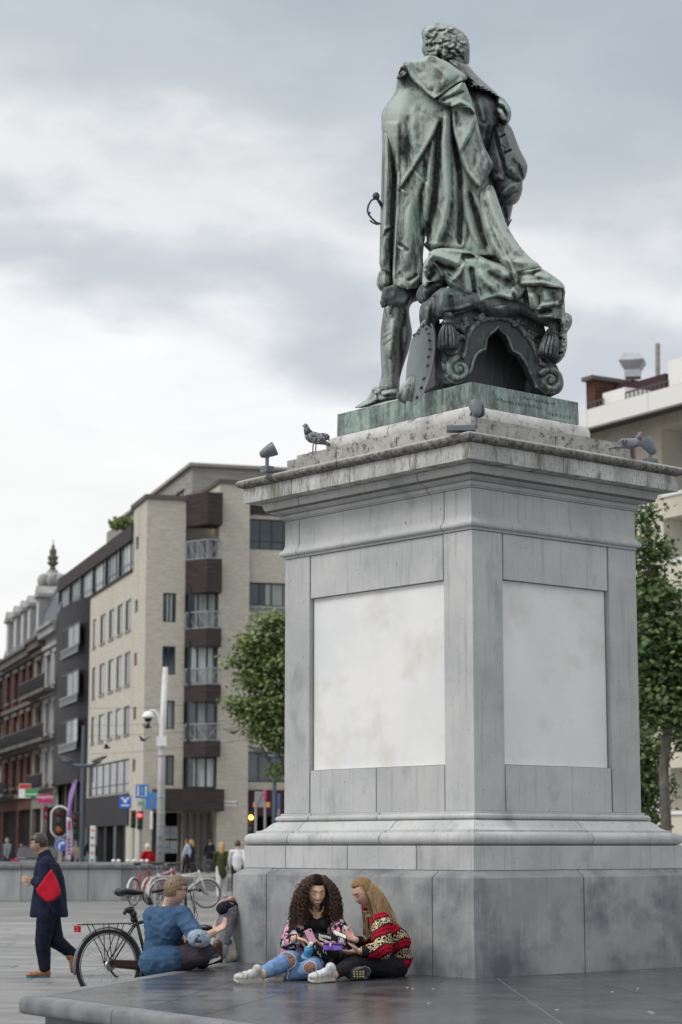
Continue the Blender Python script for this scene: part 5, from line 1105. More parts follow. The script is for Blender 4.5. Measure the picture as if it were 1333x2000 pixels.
def tree(name, label, base, trunk, blobs, nleaf, size, shape, m, seed, limbs=9):
    r_ = np.random.default_rng(seed); root = empty(name, base, label, 'tree')
    q = MB(); q.tube([p for p, r in trunk], [r for p, r in trunk], 12); top = Vector(trunk[-1][0]); q.build('trunk', M_BARK, root, smooth=True)
    bl = [(Vector(c), Vector(s)) for c, s in blobs]; q = MB(); rr_ = random.Random(seed)
    for k in range(limbs):
        c, s = bl[k % len(bl)]; h = rr_.uniform(.45, 1.0); i = min(len(trunk)-2, int(h*(len(trunk)-1))); a = Vector(trunk[i][0]).lerp(Vector(trunk[i+1][0]), rr_.random())
        e_ = c+Vector((rr_.uniform(-.6,.6)*s.x, rr_.uniform(-.6,.6)*s.y, rr_.uniform(-.3,.6)*s.z)); mid = a.lerp(e_, .5)+Vector((0,0,-.15*(e_-a).length+rr_.uniform(0,.3)))
        q.tube([a, a.lerp(mid,.6), mid, mid.lerp(e_,.5)+Vector((0,0,.1)), e_], [trunk[i][1]*.5, trunk[i][1]*.4, trunk[i][1]*.3, trunk[i][1]*.18, .01], 6)
    lb = q.build('limbs', M_BARK, root, smooth=True); lb['kind'] = 'stuff'
    # leaves gather into sprays so that light and dark clumps and gaps form
    vols = np.array([s.x*s.y*s.z for c, s in bl]); pr = vols/vols.sum(); V, F, T = [], [], []; nsp = nleaf//16; k0 = len(shape)
    sh = np.array(shape)
    for k in range(nsp):
        i = r_.choice(len(bl), p=pr); c, s = bl[i]; d = r_.normal(size=3); d /= np.linalg.norm(d); rad = r_.random()**.22
        cen_ = np.array(c)+d*np.array(s)*rad*(.82+.3*mnoise.noise(Vector(d*2.3)+Vector((seed,i,0)))); tone = .25+.5*r_.random()+.15*d[2]
        for j in range(16):
            p = cen_+r_.normal(size=3)*size*1.5*np.array([1,1,.55]); n_ = np.array([r_.normal()*.6, r_.normal()*.6-.15, 1.0]); n_ += d*.6; n_ /= np.linalg.norm(n_)
            a = np.cross(n_, r_.normal(size=3)); a /= np.linalg.norm(a); b_ = np.cross(n_, a); sz = size*r_.uniform(.65, 1.2); cup = r_.uniform(-.25,.1)
            o_ = len(V)
            for x, y_ in sh: V.append(tuple(p+(a*(x-.4)+b_*y_)*sz+n_*cup*abs(y_)*sz-np.array([0,0,.2*sz*x])))
            F.append(tuple(range(o_, o_+k0))); T += [min(1, max(0, tone+r_.normal()*.12))]*k0
    me = bpy.data.meshes.new('crown'); me.from_pydata(V, [], F); me.materials.append(m); me.attributes.new('tone', 'FLOAT', 'POINT').data.foreach_set('value', T)
    o = link('crown', me, root); o['kind'] = 'stuff'; return root
def Wv(u, v, Y, dy=0): return W(u, v, Y)
# maple behind the pedestal, right
bY = 40.0; g0 = W(1300, 1800, bY); gb = Vector((W(1302,1600,bY).x, bY, 0))
tk = [(gb, .17), (W(1301,1600,bY), .13), (W(1297,1500,bY), .12), (W(1304,1430,bY), .115), (W(1300,1330,bY), .10), (W(1290,1200,bY), .08), (W(1272,1090,bY), .05), (W(1262,985,bY), .02)]
def bb(u, v, rx, rz, Y, ry=None): return (W(u, v, Y), (rx*Y/4128, (ry or rx)*Y/4128, rz*Y/4128))
blobs = [bb(1262,1010,20,45,bY), bb(1256,1070,22,45,bY), bb(1282,1090,26,30,bY), bb(1262,1150,30,50,bY), bb(1295,1160,38,35,bY), bb(1300,1240,55,50,bY), bb(1265,1260,40,60,bY), bb(1330,1300,55,50,bY), bb(1275,1350,45,50,bY), bb(1340,1380,60,40,bY), bb(1290,1390,50,30,bY), bb(1225,1230,45,90,bY+1), bb(1400,1250,60,90,bY)]
tree('maple_tree', 'star-leaved maple with slim grey trunk just right of the pedestal', gb, [(p_, r_*.78) for p_, r_ in tk], blobs, 18000, .13, STAR, M_LEAFM, 3)
bY2 = 47.0; gb2 = Vector((W(1235,1600,bY2).x, bY2, 0))
tree('maple_tree', 'lower darker tree mostly hidden behind the pedestal at the right', gb2, [(gb2,.15),(gb2+Vector((0,0,2.2)),.12),(gb2+Vector((.1,0,4)),.06)],
     [bb(1262,1450,30,50,bY2), bb(1262,1530,36,45,bY2), bb(1270,1590,30,35,bY2), bb(1215,1500,60,90,bY2), bb(1340,1440,35,30,bY2), bb(1332,1540,22,20,bY2)], 7000, .13, STAR, M_LEAFM, 9)
# linden beside the left face
lY = 62.0; gl = Vector((W(600,1500,lY).x, lY, 0))
tree('linden_tree', 'yellow-green linden tree showing between apartment block and pedestal', gl, [(gl,.22),(gl+Vector((0,0,2.4)),.18),(gl+Vector((.1,0,5)),.12),(W(590,1230,lY),.04)],
     [bb(560,1215,28,16,lY), bb(530,1215,28,14,lY), bb(518,1250,40,20,lY), bb(492,1262,24,14,lY), bb(530,1290,40,26,lY), bb(480,1295,34,12,lY), bb(505,1330,34,20,lY), bb(470,1372,30,9,lY), bb(540,1380,34,36,lY), bb(495,1388,28,20,lY), bb(500,1425,26,12,lY), bb(540,1440,30,22,lY), bb(552,1500,16,22,lY), bb(610,1300,60,90,lY), bb(620,1430,50,50,lY)], 30000, .15, OVAL, M_LEAFL, 5, 14)
# roof-terrace shrub on the apartment block
pr_ = FL.at(FL.t(238,1020), 0, -1.0); 
def shrub(name, label, c, s, n, size, m, seed, cat='shrub'):
    r_ = np.random.default_rng(seed); V, F, T = [], [], []
    for k in range(n):
        d = r_.normal(size=3); d /= np.linalg.norm(d); p = np.array(c)+d*np.array(s)*r_.random()**.4; a = r_.normal(size=3); a /= np.linalg.norm(a); b_ = np.cross(a, r_.normal(size=3)); b_ /= np.linalg.norm(b_); o_ = len(V)
        for x, y_ in OVAL: V.append(tuple(p+(a*(x-.5)+b_*y_)*size))
        F.append(tuple(range(o_, o_+6))); T += [r_.random()]*6
    me = bpy.data.meshes.new(name); me.from_pydata(V, [], F); me.materials.append(m); me.attributes.new('tone', 'FLOAT', 'POINT').data.foreach_set('value', T)
    return tag(link(name, me), label, cat)
shrub('terrace_shrub', 'small yellow-green shrub on the roof terrace of the cream block', Wp(240,1023,FL.P+FL.n*-.8,FL.n), (.9,1.6,.35), 500, .22, M_LEAFL, 3)
# ================================================================ fountain basin wall
M_BASIN = mat('basin_stone', (.17,.18,.19), (.36,.37,.375), rough=.7, scale=1.3, detail=6, stretch=(1,1,.35), bump=.004, bscale=14, rand=.12)
bs = empty('fountain_basin', W(100,1700,58).xy.to_3d(), 'low grey stone wall of the round fountain behind the walking man', 'wall')
rim = []
for k in range(9):
    u = -220+k*65.6; Yb = 57.5+((u-60)/300)**2*1.2; p = W(u, 1700, Yb); rim.append(Vector((p.x, Yb, 0)))
end = rim[-1]; rim += [end+Vector((.5,.9,0)), end+Vector((.3,2.6,0)), end+Vector((-.6,4.8,0)), end+Vector((-2.2,7.0,0)), end+Vector((-4.2,8.4,0)), end+Vector((-6.5,9.2,0))]
for i in range(len(rim)-1):
    a, b_ = rim[i], rim[i+1]; d_ = (b_-a); L_ = d_.length; d_.normalize(); n_ = Vector((-d_.y, d_.x, 0)); q = MB()
    q.cbox((a+b_)/2+Vector((0,0,.43))+n_*.2, d_*(L_/2-.006), n_*.2, Vector((0,0,.43)), .015); q.build('wall_stone', M_BASIN, bs)
    q = MB(); q.cbox((a+b_)/2+Vector((0,0,.925))+n_*.2, d_*(L_/2-.004), n_*.26, Vector((0,0,.06)), .02); q.build('coping_stone', M_NOSE, bs)
# small white jets/spray nozzles along the basin seen over the wall
for k, u in enumerate((222,232,250,262,277,287)):
    p = W(u, 1686, 64); q = MB(); q.lathe([(.015,-.25),(.015,.0),(.05,.03),(.07,.08),(.02,.12)], Matrix.Translation(p), 8); q.build('water_nozzle', M_WHITE, bs)
# ================================================================ street furniture
def lamp(u, vtop, varm, Y, lab, rots):
    p = W(u, 1600, Y); base = Vector((p.x, Y, 0)); root = empty('street_lamp', base, lab, 'street lamp', 'double-armed blue-grey street lamps')
    zt, za = W(u, vtop, Y).z, W(u, varm, Y).z; q = MB(); q.tube([base, base+Vector((0,0,1)), base+Vector((0,0,zt))], [.12,.09,.07], 10); q.build('pole', M_POLEB, root)
    for s_ in (-1, 1):
        q = MB(); q.tube([base+Vector((0,0,za)), base+Vector((s_*.35,0,za+.02)), base+Vector((s_*.8,0,za+.18))], [.09,.07,.04], 8); q.build('arm', M_POLEB, root)
        q = MB(); q.ell(base+Vector((s_*.72,0,za+.30)), .38,.18,.08, Matrix.Rotation(s_*-.35, 3, 'Y')); h = q.build('lamp_head', M_FRAMEG, root)
        q = MB(); q.ell(base+Vector((s_*.72,-.02,za+.25)), .26,.14,.06, Matrix.Rotation(s_*-.35, 3, 'Y')); link('lamp_glass', q.mesh('lamp_glass', M_ZINC), h)
    return root
lamp(160, 1418, 1496, 92, 'double-armed blue-grey street lamp in front of the charcoal bay', 0); lamp(536, 1390, 1478, 84, 'double-armed blue-grey street lamp beside the linden tree', 0)
# white camera mast
p = W(314, 1600, 86); mb_ = Vector((p.x, 86, 0)); ms = empty('camera_mast', mb_, 'tall white mast with dome camera in front of the corner block', 'mast')
q = MB(); q.tube([mb_, mb_+Vector((.02,0,W(316,1448,86).z)), mb_+Vector((.12,0,W(320,1303,86).z))], [.19,.14,.115], 14); q.build('pole', M_POLEW, ms, smooth=True)
for v in (1476,1558,1590,1612,1640): z_ = W(315,v,86).z; q = MB(); q.lathe([(.17,-.03),(.185,-.02),(.185,.02),(.17,.03)], Matrix.Translation(mb_+Vector((.02,0,z_))), 14); q.build('band', M_STEEL, ms)
q = MB(); z_ = W(316,1448,86).z; q.box(mb_.x-.18, mb_.x+.22, 85.75, 85.86, z_-.2, z_+.2); q.build('junction_box', M_WHITE, ms)
a = W(314,1420,86); q = MB(); q.tube([a, W(309,1395,86), W(303,1388,86), W(293,1388,86)], .045, 8); q.build('camera_arm', M_WHITE, ms)
c = W(290,1401,86); q = MB(); q.lathe([(.05,.26),(.16,.22),(.26,.05),(.27,.0),(.24,-.03)], Matrix.Translation(c), 14); dome_ = q.build('camera_housing', M_WHITE, ms, smooth=True); q = MB(); q.ell(c+Vector((0,0,-.05)), .16,.16,.16); link('camera_dome', q.mesh('camera_dome', M_BLACK, True), dome_)
M_TAG = mat('graffiti_blue', (.10,.20,.35), rough=.6)
for v, w in ((1637,.10),(1655,.12),(1668,.09)):
    z_ = W(315,v,86).z; q = MB(); q.tube([Vector((mb_.x-w, 85.82-.01, z_)), Vector((mb_.x, 85.80, z_+.06)), Vector((mb_.x+w, 85.83, z_-.02))], .018, 5); q.build('graffiti_stroke', M_TAG, ms)
def disc(q, c, r, n_, th=.02, k=20):
    M4 = Matrix.Translation(Vector(c)) @ Vector(n_).to_track_quat('Z', 'Y').to_matrix().to_4x4(); return q.lathe([(r,-th),(r,th)], M4, k)
def sflat(q, cx, cy_, cz, pts, y_=0, th=.006):
    """flat glyph facing the camera side: pts in x,z metres"""
    P3 = [Vector((cx+x, cy_+y_, cz+z)) for x, z in pts]; return q.prism(P3, (0, th, 0))
def board(name, label, cat, u0, u1, v0, v1, Y, m, pole=None, glyph=None, gm=None, group=None, back=M_FRAMEG):
    a, b_ = W(u0, v1, Y), W(u1, v0, Y); ctr = (a+b_)/2; root = empty(name, (ctr.x, Y, 0), label, cat, group)
    q = MB(); q.cbox(ctr, ((b_.x-a.x)/2,0,0), (0,.02,0), (0,0,(b_.z-a.z)/2), .01); pl = q.build('sign_plate', m, root)
    if pole is not None: q = MB(); x = W(pole, v1, Y).x; q.tube([Vector((x, Y+.06, 0)), Vector((x, Y+.06, b_.z))], .04, 8); q.build('pole', M_STEEL, root)
    if glyph:
        for g_ in glyph: q = MB(); sflat(q, ctr.x, Y-.028, ctr.z, [((x-.5)*(b_.x-a.x), (z-.5)*(b_.z-a.z)) for x, z in g_]); q.build('symbol', gm or M_WHITE, root)
    return root, ctr, (b_.x-a.x), (b_.z-a.z)
arr = lambda x, up: [(x-.05,.12),(x+.05,.12),(x+.05,.72),(x+.11,.72),(x,.90),(x-.11,.72),(x-.05,.72)] if up else [(x-.05,.90),(x+.05,.90),(x+.05,.30),(x+.11,.30),(x,.12),(x-.11,.30),(x-.05,.30)]
board('lane_sign', 'blue lane sign with white arrows left of the white mast', 'road sign', 265, 291, 1532, 1559, 96, M_BLUE, 278,
      [arr(.2, False), arr(.8, True)]+[[(.47,z),(.53,z),(.53,z+.09),(.47,z+.09)] for z in (.62,.42)]+[[(.42,.12),(.58,.12),(.50,.24)]])
board('bank_sign', 'small square blue sign with white winged emblem under the street band', 'sign', 233, 257, 1555, 1579, 104, M_BLUE2, None,
      [[(.12,.88),(.32,.90),(.42,.76),(.50,.70),(.58,.76),(.68,.90),(.88,.88),(.80,.78),(.66,.72),(.64,.55),(.50,.42),(.36,.55),(.34,.72),(.20,.78)], [(.16,.20),(.84,.20),(.84,.30),(.16,.30)]])
board('blue_shop_sign', 'wide blue shop board partly behind the white mast', 'sign', 284, 308, 1548, 1580, 108.6, M_BLUE, None, [[(.35,.42),(.85,.45),(.85,.60),(.35,.58)], [(.40,.22),(.9,.22),(.9,.34),(.40,.34)]], mat('sign_grey', (.16,.22,.30), rough=.6))
rt_, c_, w_, h_ = board('tram_stop_sign', 'small rounded green-white sign under the blue lane sign', 'sign', 267, 285, 1562, 1576, 95.5, mat('pale_green', (.42,.50,.44), rough=.6), None, [[(.3,.35),(.5,.35),(.5,.62),(.3,.62)]], M_FRAMEG)
q = MB(); sflat(q, c_.x+w_*.25, 95.5-.03, c_.z, [(-.04,-.12),(.04,-.12),(.04,.12),(-.04,.12)]); q.build('symbol', M_GREEN, rt_)
board('pharmacy_sign', 'red, white and green stacked shop sign on the brick houses', 'sign', 37, 61, 1531, 1559, 118, M_WHITE, None, [[(.02,.66),(.98,.66),(.98,.98),(.02,.98)]], mat('salmon_red', (.50,.07,.06), rough=.6))
board('green_sign', 'dark green projecting shop sign beside the stacked one', 'sign', 49, 75, 1541, 1557, 117, M_GREEN, None, [[(.05,.28),(.95,.30),(.95,.42),(.05,.40)]], M_WHITE)
rt_, c_, w_, h_ = board('magenta_shop_sign', 'magenta shop sign with blurred white lettering behind the walking man', 'sign', 74, 103, 1552, 1568, 116, M_PINK, None)
fc = bpy.data.curves.new('lettering', 'FONT'); fc.body = 'vangelder'; fc.size = .26; fc.extrude = .004; fc.align_x = 'CENTER'; fc.materials.append(M_WHITE)
fo_ = bpy.data.objects.new('t', fc); col.objects.link(fo_); fm_ = bpy.data.meshes.new_from_object(fo_.evaluated_get(bpy.context.evaluated_depsgraph_get())); bpy.data.objects.remove(fo_)
fo = link('lettering', fm_, rt_); fo.rotation_euler = (math.pi/2, 0, 0); fo.location = Vector((c_.x, 116-.03, c_.z+.02))
board('narrow_pink_banner', 'narrow dull red vertical sign hanging below the magenta one', 'sign', 86, 94, 1574, 1600, 117, mat('dull_red', (.20,.02,.04), rough=.7), None, [[(.3,.3),(.7,.3),(.7,.5),(.3,.5)]], M_GREY)
board('bus_stop_board', 'white info board with a thin diagonal line, left of the second street lamp', 'sign', 498, 516, 1546, 1576, 70, M_RAIL, 500, [[(.28,.12),(.36,.12),(.94,.86),(.86,.88)]], M_FRAMEG)
board('pink_strip_sign', 'narrow upright pink strip beside the white info board', 'sign', 516, 521, 1543, 1565, 70.5, mat('hot_pink', (.70,.03,.18), rough=.5), 518)
board('orange_sign', 'orange sign crossing behind the white info board', 'sign', 495, 528, 1567, 1577, 72, M_ORANGE, None)
board('blue_strip_sign', 'thin upright blue strip by the pedestal edge near the linden', 'sign', 543, 547, 1550, 1580, 71, mat('deep_blue', (.03,.12,.45), rough=.5), 545)
# round blue turn-right sign and the traffic light with pale oval surround
Yt = 78; c = W(120,1650,Yt); root = empty('turn_right_sign', (c.x, Yt, 0), 'round blue sign with white right-turn arrow behind the walking man', 'road sign')
q = MB(); disc(q, c, .21, (0,-1,0)); q.build('sign_plate', M_BLUE2, root); q = MB(); disc(q, c+Vector((0,.01,0)), .225, (0,-1,0), .01); q.build('sign_rim', M_WHITE, root)
q = MB(); sflat(q, c.x, Yt-.03, c.z, [(-.10,-.15),(-.03,-.15),(-.03,.0),(.0,.03),(.05,.03),(.05,-.02),(.15,.065),(.05,.15),(.05,.10),(-.02,.10),(-.10,.03)]); q.build('arrow', M_WHITE, root)
q = MB(); q.tube([Vector((c.x, Yt+.05, 0)), Vector((c.x, Yt+.05, c.z))], .035, 8); q.build('pole', M_STEEL, root)
def tlight(u, vt, vb, Y, lab, lit=None, oval=False, face=1.0, glow=None):
    a, b_ = W(u, vt, Y), W(u, vb, Y); ctr = (a+b_)/2; h = a.z-b_.z; root = empty('traffic_light', (ctr.x, Y, 0), lab, 'traffic light')
    w = h*.30; q = MB(); q.cbox(ctr, (w*.5,0,0), (0,w*.45,0), (0,0,h*.5*(.84 if oval else 1)), .03); q.build('housing', M_BLACK, root)
    for k in range(3):
        z = ctr.z+h*(.27-.27*k); col_ = [(.10,.008,.012),(.06,.03,.005),(.01,.05,.02)][k]
        if oval and k == 2: col_ = (.35,.09,.01)
        nm = f'lens_{["red","amber","green"][k]}'
        m_ = MATS.get(nm+str(oval)) or mat(nm+str(oval), col_, rough=.25)
        if lit == k: m_ = mat('lit_'+nm, (.3,.02,.02), emit=glow, estr=6)
        q = MB(); q.ell((ctr.x, Y-w*.45, z), h*.105, .03, h*.105); q.build('lens', m_, root)
        q = MB(); q.tube([Vector((ctr.x-h*.11, Y-w*.45-.10, z+.02)), Vector((ctr.x-h*.07, Y-w*.45-.13, z+h*.09)), Vector((ctr.x, Y-w*.45-.14, z+h*.125)), Vector((ctr.x+h*.07, Y-w*.45-.13, z+h*.09)), Vector((ctr.x+h*.11, Y-w*.45-.10, z+.02))], .018, 5); q.build('visor', M_BLACK, root)
    if oval:
        ow, oh = h*.285, h*.5; pts = []
        for k in range(36):
            t_ = 2*math.pi*k/36; pts.append((ow*math.cos(t_), (oh-ow)*(1 if math.sin(t_) > 0 else -1)+ow*math.sin(t_)))
        q = MB(); q.tube([Vector((ctr.x+x, Y+.05, ctr.z+z)) for x, z in pts+pts[:1]], .035, 6); q.build('oval_rim', M_WHITE, root)
        q = MB(); q.prism([Vector((ctr.x+x*.97, Y+.07, ctr.z+z*.97)) for x, z in pts], (0,.02,0)); q.build('backboard', M_FRAMEG, root)
    q = MB(); q.tube([Vector((ctr.x, Y+.12, 0)), Vector((ctr.x, Y+.12, ctr.z+h*.3))], .05, 8); q.build('pole', M_STEEL, root); return root
tlight(117, 1575, 1635, 79, 'traffic light with pale oval surround in front of the purple banner', None, True)
tlight(274, 1584, 1620, 88, 'black traffic light showing red, left of the white mast', 0, glow=(1,.04,.05)); tlight(261, 1583, 1617, 90, 'second black traffic light, unlit, beside the one showing red')
tlight(491, 1586, 1632, 76, 'traffic light showing amber at the edge of the pedestal base', 0, glow=(1,.45,.06)); tlight(148, 1586, 1640, 84, 'dark traffic light between the purple banner and the street lamp')
# parking post near mast
p = W(296,1600,84); q = MB(); q.cbox((p.x,84,W(296,1602,84).z), (.055,0,0), (0,.03,0), (0,0,.36), .01); tag(q.build('slim_white_post_sign', M_WHITE), 'slim tilted white panel just left of the white mast', 'sign').rotation_euler = (0,0,0)
# feather banner, purple to white
Yf = 77; root = empty('feather_banner', (W(137,1600,Yf).x, Yf, 0), 'tall purple and white feather flag behind the walking man', 'flag')
lf = [(150,1522),(146,1524),(140,1535),(136,1552),(133,1575),(131,1600),(131,1640),(129,1680)]; rt = [(150,1522),(150,1530),(147,1545),(143,1560),(139,1580),(140,1605),(143,1630),(142,1655),(137,1682)]
def strip(pl, n): 
    P_a = np.array(pl, float); d = np.r_[0, np.cumsum(np.hypot(*np.diff(P_a, axis=0).T))]; s_ = np.linspace(0, d[-1], n); return np.c_[np.interp(s_, d, P_a[:,0]), np.interp(s_, d, P_a[:,1])]
A_, B_ = strip(lf, 24), strip(rt, 24)
for lo_i, hi_i, mm, nm in ((0, 12, mat('banner_purple', (.33,.20,.46), rough=.7), 'purple_cloth'), (11, 24, mat('banner_white', (.58,.52,.62), rough=.7), 'white_cloth')):
    q = MB(); vs = [];
    for i in range(lo_i, hi_i):
        for k in range(4): u = A_[i][0]+(B_[i][0]-A_[i][0])*k/3; v = A_[i][1]+(B_[i][1]-A_[i][1])*k/3; vs.append(W(u, v, Yf+.05*math.sin(k*1.3+i*.3)+(.003 if mm.name == 'banner_white' else 0)))
    n = hi_i-lo_i; q.add(vs, [(i*4+k, i*4+k+1, (i+1)*4+k+1, (i+1)*4+k) for i in range(n-1) for k in range(3)]); o = q.build(nm, mm, root, smooth=True); o.modifiers.new('s', 'SOLIDIFY').thickness = .01
q = MB(); q.tube([W(128,1700,Yf+.1)*1, W(131,1640,Yf+.1), W(131,1600,Yf+.1), W(136,1552,Yf+.1), W(143,1530,Yf+.1), W(150,1522,Yf+.1)], .02, 6); q.build('pole', M_STEEL, root)
for k, v in enumerate((1606,1612,1618,1640,1647,1654,1661,1668)):
    q = MB(); a = W(135.5, v, Yf-.08); q.obox(a, (.05,0,.01), (0,.008,0), (-.01,0,.035 if v > 1630 else .05)); q.build('mark', mat('banner_magenta', (.35,.05,.22), rough=.7) if k == 0 else MATS['banner_magenta'], root)
# white totem with coloured lines
r_, c_, w_, h_ = board('info_totem', 'tall narrow white info totem with coloured lines near the street lamp', 'sign', 175, 187, 1613, 1690, 80, M_WHITE, None)
for k in range(5):
    q = MB(); zz = c_.z+h_*(.38-.19*k); q.box(c_.x-w_*.3, c_.x+w_*.3, 80-.03, 80-.024, zz-.03, zz+.05); q.build('printed_line', [M_ORANGE, M_GREEN, M_GREY][k % 3], r_)
# posters in the shop front
pz0, pz1 = FF.z(335,1668), FF.z(335,1612)
for i in range(2):
    for j in range(2):
        t0, t1 = FF.t(322+i*15.5), FF.t(336+i*15.5); z0, z1 = pz0+(pz1-pz0)*j*.5+.05, pz0+(pz1-pz0)*(j+1)*.5-.05
        q = MB(); FF.box(q, t0, t1, z0, z1, -.2, -.16); pp = q.build('poster', M_RAIL, apt)
        q = MB(); FF.box(q, t0+.08, t1-.08, z0+.1, z0+(z1-z0)*.6, -.159, -.155); link('picture', q.mesh('picture', mat('poster_blue', (.06,.13,.22), (.30,.32,.33), scale=3, rough=.5) if i+j == 0 else MATS['poster_blue']), pp)
for u in (305, 356, 372, 385, 398, 411): q = MB(); FF.box(q, FF.t(u)-.06, FF.t(u)+.06, gz, FF.z(u,1588), -.3, -.2); q.build('shop_frame', M_FRAMEG, apt)
q = MB(); FF.box(q, FF.t(300), FF.t(428), FF.z(390,1585), FF.z(390,1542), .0, 1.4); q.build('shop_canopy', M_BAND, apt)
# tram wires
M_WIRE = mat('wire', (.05,.05,.055), rough=.6)
for k, (a, b_) in enumerate((((0,1408,120),(560,1398,78)),((0,1432,120),(560,1412,78)),((100,1380,100),(560,1352,80)),((60,1472,110),(560,1432,80)))):
    pa, pb = W(*a), W(*b_); q = MB(); q.tube([pa.lerp(pb, t_)-Vector((0,0,1.2*t_*(1-t_))) for t_ in np.linspace(0,1,9)], .008, 5); tag(q.build('tram_wire', M_WIRE), ['lower overhead tram wire crossing left of the linden','second overhead tram wire just above the lowest','topmost overhead tram wire across the cream block','lowest overhead tram wire across the street'][k], 'wire')
# parked car (rear seen over the basin wall)
def car(u, vb, Y, lab, m, hl=.0, yaw=0.0, scale=1.0):
    p = W(u, vb, Y); root = empty('parked_car', (p.x, Y, .0), lab, 'car', None, yaw)
    def P(q, nm, mm, ang=.6, par=root): return q.build(nm, mm, par, angle=ang, local=True)
    w = .88; side = [(-2.1,.32),(-2.15,.62),(-2.05,.92),(-1.75,1.02),(-1.25,1.42),(.3,1.46),(1.0,1.05),(1.9,.90),(2.1,.68),(2.1,.32)]
    low = [(-2.1,.32),(-2.15,.62),(-2.05,.92),(-1.75,1.0),(1.0,1.0),(1.9,.88),(2.1,.66),(2.1,.32)]; cab = [(-1.85,.99),(-1.3,1.42),(.3,1.45),(1.05,.99)]
    q = MB(); q.prism([Vector((-w, y_, z)) for y_, z in low], (2*w,0,0)); bd = P(q, 'body', m); bv = bd.modifiers.new('b', 'BEVEL'); bv.width = .07; bv.segments = 3
    q = MB(); q.prism([Vector((-w+.1, y_, z)) for y_, z in cab], (2*w-.2,0,0)); cb = P(q, 'cabin', M_GLASSD); bv = cb.modifiers.new('b', 'BEVEL'); bv.width = .06; bv.segments = 3
    q = MB(); q.box(-w+.14, w-.14, -1.25, .28, 1.40, 1.47); P(q, 'roof', m)
    for s_ in (-1, 1):
        q = MB(); q.box(s_*.80-.14, s_*.80+.02 if s_ > 0 else s_*.80+.14, -2.16, -2.0, .80, .97); P(q, 'tail_light', MATS.get('tail') or mat('tail', (.45,.01,.015), rough=.2))
        for y_ in (-1.3, 1.35):
            q = MB(); q.lathe([(.31,-.1),(.33,-.07),(.33,.07),(.31,.1)], Matrix.Translation((s_*.80, y_, .33)) @ Matrix.Rotation(math.pi/2, 4, 'Y'), 18); wl = P(q, 'wheel', M_BLACK)
            q = MB(); q.lathe([(.19,-.11),(.2,.11)], Matrix.Translation((s_*.80, y_, .33)) @ Matrix.Rotation(math.pi/2, 4, 'Y'), 12); P(q, 'rim', M_STEEL, .6, wl)
    q = MB(); q.box(-.26, .26, -2.175, -2.15, .50, .62); P(q, 'number_plate', M_WHITE); return root
car(84, 1700, 84, 'grey parked car whose rear shows behind the walking man', mat('car_grey', (.10,.11,.125), rough=.25, metal=.4), yaw=.0)
car(1337, 1625, 60, 'dark car at the foot of the maple on the right edge', mat('car_black', (.015,.018,.022), rough=.2, metal=.3), yaw=1.1)
# ================================================================ people
def skinmat(name, c, c2=None): 
    m = mat(name, c, c2 or tuple(x*.86 for x in c), rough=.5, scale=9, spec=.35); b = m.node_tree.nodes['Principled BSDF']
    b.inputs['Subsurface Weight'].default_value = .12; b.inputs['Subsurface Radius'].default_value = (.02,.008,.004); return m
SK1 = skinmat('skin_warm', (.66,.43,.31)); SK2 = skinmat('skin_fair', (.62,.40,.31)); SK3 = skinmat('skin_tan', (.47,.29,.20))
M_LASH = mat('lash', (.015,.010,.008), rough=.7); M_BROW1 = mat('brow_dark', (.025,.015,.010), rough=.9); M_BROW2 = mat('brow_fair', (.16,.10,.055), rough=.9)
M_LIP = mat('lips_rose', (.42,.13,.12), rough=.4); M_TEETH = mat('teeth', (.8,.78,.74), rough=.3); M_EYE = mat('eye_white', (.7,.7,.68), rough=.25)
def hairmat(name, a, b_, rough=.42):
    m = mat(name, a, b_, rough=rough, scale=60, stretch=(1,1,.15), spec=.5, contrast=(.3,.7)); return m
H_CURL = hairmat('dark_curls', (.018,.010,.007), (.11,.054,.033)); H_BLON = hairmat('blonde_hair', (.20,.125,.062), (.46,.31,.165)); H_SAND = hairmat('sandy_hair', (.10,.065,.036), (.22,.15,.085)); H_DARK = hairmat('dark_brown_hair', (.020,.014,.011), (.06,.042,.032))
H_WHITE = mat('white_hair', (.62,.61,.58), rough=.7); H_YEL = mat('fair_hair', (.45,.31,.14), rough=.6)
class Frame:
    def __init__(s, c, f, up=(0,0,1), k=1.0):
        s.c = Vector(c); s.f = Vector(f).normalized(); r = s.f.cross(Vector(up)).normalized(); s.r = r; s.u = r.cross(s.f).normalized(); s.k = k
    def __call__(s, x, y, z): return s.c+(s.r*x+s.f*y+s.u*z)*s.k
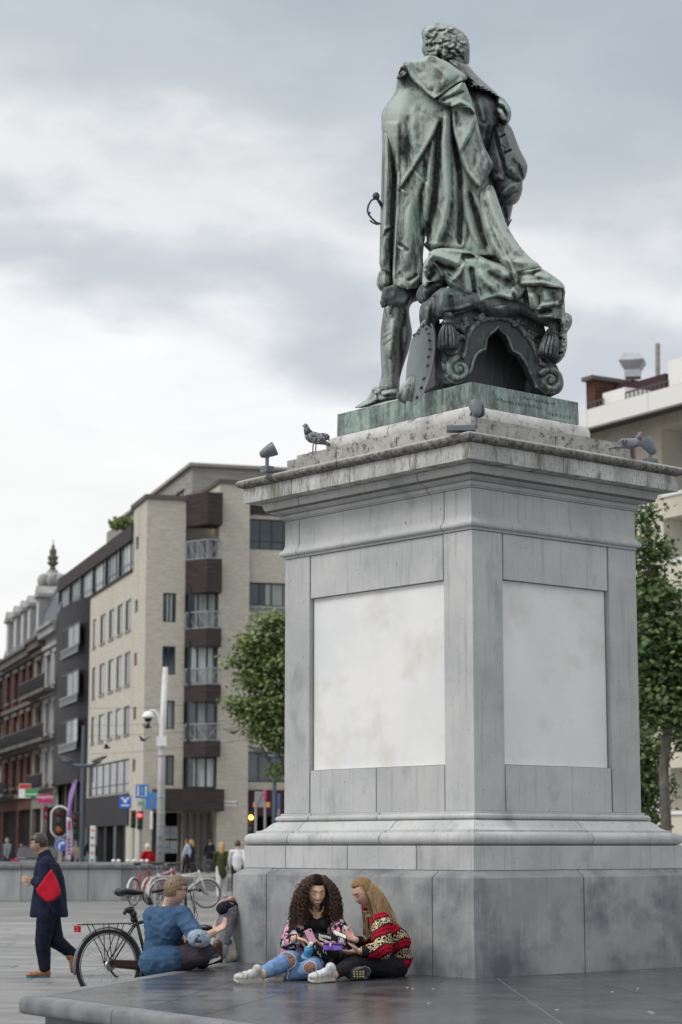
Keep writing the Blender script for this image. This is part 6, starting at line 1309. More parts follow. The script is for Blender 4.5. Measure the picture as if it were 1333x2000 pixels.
def head_grid(fr, off=None, nu=44, nv=34, female=True):
    vs = []
    def pt(dx, dy, dz):
        x, y, z = .074*dx, .094*dy, .116*dz; t = max(0, -dz)
        x *= 1-.34*t**1.8; y *= (1-.03*t) if dy > 0 else (1-.30*t)
        if dy > 0:
            g = lambda a, b_: math.exp(-(a/b_)**2)
            zz = z
            nose = max(0, min(1, (.022-zz)/.05)) if zz > -.030 else math.exp(-((zz+.030)/.007)**2)
            y += .024*g(x, .011)*nose + .004*g(abs(x)-.011, .007)*g(zz+.028, .008)
            y -= .011*g(abs(x)-.030, .015)*g(zz-.010, .012); y += .005*g(x, .05)*g(zz-.034, .012)
            y += .005*g(x, .018)*g(zz+.055, .010) - .003*g(x, .02)*g(zz+.0455, .004) + .008*g(x, .018)*g(zz+.090, .014)
            y += .004*g(abs(x)-.040, .018)*g(zz+.022, .020)
        if off:
            o = off(dx, dy, dz, x, y, z); x += dx*o; y += dy*o; z += dz*o
        return fr(x, y, z)
    vs.append(pt(0,0,1))
    for j in range(1, nv):
        a = math.pi*j/nv
        for k in range(nu):
            w = 2*math.pi*k/nu+math.pi/2; vs.append(pt(math.sin(a)*math.cos(w), math.sin(a)*math.sin(w), math.cos(a)))
    vs.append(pt(0,0,-1)); e_ = len(vs)-1; fs = []
    for k in range(nu):
        k2 = (k+1) % nu; fs.append((0, 1+k, 1+k2))
        for j in range(nv-2): fs.append((1+j*nu+k, 1+(j+1)*nu+k, 1+(j+1)*nu+k2, 1+j*nu+k2))
        fs.append((1+(nv-2)*nu+k, e_, 1+(nv-2)*nu+k2))
    return vs, fs
def add_head(mb, fr, neck, nr=.052):
    mb.add(*head_grid(fr)); mb.cap(fr(0,-.018,-.055), nr, neck, nr*1.12)
    for s_ in (-1, 1): mb.ell(fr(s_*.074,-.012,-.010), .010*fr.k, .018*fr.k, .030*fr.k, Matrix((fr.r, fr.f, fr.u)).transposed(), 8, 6)
def face_parts(root, fr, brow, lash=True, open_eyes=False, smile=False, lip=None):
    def fy(x, z):   # front surface depth
        best = None; dz = z/.116; c = math.sqrt(max(0, 1-dz*dz)); dx = max(-.95, min(.95, x/.074/max(.3, c))); return .094*c*math.sqrt(1-dx*dx)
    k = fr.k
    for s_ in (-1, 1):
        q = MB(); q.tube([fr(s_*x, fy(x, .030)+o, z) for x, z, o in ((.014,.029,.004),(.026,.034,.003),(.038,.033,.001),(.048,.026,.0))], [.0022*k,.0032*k,.0028*k,.0012*k], 5); q.build('eyebrow', brow, root, smooth=True)
        if open_eyes: q = MB(); q.ell(fr(s_*.029, fy(.029,.010)-.008, .010), .012*k,.010*k,.008*k, Matrix((fr.r, fr.f, fr.u)).transposed(), 8, 6); q.build('eye', M_EYE, root, smooth=True); q = MB(); q.ell(fr(s_*.029, fy(.029,.010)+.0015, .010), .0055*k); q.build('iris', M_LASH, root, smooth=True)
        q = MB(); zz = .004 if not open_eyes else .017; q.tube([fr(s_*x, fy(x, zz)+o-.004, z) for x, z, o in ((.018,zz,.0),(.025,zz-.003+(.004 if open_eyes else 0),.002),(.034,zz-.003+(.004 if open_eyes else 0),.0015),(.044,zz+.001,-.002))], [.0012*k,.0026*k,.0028*k,.0014*k], 5); q.build('eyelash', M_LASH, root, smooth=True)
    lp = lip or M_LIP
    if smile:
        q = MB(); q.tube([fr(x, fy(x,-.055)+.004-abs(x)*.15, z) for x, z in ((-.031,-.043),(-.016,-.049),(0,-.051),(.016,-.049),(.031,-.043))], [.001*k,.0030*k,.0028*k,.0030*k,.001*k], 6); q.build('lips', lp, root, smooth=True)
        q = MB(); q.tube([fr(x, fy(x,-.062)+.004-abs(x)*.15, z) for x, z in ((-.030,-.046),(-.016,-.062),(0,-.067),(.016,-.062),(.030,-.046))], [.001*k,.0036*k,.0042*k,.0036*k,.001*k], 6); q.build('lips', lp, root, smooth=True)
        q = MB(); q.ell(fr(0, fy(0,-.057)-.002, -.0565), .024*k,.008*k,.0062*k, Matrix((fr.r, fr.f, fr.u)).transposed(), 10, 6); q.build('teeth', M_TEETH, root, smooth=True)
    else:
        for zz, rr_ in ((-.052,.0026),(-.059,.0032)):
            q = MB(); q.tube([fr(x, fy(x,zz)+.006-abs(x)*.2, zz+abs(x)*.1) for x in (-.020,-.010,0,.010,.020)], [.001*k,rr_*k,rr_*k,rr_*k,.001*k], 6); q.build('lips', lp, root, smooth=True)
def hand(mb, wrist, fwd, palm, side, k=1.0, curl=(.5,.6,.65,.7), thumb=.6, spread=.10):
    """wrist point, direction of the fingers, palm normal (out of the palm), side=+1 thumb towards fwd x palm"""
    f = Vector(fwd).normalized(); n_ = Vector(palm); n_ = (n_-f*n_.dot(f)).normalized(); s_ = f.cross(n_)*side; w = Vector(wrist)
    P = lambda x, y, z: w+(s_*x+f*y+n_*z)*k
    for x in (-.024,-.008,.008,.024): mb.cap(P(x*.6,.008,0), .013*k, P(x,.078,0), .0115*k, 8)
    tips = []
    for i, (x, L_) in enumerate(((.027,.068),(.009,.076),(-.009,.071),(-.026,.056))):
        p = P(x,.082,0); d = (f+s_*(x*spread*14)).normalized(); r_ = .0092*k; a = curl[i]*.55
        for j, (fr_, ca) in enumerate(((.45,1.0),(.31,1.25),(.24,.9))):
            d = (d*math.cos(a*ca)+n_*math.sin(a*ca)).normalized(); nx_ = p+d*L_*fr_*k; mb.cap(p, r_, nx_, r_*.92, 8); p = nx_; r_ *= .91
            ddn = n_*math.cos(a*ca)-d*0; n2 = n_
        tips.append(p)
    d = (s_*.85+f*.55+n_*.35*thumb).normalized(); p = P(.024,.022,.004); q_ = p+d*.034*k; mb.cap(p, .0135*k, q_, .0115*k, 8); d = (d*.6+f*.7+n_*.5*thumb).normalized(); q2 = q_+d*.030*k; mb.cap(q_, .0112*k, q2, .0098*k, 8); q3 = q2+(d+n_*.2).normalized()*.024*k; mb.cap(q2, .0098*k, q3, .008*k, 8)
    return tips, q3
def shoe(root, heel, toe, up, m, msole, k=1.0, h=.075, name='shoe', lace=None, ankle=None):
    heel, toe = Vector(heel), Vector(toe); f = (toe-heel).normalized(); up = Vector(up); up = (up-f*up.dot(f)).normalized(); s_ = f.cross(up); L_ = (toe-heel).length
    q = MB(); P = lambda x, y, z: heel+s_*x*k+f*y*L_+up*z*k
    for y, w, z0 in ((.10,.030,.045),(.25,.033,.05),(.42,.035,.042),(.60,.040,.034),(.78,.041,.028),(.90,.034,.024)): q.ell(P(0,y,z0*.9), w*k, w*1.1*k, z0*.95*k, Matrix((s_, f, up)).transposed(), 10, 8)
    q.cap(P(0,.14,.05), .036*k, P(0,.20,h), .038*k)
    sh = vox(q, name, m, root, .006, 3)
    q = MB(); outl = [(.0,.02),(.028,.0),(.036,.12),(.034,.35),(.043,.65),(.044,.82),(.030,.97),(0,1.01),(-.030,.97),(-.044,.82),(-.042,.65),(-.034,.35),(-.036,.12),(-.028,0)]
    q.prism([P(x,y,-.012) for x, y in outl], up*.026*k); so = q.build('sole', msole, sh)
    q = MB(); M_ST = MATS.get('shoe_seam') or mat('shoe_seam', (.20,.19,.18), rough=.7)
    for y in (.22,.36,.62,.80): q.tube([P(x_,y+abs(x_)*1.2,z_) for x_, z_ in ((-.043,.012),(-.037,.035),(-.026,.052),(0,.066 if y < .6 else .052),(.026,.052),(.037,.035),(.043,.012))], .0022*k, 4)
    sm_ = q.build('seams', M_ST, sh); sm_['kind'] = 'stuff'
    if lace:
        q = MB()
        for j in range(4): y = .42+j*.085; q.tube([P(-.024,y,.062-j*.008), P(0,y+.03,.075-j*.010), P(.024,y,.062-j*.008)], .0028*k, 5)
        q.tube([P(0,.42,.075), P(.04,.45,.045), P(.055,.5,.01), P(.06,.58,.0)], .0026*k, 5); lc_ = q.build('laces', lace, sh); lc_['kind'] = 'stuff'
    return sh
def cloth(name, m, root, parts, voxel=.008, sm=4, wr=None):
    q = MB()
    for p in parts:
        if p[0] == 'c': q.chain(*p[1:])
        else: q.ell(*p[1:])
    return vox(q, name, m, root, voxel, sm, disp=wr)
ZF = ZP+.001
def F_(u, Y, z): p = W(u, 1700, Y); d = (p.y*CT+(z-CAMZ)*ST); return Vector(((u-666.5)/FPX*d, Y, z))
# ---- materials for clothes
def ex_denim(t, tc, cur, b):
    return layer(t, tc, cur, (.30,.42,.60), 4.5, .5, .72, (1,1,1), .75, off=4)
M_JEAN = mat('light_denim', (.11,.20,.38), (.19,.30,.50), rough=.85, scale=12, bump=.001, bscale=200, extra=ex_denim)
M_DENIM = mat('denim_shirt', (.030,.068,.135), (.060,.115,.205), rough=.85, scale=7, detail=8, bump=.001, bscale=220,
              extra=lambda t, tc, c, b: layer(t, tc, c, (.14,.22,.33), 3.0, .55, .78, (1,1,1.4), .6, off=4.3))
def ex_flor(t, tc, cur, b):
    def flower(cur, colr, sc, off, hi):
        mp = N(t, 'ShaderNodeMapping'); mp.inputs['Location'].default_value = (off,)*3; t.links.new(tc.outputs['Object'], mp.inputs[0])
        nzv = N(t, 'ShaderNodeTexNoise'); nzv.inputs['Scale'].default_value = 55; t.links.new(mp.outputs[0], nzv.inputs[0])
        v = N(t, 'ShaderNodeTexVoronoi'); v.inputs['Scale'].default_value = sc; t.links.new(mp.outputs[0], v.inputs[0])
        d = math_(t, 'MULTIPLY_ADD', nzv.outputs[0], .55, v.outputs['Distance']); s_ = math_(t, 'LESS_THAN', d, hi)
        mx = N(t, 'ShaderNodeMixRGB'); t.links.new(s_, mx.inputs[0]); t.links.new(cur, mx.inputs[1]); mx.inputs[2].default_value = (*colr, 1); return mx.outputs[0]
    cur = flower(cur, (.10,.14,.07), 26, 3.0, .50); cur = flower(cur, (.62,.58,.62), 17, 0.0, .66); cur = flower(cur, (.62,.27,.36), 15, 7.3, .66)
    return flower(cur, (.70,.48,.54), 24, 7.3, .50)
M_FLOR = mat('floral_kimono', (.014,.014,.022), rough=.7, extra=ex_flor)
M_TANK = mat('black_jersey', (.012,.012,.014), (.020,.020,.023), rough=.8, scale=30); M_LEGG = mat('black_trousers', (.014,.014,.016), (.024,.024,.027), rough=.75, scale=20)
def ex_knit(t, tc, cur, b):
    mp = N(t, 'ShaderNodeMapping'); t.links.new(tc.outputs['Object'], mp.inputs[0]); mp.inputs['Rotation'].default_value = (.2,.5,0)
    sx = N(t, 'ShaderNodeSeparateXYZ'); t.links.new(mp.outputs[0], sx.inputs[0])
    nz = N(t, 'ShaderNodeTexNoise'); nz.inputs['Scale'].default_value = 7; t.links.new(tc.outputs['Object'], nz.inputs[0])
    zz = math_(t, 'MULTIPLY_ADD', nz.outputs[0], .10, sx.outputs[2]); w = math_(t, 'SINE', math_(t, 'MULTIPLY', zz, 46.0))
    red = math_(t, 'GREATER_THAN', w, .10); mx = N(t, 'ShaderNodeMixRGB'); t.links.new(red, mx.inputs[0]); t.links.new(cur, mx.inputs[1]); mx.inputs[2].default_value = (.36,.008,.028,1)
    v = N(t, 'ShaderNodeTexVoronoi'); v.inputs['Scale'].default_value = 42; v.feature = 'DISTANCE_TO_EDGE'; t.links.new(tc.outputs['Object'], v.inputs[0])
    cr_ = math_(t, 'MULTIPLY', math_(t, 'LESS_THAN', v.outputs['Distance'], .095), math_(t, 'LESS_THAN', w, -.18)); m2 = N(t, 'ShaderNodeMixRGB'); t.links.new(cr_, m2.inputs[0]); t.links.new(mx.outputs[0], m2.inputs[1]); m2.inputs[2].default_value = (.62,.52,.34,1)
    st_ = math_(t, 'MULTIPLY', math_(t, 'GREATER_THAN', math_(t, 'SINE', math_(t, 'MULTIPLY', zz, 230.0)), .6), red); m3 = N(t, 'ShaderNodeMixRGB'); t.links.new(st_, m3.inputs[0]); t.links.new(m2.outputs[0], m3.inputs[1]); m3.inputs[2].default_value = (.10,.004,.012,1)
    return m3.outputs[0]
M_KNIT = mat('patterned_knit', (.016,.012,.013), rough=.9, bump=.002, bscale=120, extra=ex_knit)
M_SHOEW = mat('white_sneaker', (.36,.345,.32), (.66,.64,.61), rough=.6, scale=16); M_SOLEW = mat('white_sole', (.60,.56,.48), rough=.6)
M_SOLED = mat('dark_tread', (.03,.032,.036), (.10,.10,.11), rough=.8, scale=60, contrast=(.45,.55)); M_LACE = mat('lace_white', (.7,.69,.66), rough=.8)
def ex_fish(t, tc, cur, b):
    v = N(t, 'ShaderNodeTexVoronoi'); v.inputs['Scale'].default_value = 120; v.feature = 'DISTANCE_TO_EDGE'; t.links.new(tc.outputs['Object'], v.inputs[0])
    mx = N(t, 'ShaderNodeMixRGB'); t.links.new(math_(t, 'LESS_THAN', v.outputs['Distance'], .09), mx.inputs[0]); t.links.new(cur, mx.inputs[1]); mx.inputs[2].default_value = (.05,.03,.025,1); return mx.outputs[0]
M_FISH = mat('fishnet_knee', (.34,.20,.14), rough=.6, extra=ex_fish); M_GOLD = mat('gold', (.55,.40,.16), rough=.3, metal=.8)
# ================================================================ curly-haired girl
YC = 16.45
hf = Frame(F_(617,16.33,0)+Vector((0,0,W(0,1741,16.33).z)), Vector((.22,-.90,-.30)), k=1.0)
g1 = empty('person', F_(610,YC,ZP), 'sitting young woman with long dark curly hair, floral kimono and ripped jeans, smiling down', 'person', 'pair sitting against the pedestal')
neck = W(614,1776,16.42)
shL, shR = W(585,1786,16.42), W(652,1787,16.42); chest = W(619,1815,16.43); pel = W(612,1884,16.52)
elL, wrL = W(566,1843,16.28), W(579,1832,16.08); elR, wrR = W(672,1834,16.30), W(648,1846,16.10)
hipL, hipR = W(596,1885,16.50), W(628,1886,16.50); knL = W(563,1876,16.02); anL = W(509,1903,15.68); knR = W(612,1890,15.98); anR = W(545,1909,16.02)
q = MB(); add_head(q, hf, neck); q.chain([neck, (shL+shR)/2+Vector((0,0,-.02))], [.058,.085]); q.chain([shL, chest, shR], [.050,.10,.050]); q.cap(chest, .115, pel, .135)
q.chain([shL, elL, wrL], [.046,.040,.026]); q.chain([shR, elR, wrR], [.046,.040,.026])
tp_, th_ = hand(q, wrL, Vector((.93,-.30,-.28)), Vector((-.1,-.25,-.95)), 1, 1.0, (.55,.6,.65,.7), .9)
hand(q, wrR, Vector((-.75,-.5,.0)), Vector((.2,-.4,.9)), 1, .95, (.6,.6,.6,.6), .6)
q.chain([hipL, knL, anL], [.088,.060,.040]); q.chain([hipR, knR, anR], [.088,.060,.040])
vox(q, 'body', SK1, g1, .0045, 2)
face_parts(g1, hf, M_BROW1, smile=True)
# tank top, kimono, jeans
q = MB(); q.chain([W(607,1797,16.40), W(631,1797,16.40)], [.060,.060]); q.cap(chest+Vector((0,-.015,-.02)), .108, pel, .140); q.ell(W(611,1806,16.33), .05,.045,.05); q.ell(W(630,1806,16.33), .05,.045,.05); vox(q, 'tank_top', M_TANK, g1, .006, 3)
q = MB()
for s_, e_, w_, c1_, hx in ((shL, elL, wrL, W(596,1815,16.36), -1), (shR, elR, wrR, W(648,1816,16.40), 1)):
    q.chain([s_+Vector((-hx*.03,0,.015)), s_, e_], [.055,.068,.074]); q.chain([e_, e_.lerp(w_, .45)], [.074,.062]); q.chain([s_, c1_, W(592 if hx < 0 else 655, 1858, 16.45)], [.06,.055,.06])
    q.ell(e_+Vector((hx*.01,0,-.05)), .055, .06, .075)
vox(q, 'kimono', M_FLOR, g1, .007, 3, disp=wrinkle(.010, 12, (1,1,.5), 3))
for sgn, e_, w_ in ((-1, elL, wrL),):
    q = MB(); q.tube([w_+(Vector((math.cos(a)*.0, math.sin(a)*.030, math.cos(a)*.030))) for a in np.linspace(0, 6.28, 13)], .0035, 6); q.build('bracelet', M_BLACK, g1)
def jeans(pts, rads, nm='jeans', m=M_JEAN, par=g1, wr=wrinkle(.008, 16, (1,1,1), 9), vs=.007): q = MB(); [q.chain(p, r) for p, r in zip(pts, rads)]; return vox(q, nm, m, par, vs, 3, disp=wr)
jeans([[hipL, knL.lerp(hipL, .5), knL, anL.lerp(knL, .5), anL.lerp(knL, .1)], [hipR, knR.lerp(hipR, .5), knR, anR.lerp(knR, .5), anR], [hipL, hipR]], [[.110,.088,.072,.058,.046],[.110,.088,.072,.058,.046],[.115,.115]])
def kneehole(c, n_, rx, rz, par):
    n_ = Vector(n_).normalized(); Mt = n_.to_track_quat('Z', 'Y').to_matrix(); q = MB(); q.ell(c, rx, rz, .024, Mt, 20, 10); k_ = q.build('bare_knee', M_FISH, par, smooth=True)
    q = MB(); rr_ = random.Random(2); q.tube([Vector(c)+Mt @ Vector((rx*.97*math.cos(a)*(1+rr_.uniform(-.05,.05)), rz*.97*math.sin(a)*(1+rr_.uniform(-.05,.05)), .004)) for a in np.linspace(0, 6.28, 26)], .0036, 5); q.build('frayed_edge', mat('frayed_cotton', (.50,.56,.66), rough=.95) if 'frayed_cotton' not in MATS else MATS['frayed_cotton'], par, smooth=True)
kneehole(knL+Vector((-.012,-.076,.0)), Vector((-.15,-1,.25)), .078, .066, g1); kneehole(knR+Vector((-.02,-.070,.005)), Vector((-.3,-1,.2)), .052, .046, g1)
q = MB(); p = knL+Vector((.0,-.075,-.06)); q.tube([p, p+Vector((.004,-.01,-.03)), p+Vector((-.004,-.012,-.07))], .0035, 5); q.build('loose_thread', M_LACE, g1)
sd_ = (anL-knL).normalized()
shoe(g1, F_(508,15.66,ZF+.03), F_(460,15.52,ZF+.035), Vector((.15,-.35,1)), M_SHOEW, M_SOLEW, 1.0, lace=M_LACE)
shoe(g1, F_(556,15.98,ZF+.02), F_(518,16.02,ZF+.02), Vector((0,-.5,1)), M_SHOEW, M_SOLEW, .9)
# necklace
q = MB(); nk = [hf(x, y, z) for x, y, z in ((-.052,.0,-.135),(-.045,.045,-.165),(-.022,.075,-.195),(0,.082,-.205),(.022,.075,-.195),(.045,.045,-.165),(.052,.0,-.135))]
nk = [W(603,1768,16.33), W(605,1777,16.30), W(611,1784,16.285), W(618,1787,16.28), W(626,1785,16.285), W(631,1778,16.30), W(633,1769,16.33)]
for i in range(len(nk)-1):
    for t_ in (0,.33,.66): p = nk[i].lerp(nk[i+1], t_); q.ell(p, .0065,.005,.0055, None, 6, 5)
q.tube(nk, .0028, 5); nkl = q.build('chain_necklace', M_GOLD, g1, smooth=True); nkl['kind'] = 'stuff'
# curls
def curls_hair(root, fr, m, n, seed):
    r_ = random.Random(seed); q = MB()
    q.add(*head_grid(fr, lambda dx, dy, dz, x, y, z: (.018 if (dy < .25 or dz > .62) and dz > -.6 else -.02), 30, 22))
    base = vox(q, 'hair_base', MATS.get('scalp_dark') or mat('scalp_dark', (.012,.007,.005), rough=.95), root, .008, 2)
    q = MB()
    for k in range(n):
        th = r_.uniform(0, 2*math.pi); el = r_.uniform(-.2, 1.56); dx, dy, dz = math.cos(th)*math.cos(el), math.sin(th)*math.cos(el), math.sin(el)
        if dy > .45 and dz < .66: continue
        front = dy > .0; p = Vector((.078*dx, .097*dy, .12*dz)); sg = 1 if dx > 0 else -1
        out = r_.uniform(.02, .072) if not front else r_.uniform(.055,.095); Ln = r_.uniform(.22, .46) if not front else r_.uniform(.25,.40)
        pts = []; rr0 = r_.uniform(.005, .013); ph = r_.uniform(0, 6.28); turns = Ln/r_.uniform(.026, .050); m_ = int(14+turns*7)
        hd = Vector((dx, dy*.8, 0)); hd = hd.normalized() if hd.length > .05 else Vector((sg, -.2, 0))
        if front: hd = Vector((sg*.98, .05, 0)).normalized(); p.x += sg*.02
        for j in range(m_):
            t_ = j/(m_-1); s_ = math.sin(min(1, t_*2.2)*math.pi/2); flare = .55+.45*min(1, t_*1.6)
            cpt = p+hd*out*s_*flare*1.25+Vector((0, -.02*t_, 0)); dn = Ln*max(0, t_-.12)
            wpos = fr(cpt.x, cpt.y, cpt.z)+Vector((0,0,-dn+.02*math.sin(3.1*t_)*dz))
            a = ph+turns*6.283*t_; rad = rr0*min(1, t_*5)
            pts.append(wpos+Vector((math.cos(a)*rad, math.sin(a)*rad, math.sin(a*1.3+1)*rad*.5))+Vector((math.sin(t_*5+k)*.008*t_, math.cos(t_*4+k*2)*.006*t_, 0)))
        q.tube(pts, [.0031*(1-.5*(j/(m_-1))**3) for j in range(m_)], 4)
    h = q.build('curls', m, root, smooth=True); h['kind'] = 'stuff'
curls_hair(g1, hf, H_CURL, 900, 5)
# things she holds
ph = empty('phone', W(607,1829,16.0), 'pink phone in the hand of the curly-haired woman', 'phone')
ax_, ay_, az_ = Vector((.026,0,.010)), Vector((.0,.004,.0)), Vector((-.022,-.0,.050)); c = W(607,1829,15.99)
q = MB(); q.cbox(c, ax_, ay_*1.1, az_, .003); q.build('case', mat('pink_case', (.62,.30,.38), (.70,.42,.50), rough=.3, scale=12), ph); q = MB(); q.ell(c+ax_*.55+az_*.75+Vector((0,-.006,0)), .007,.003,.007); q.build('camera_lens', M_BLACK, ph)
bt = empty('water_bottle', W(600,1870,16.0), 'translucent blue plastic bottle held below the pink phone', 'bottle')
a, b_ = W(596,1876,16.02), W(607,1846,15.98); d_ = b_-a; M4 = Matrix.Translation(a) @ d_.to_track_quat('Z', 'Y').to_matrix().to_4x4(); L_ = d_.length
M_BOT = mat('blue_plastic', (.01,.13,.30), (.06,.30,.48), rough=.12, scale=14, spec=.8)
q = MB(); q.lathe([(.0,0),(.034,.003),(.038,.015),(.036,L_*.35),(.031,L_*.5),(.036,L_*.65),(.034,L_*.8),(.016,L_*.96),(.013,L_)], M4, 18); q.build('body', M_BOT, bt, smooth=True); q = MB(); q.lathe([(.0155,L_),(.0155,L_+.02),(.0,L_+.021)], M4, 12); q.build('cap', M_WHITE, bt)
q = MB(); q.lathe([(.0375,L_*.12),(.0372,L_*.34)], M4, 18, False); q.build('label_band', mat('pale_label', (.35,.45,.62), rough=.3), bt)
hb = empty('handbag', W(636,1850,16.1), 'black cloth bag with white and red brush lettering in the lap between the two women', 'bag')
q = MB(); q.chain([W(622,1835,16.17), W(650,1838,16.17)], [.052,.050]); q.chain([W(620,1862,16.13), W(648,1866,16.13)], [.060,.058]); q.chain([W(622,1835,16.17), W(620,1862,16.13)], [.05,.06]); q.chain([W(650,1838,16.17), W(648,1866,16.13)], [.05,.058]); q.chain([W(640,1890,16.02), W(648,1880,16.05)], [.035,.03]); vox(q, 'bag_body', M_TANK, hb, .006, 3, disp=wrinkle(.006, 18, (1,1,1), 4))
rg2 = random.Random(8)
def stroke(pts, w, m, nm='lettering'): q = MB(); q.tube([W(u, v, Y) for u, v, Y in pts], w, 5); return q.build(nm, m, hb)
M_RED2 = mat('red_print', (.50,.01,.03), rough=.7)
Yb = 16.065
for k, (u, v) in enumerate(((624,1826.5),(627,1828),(630,1828.5),(633,1829),(636,1829.5),(639,1830),(642,1831),(645,1832))): stroke([(u,v-2,Yb+.02),(u+.8,v,Yb),(u+.2,v+2.2,Yb),(u+2,v+1.4,Yb)], .0035, M_LACE)
for k, (u, v) in enumerate(((626,1834),(630,1836),(637,1838),(641,1840),(644,1841))): stroke([(u-1.5,v-1.6,Yb),(u,v+1.8,Yb-.01),(u+1.6,v-1.2,Yb)], .0034, M_LACE)
for k, (u, v) in enumerate(((623,1842),(626,1845),(629,1849),(631,1852))): stroke([(u-1.2,v-2.5,Yb-.01),(u+1,v-1,Yb-.012),(u-.6,v+1,Yb-.012),(u+1.6,v+2,Yb-.012)], .0042, M_RED2)
for k, (u, v) in enumerate(((616,1850),(622,1861),(626,1866),(632,1858),(637,1861))): stroke([(u,v-3,Yb-.012),(u-.8,v,Yb-.016),(u+1.4,v+3,Yb-.014)], .0038, M_LACE)
# ================================================================ blonde girl in profile
hb2 = Frame(W(711,1742,16.38), Vector((-.72,-.36,-.50)), k=.93)
g2 = empty('person', F_(745,16.55,ZP), 'sitting young woman with long straight blonde hair, red and black patterned knit and black trousers', 'person', 'pair sitting against the pedestal')
neck = W(725,1772,16.45); s1, s2 = W(745,1800,16.32), W(737,1790,16.62); chest = W(752,1820,16.50); pel = W(768,1882,16.58)
e1_, w1 = W(748,1856,16.18), W(703,1858,16.06); e2_, w2 = W(722,1846,16.50), W(695,1836,16.25)
h1, k1, a1 = W(766,1886,16.46), W(694,1880,16.10), W(652,1903,15.80); h2, k2, a2 = W(758,1884,16.66), W(660,1880,16.38), W(692,1903,16.00)
q = MB(); add_head(q, hb2, neck); q.chain([neck, chest, pel], [.055,.11,.13]); q.chain([s1, s2], [.052,.052]); q.chain([s1, e1_, w1], [.046,.040,.026]); q.chain([s2, e2_, w2], [.046,.040,.026])
hand(q, w1, Vector((-.97,-.1,-.08)), Vector((-.1,.35,.95)), -1, 1.0, (.25,.3,.35,.4), .9)
hand(q, w2, Vector((-.75,-.2,.30)), Vector((-.45,-.5,.7)), 1, 1.0, (.9,.95,1.0,1.05), .9)
q.chain([h1, k1, a1], [.085,.058,.038]); q.chain([h2, k2, a2], [.085,.058,.038]); vox(q, 'body', SK2, g2, .0045, 2)
face_parts(g2, hb2, M_BROW2, lip=mat('lips_pale', (.45,.19,.17), rough=.45))
kn = wrinkle(.010, 11, (1,1,1), 14)
q = MB(); q.chain([neck+Vector((0,0,-.03)), chest, W(764,1850,16.50), W(772,1868,16.52)], [.068,.125,.135,.138]); q.chain([s1, s2], [.070,.068]); q.chain([s1, e1_], [.075,.072]); q.chain([e1_, w1.lerp(e1_, .40)], [.072,.050]); q.chain([s2, e2_], [.070,.060]); q.chain([e2_, w2.lerp(e2_, .35)], [.060,.046]); q.chain([s1, W(778,1840,16.42)], [.07,.10])
vox(q, 'knit_jacket', M_KNIT, g2, .006, 3, disp=kn)
for w_, e_ in ((w1, e1_), (w2, e2_)): q = MB(); q.chain([w_.lerp(e_, .10), w_.lerp(e_, .42)], [.037,.048]); vox(q, 'cuff', M_LEGG, g2, .006, 2)
q = MB(); q.tube([w1+Vector((.012, math.sin(a)*.030, math.cos(a)*.030)) for a in np.linspace(0, 6.28, 13)], .006, 6); q.build('watch_band', M_GOLD, g2)
q = MB(); q.chain([pel, h1, k1.lerp(h1, .5), k1, a1.lerp(k1, .5), a1.lerp(k1, .08)], [.130,.115,.092,.070,.054,.045]); q.chain([h2, k2.lerp(h2, .5), k2, a2.lerp(k2, .5), a2], [.115,.092,.072,.056,.045]); vox(q, 'trousers', M_LEGG, g2, .007, 3, disp=wrinkle(.006, 14, (1,1,1), 6))
shoe(g2, F_(652,15.82,ZF+.03), F_(606,15.66,ZF+.025), Vector((.1,-.25,1)), mat('grey_white_runner', (.42,.44,.46), (.66,.67,.68), rough=.6, scale=40), M_SOLEW, 1.05, lace=M_LACE)
sh2 = shoe(g2, F_(684,15.93,ZF+.045), F_(722,15.98,ZF+.06), Vector((.10,.92,.28)), mat('dark_runner', (.04,.045,.06), (.25,.26,.28), rough=.6, scale=50), M_SOLED, 1.05, lace=None)
q = MB(); P0_ = F_(690,15.885,ZF+.06)
for i in range(4):
    for j in range(3): c_ = F_(692+i*6, 15.872+i*.004, ZF+.035+j*.018); q.obox(c_, (.006,0,.001), (0,.004,0), (0,0,.004))
tr_ = q.build('tread_logo', mat('tread_yellow', (.50,.42,.18), rough=.6), g2); tr_['kind'] = 'stuff'
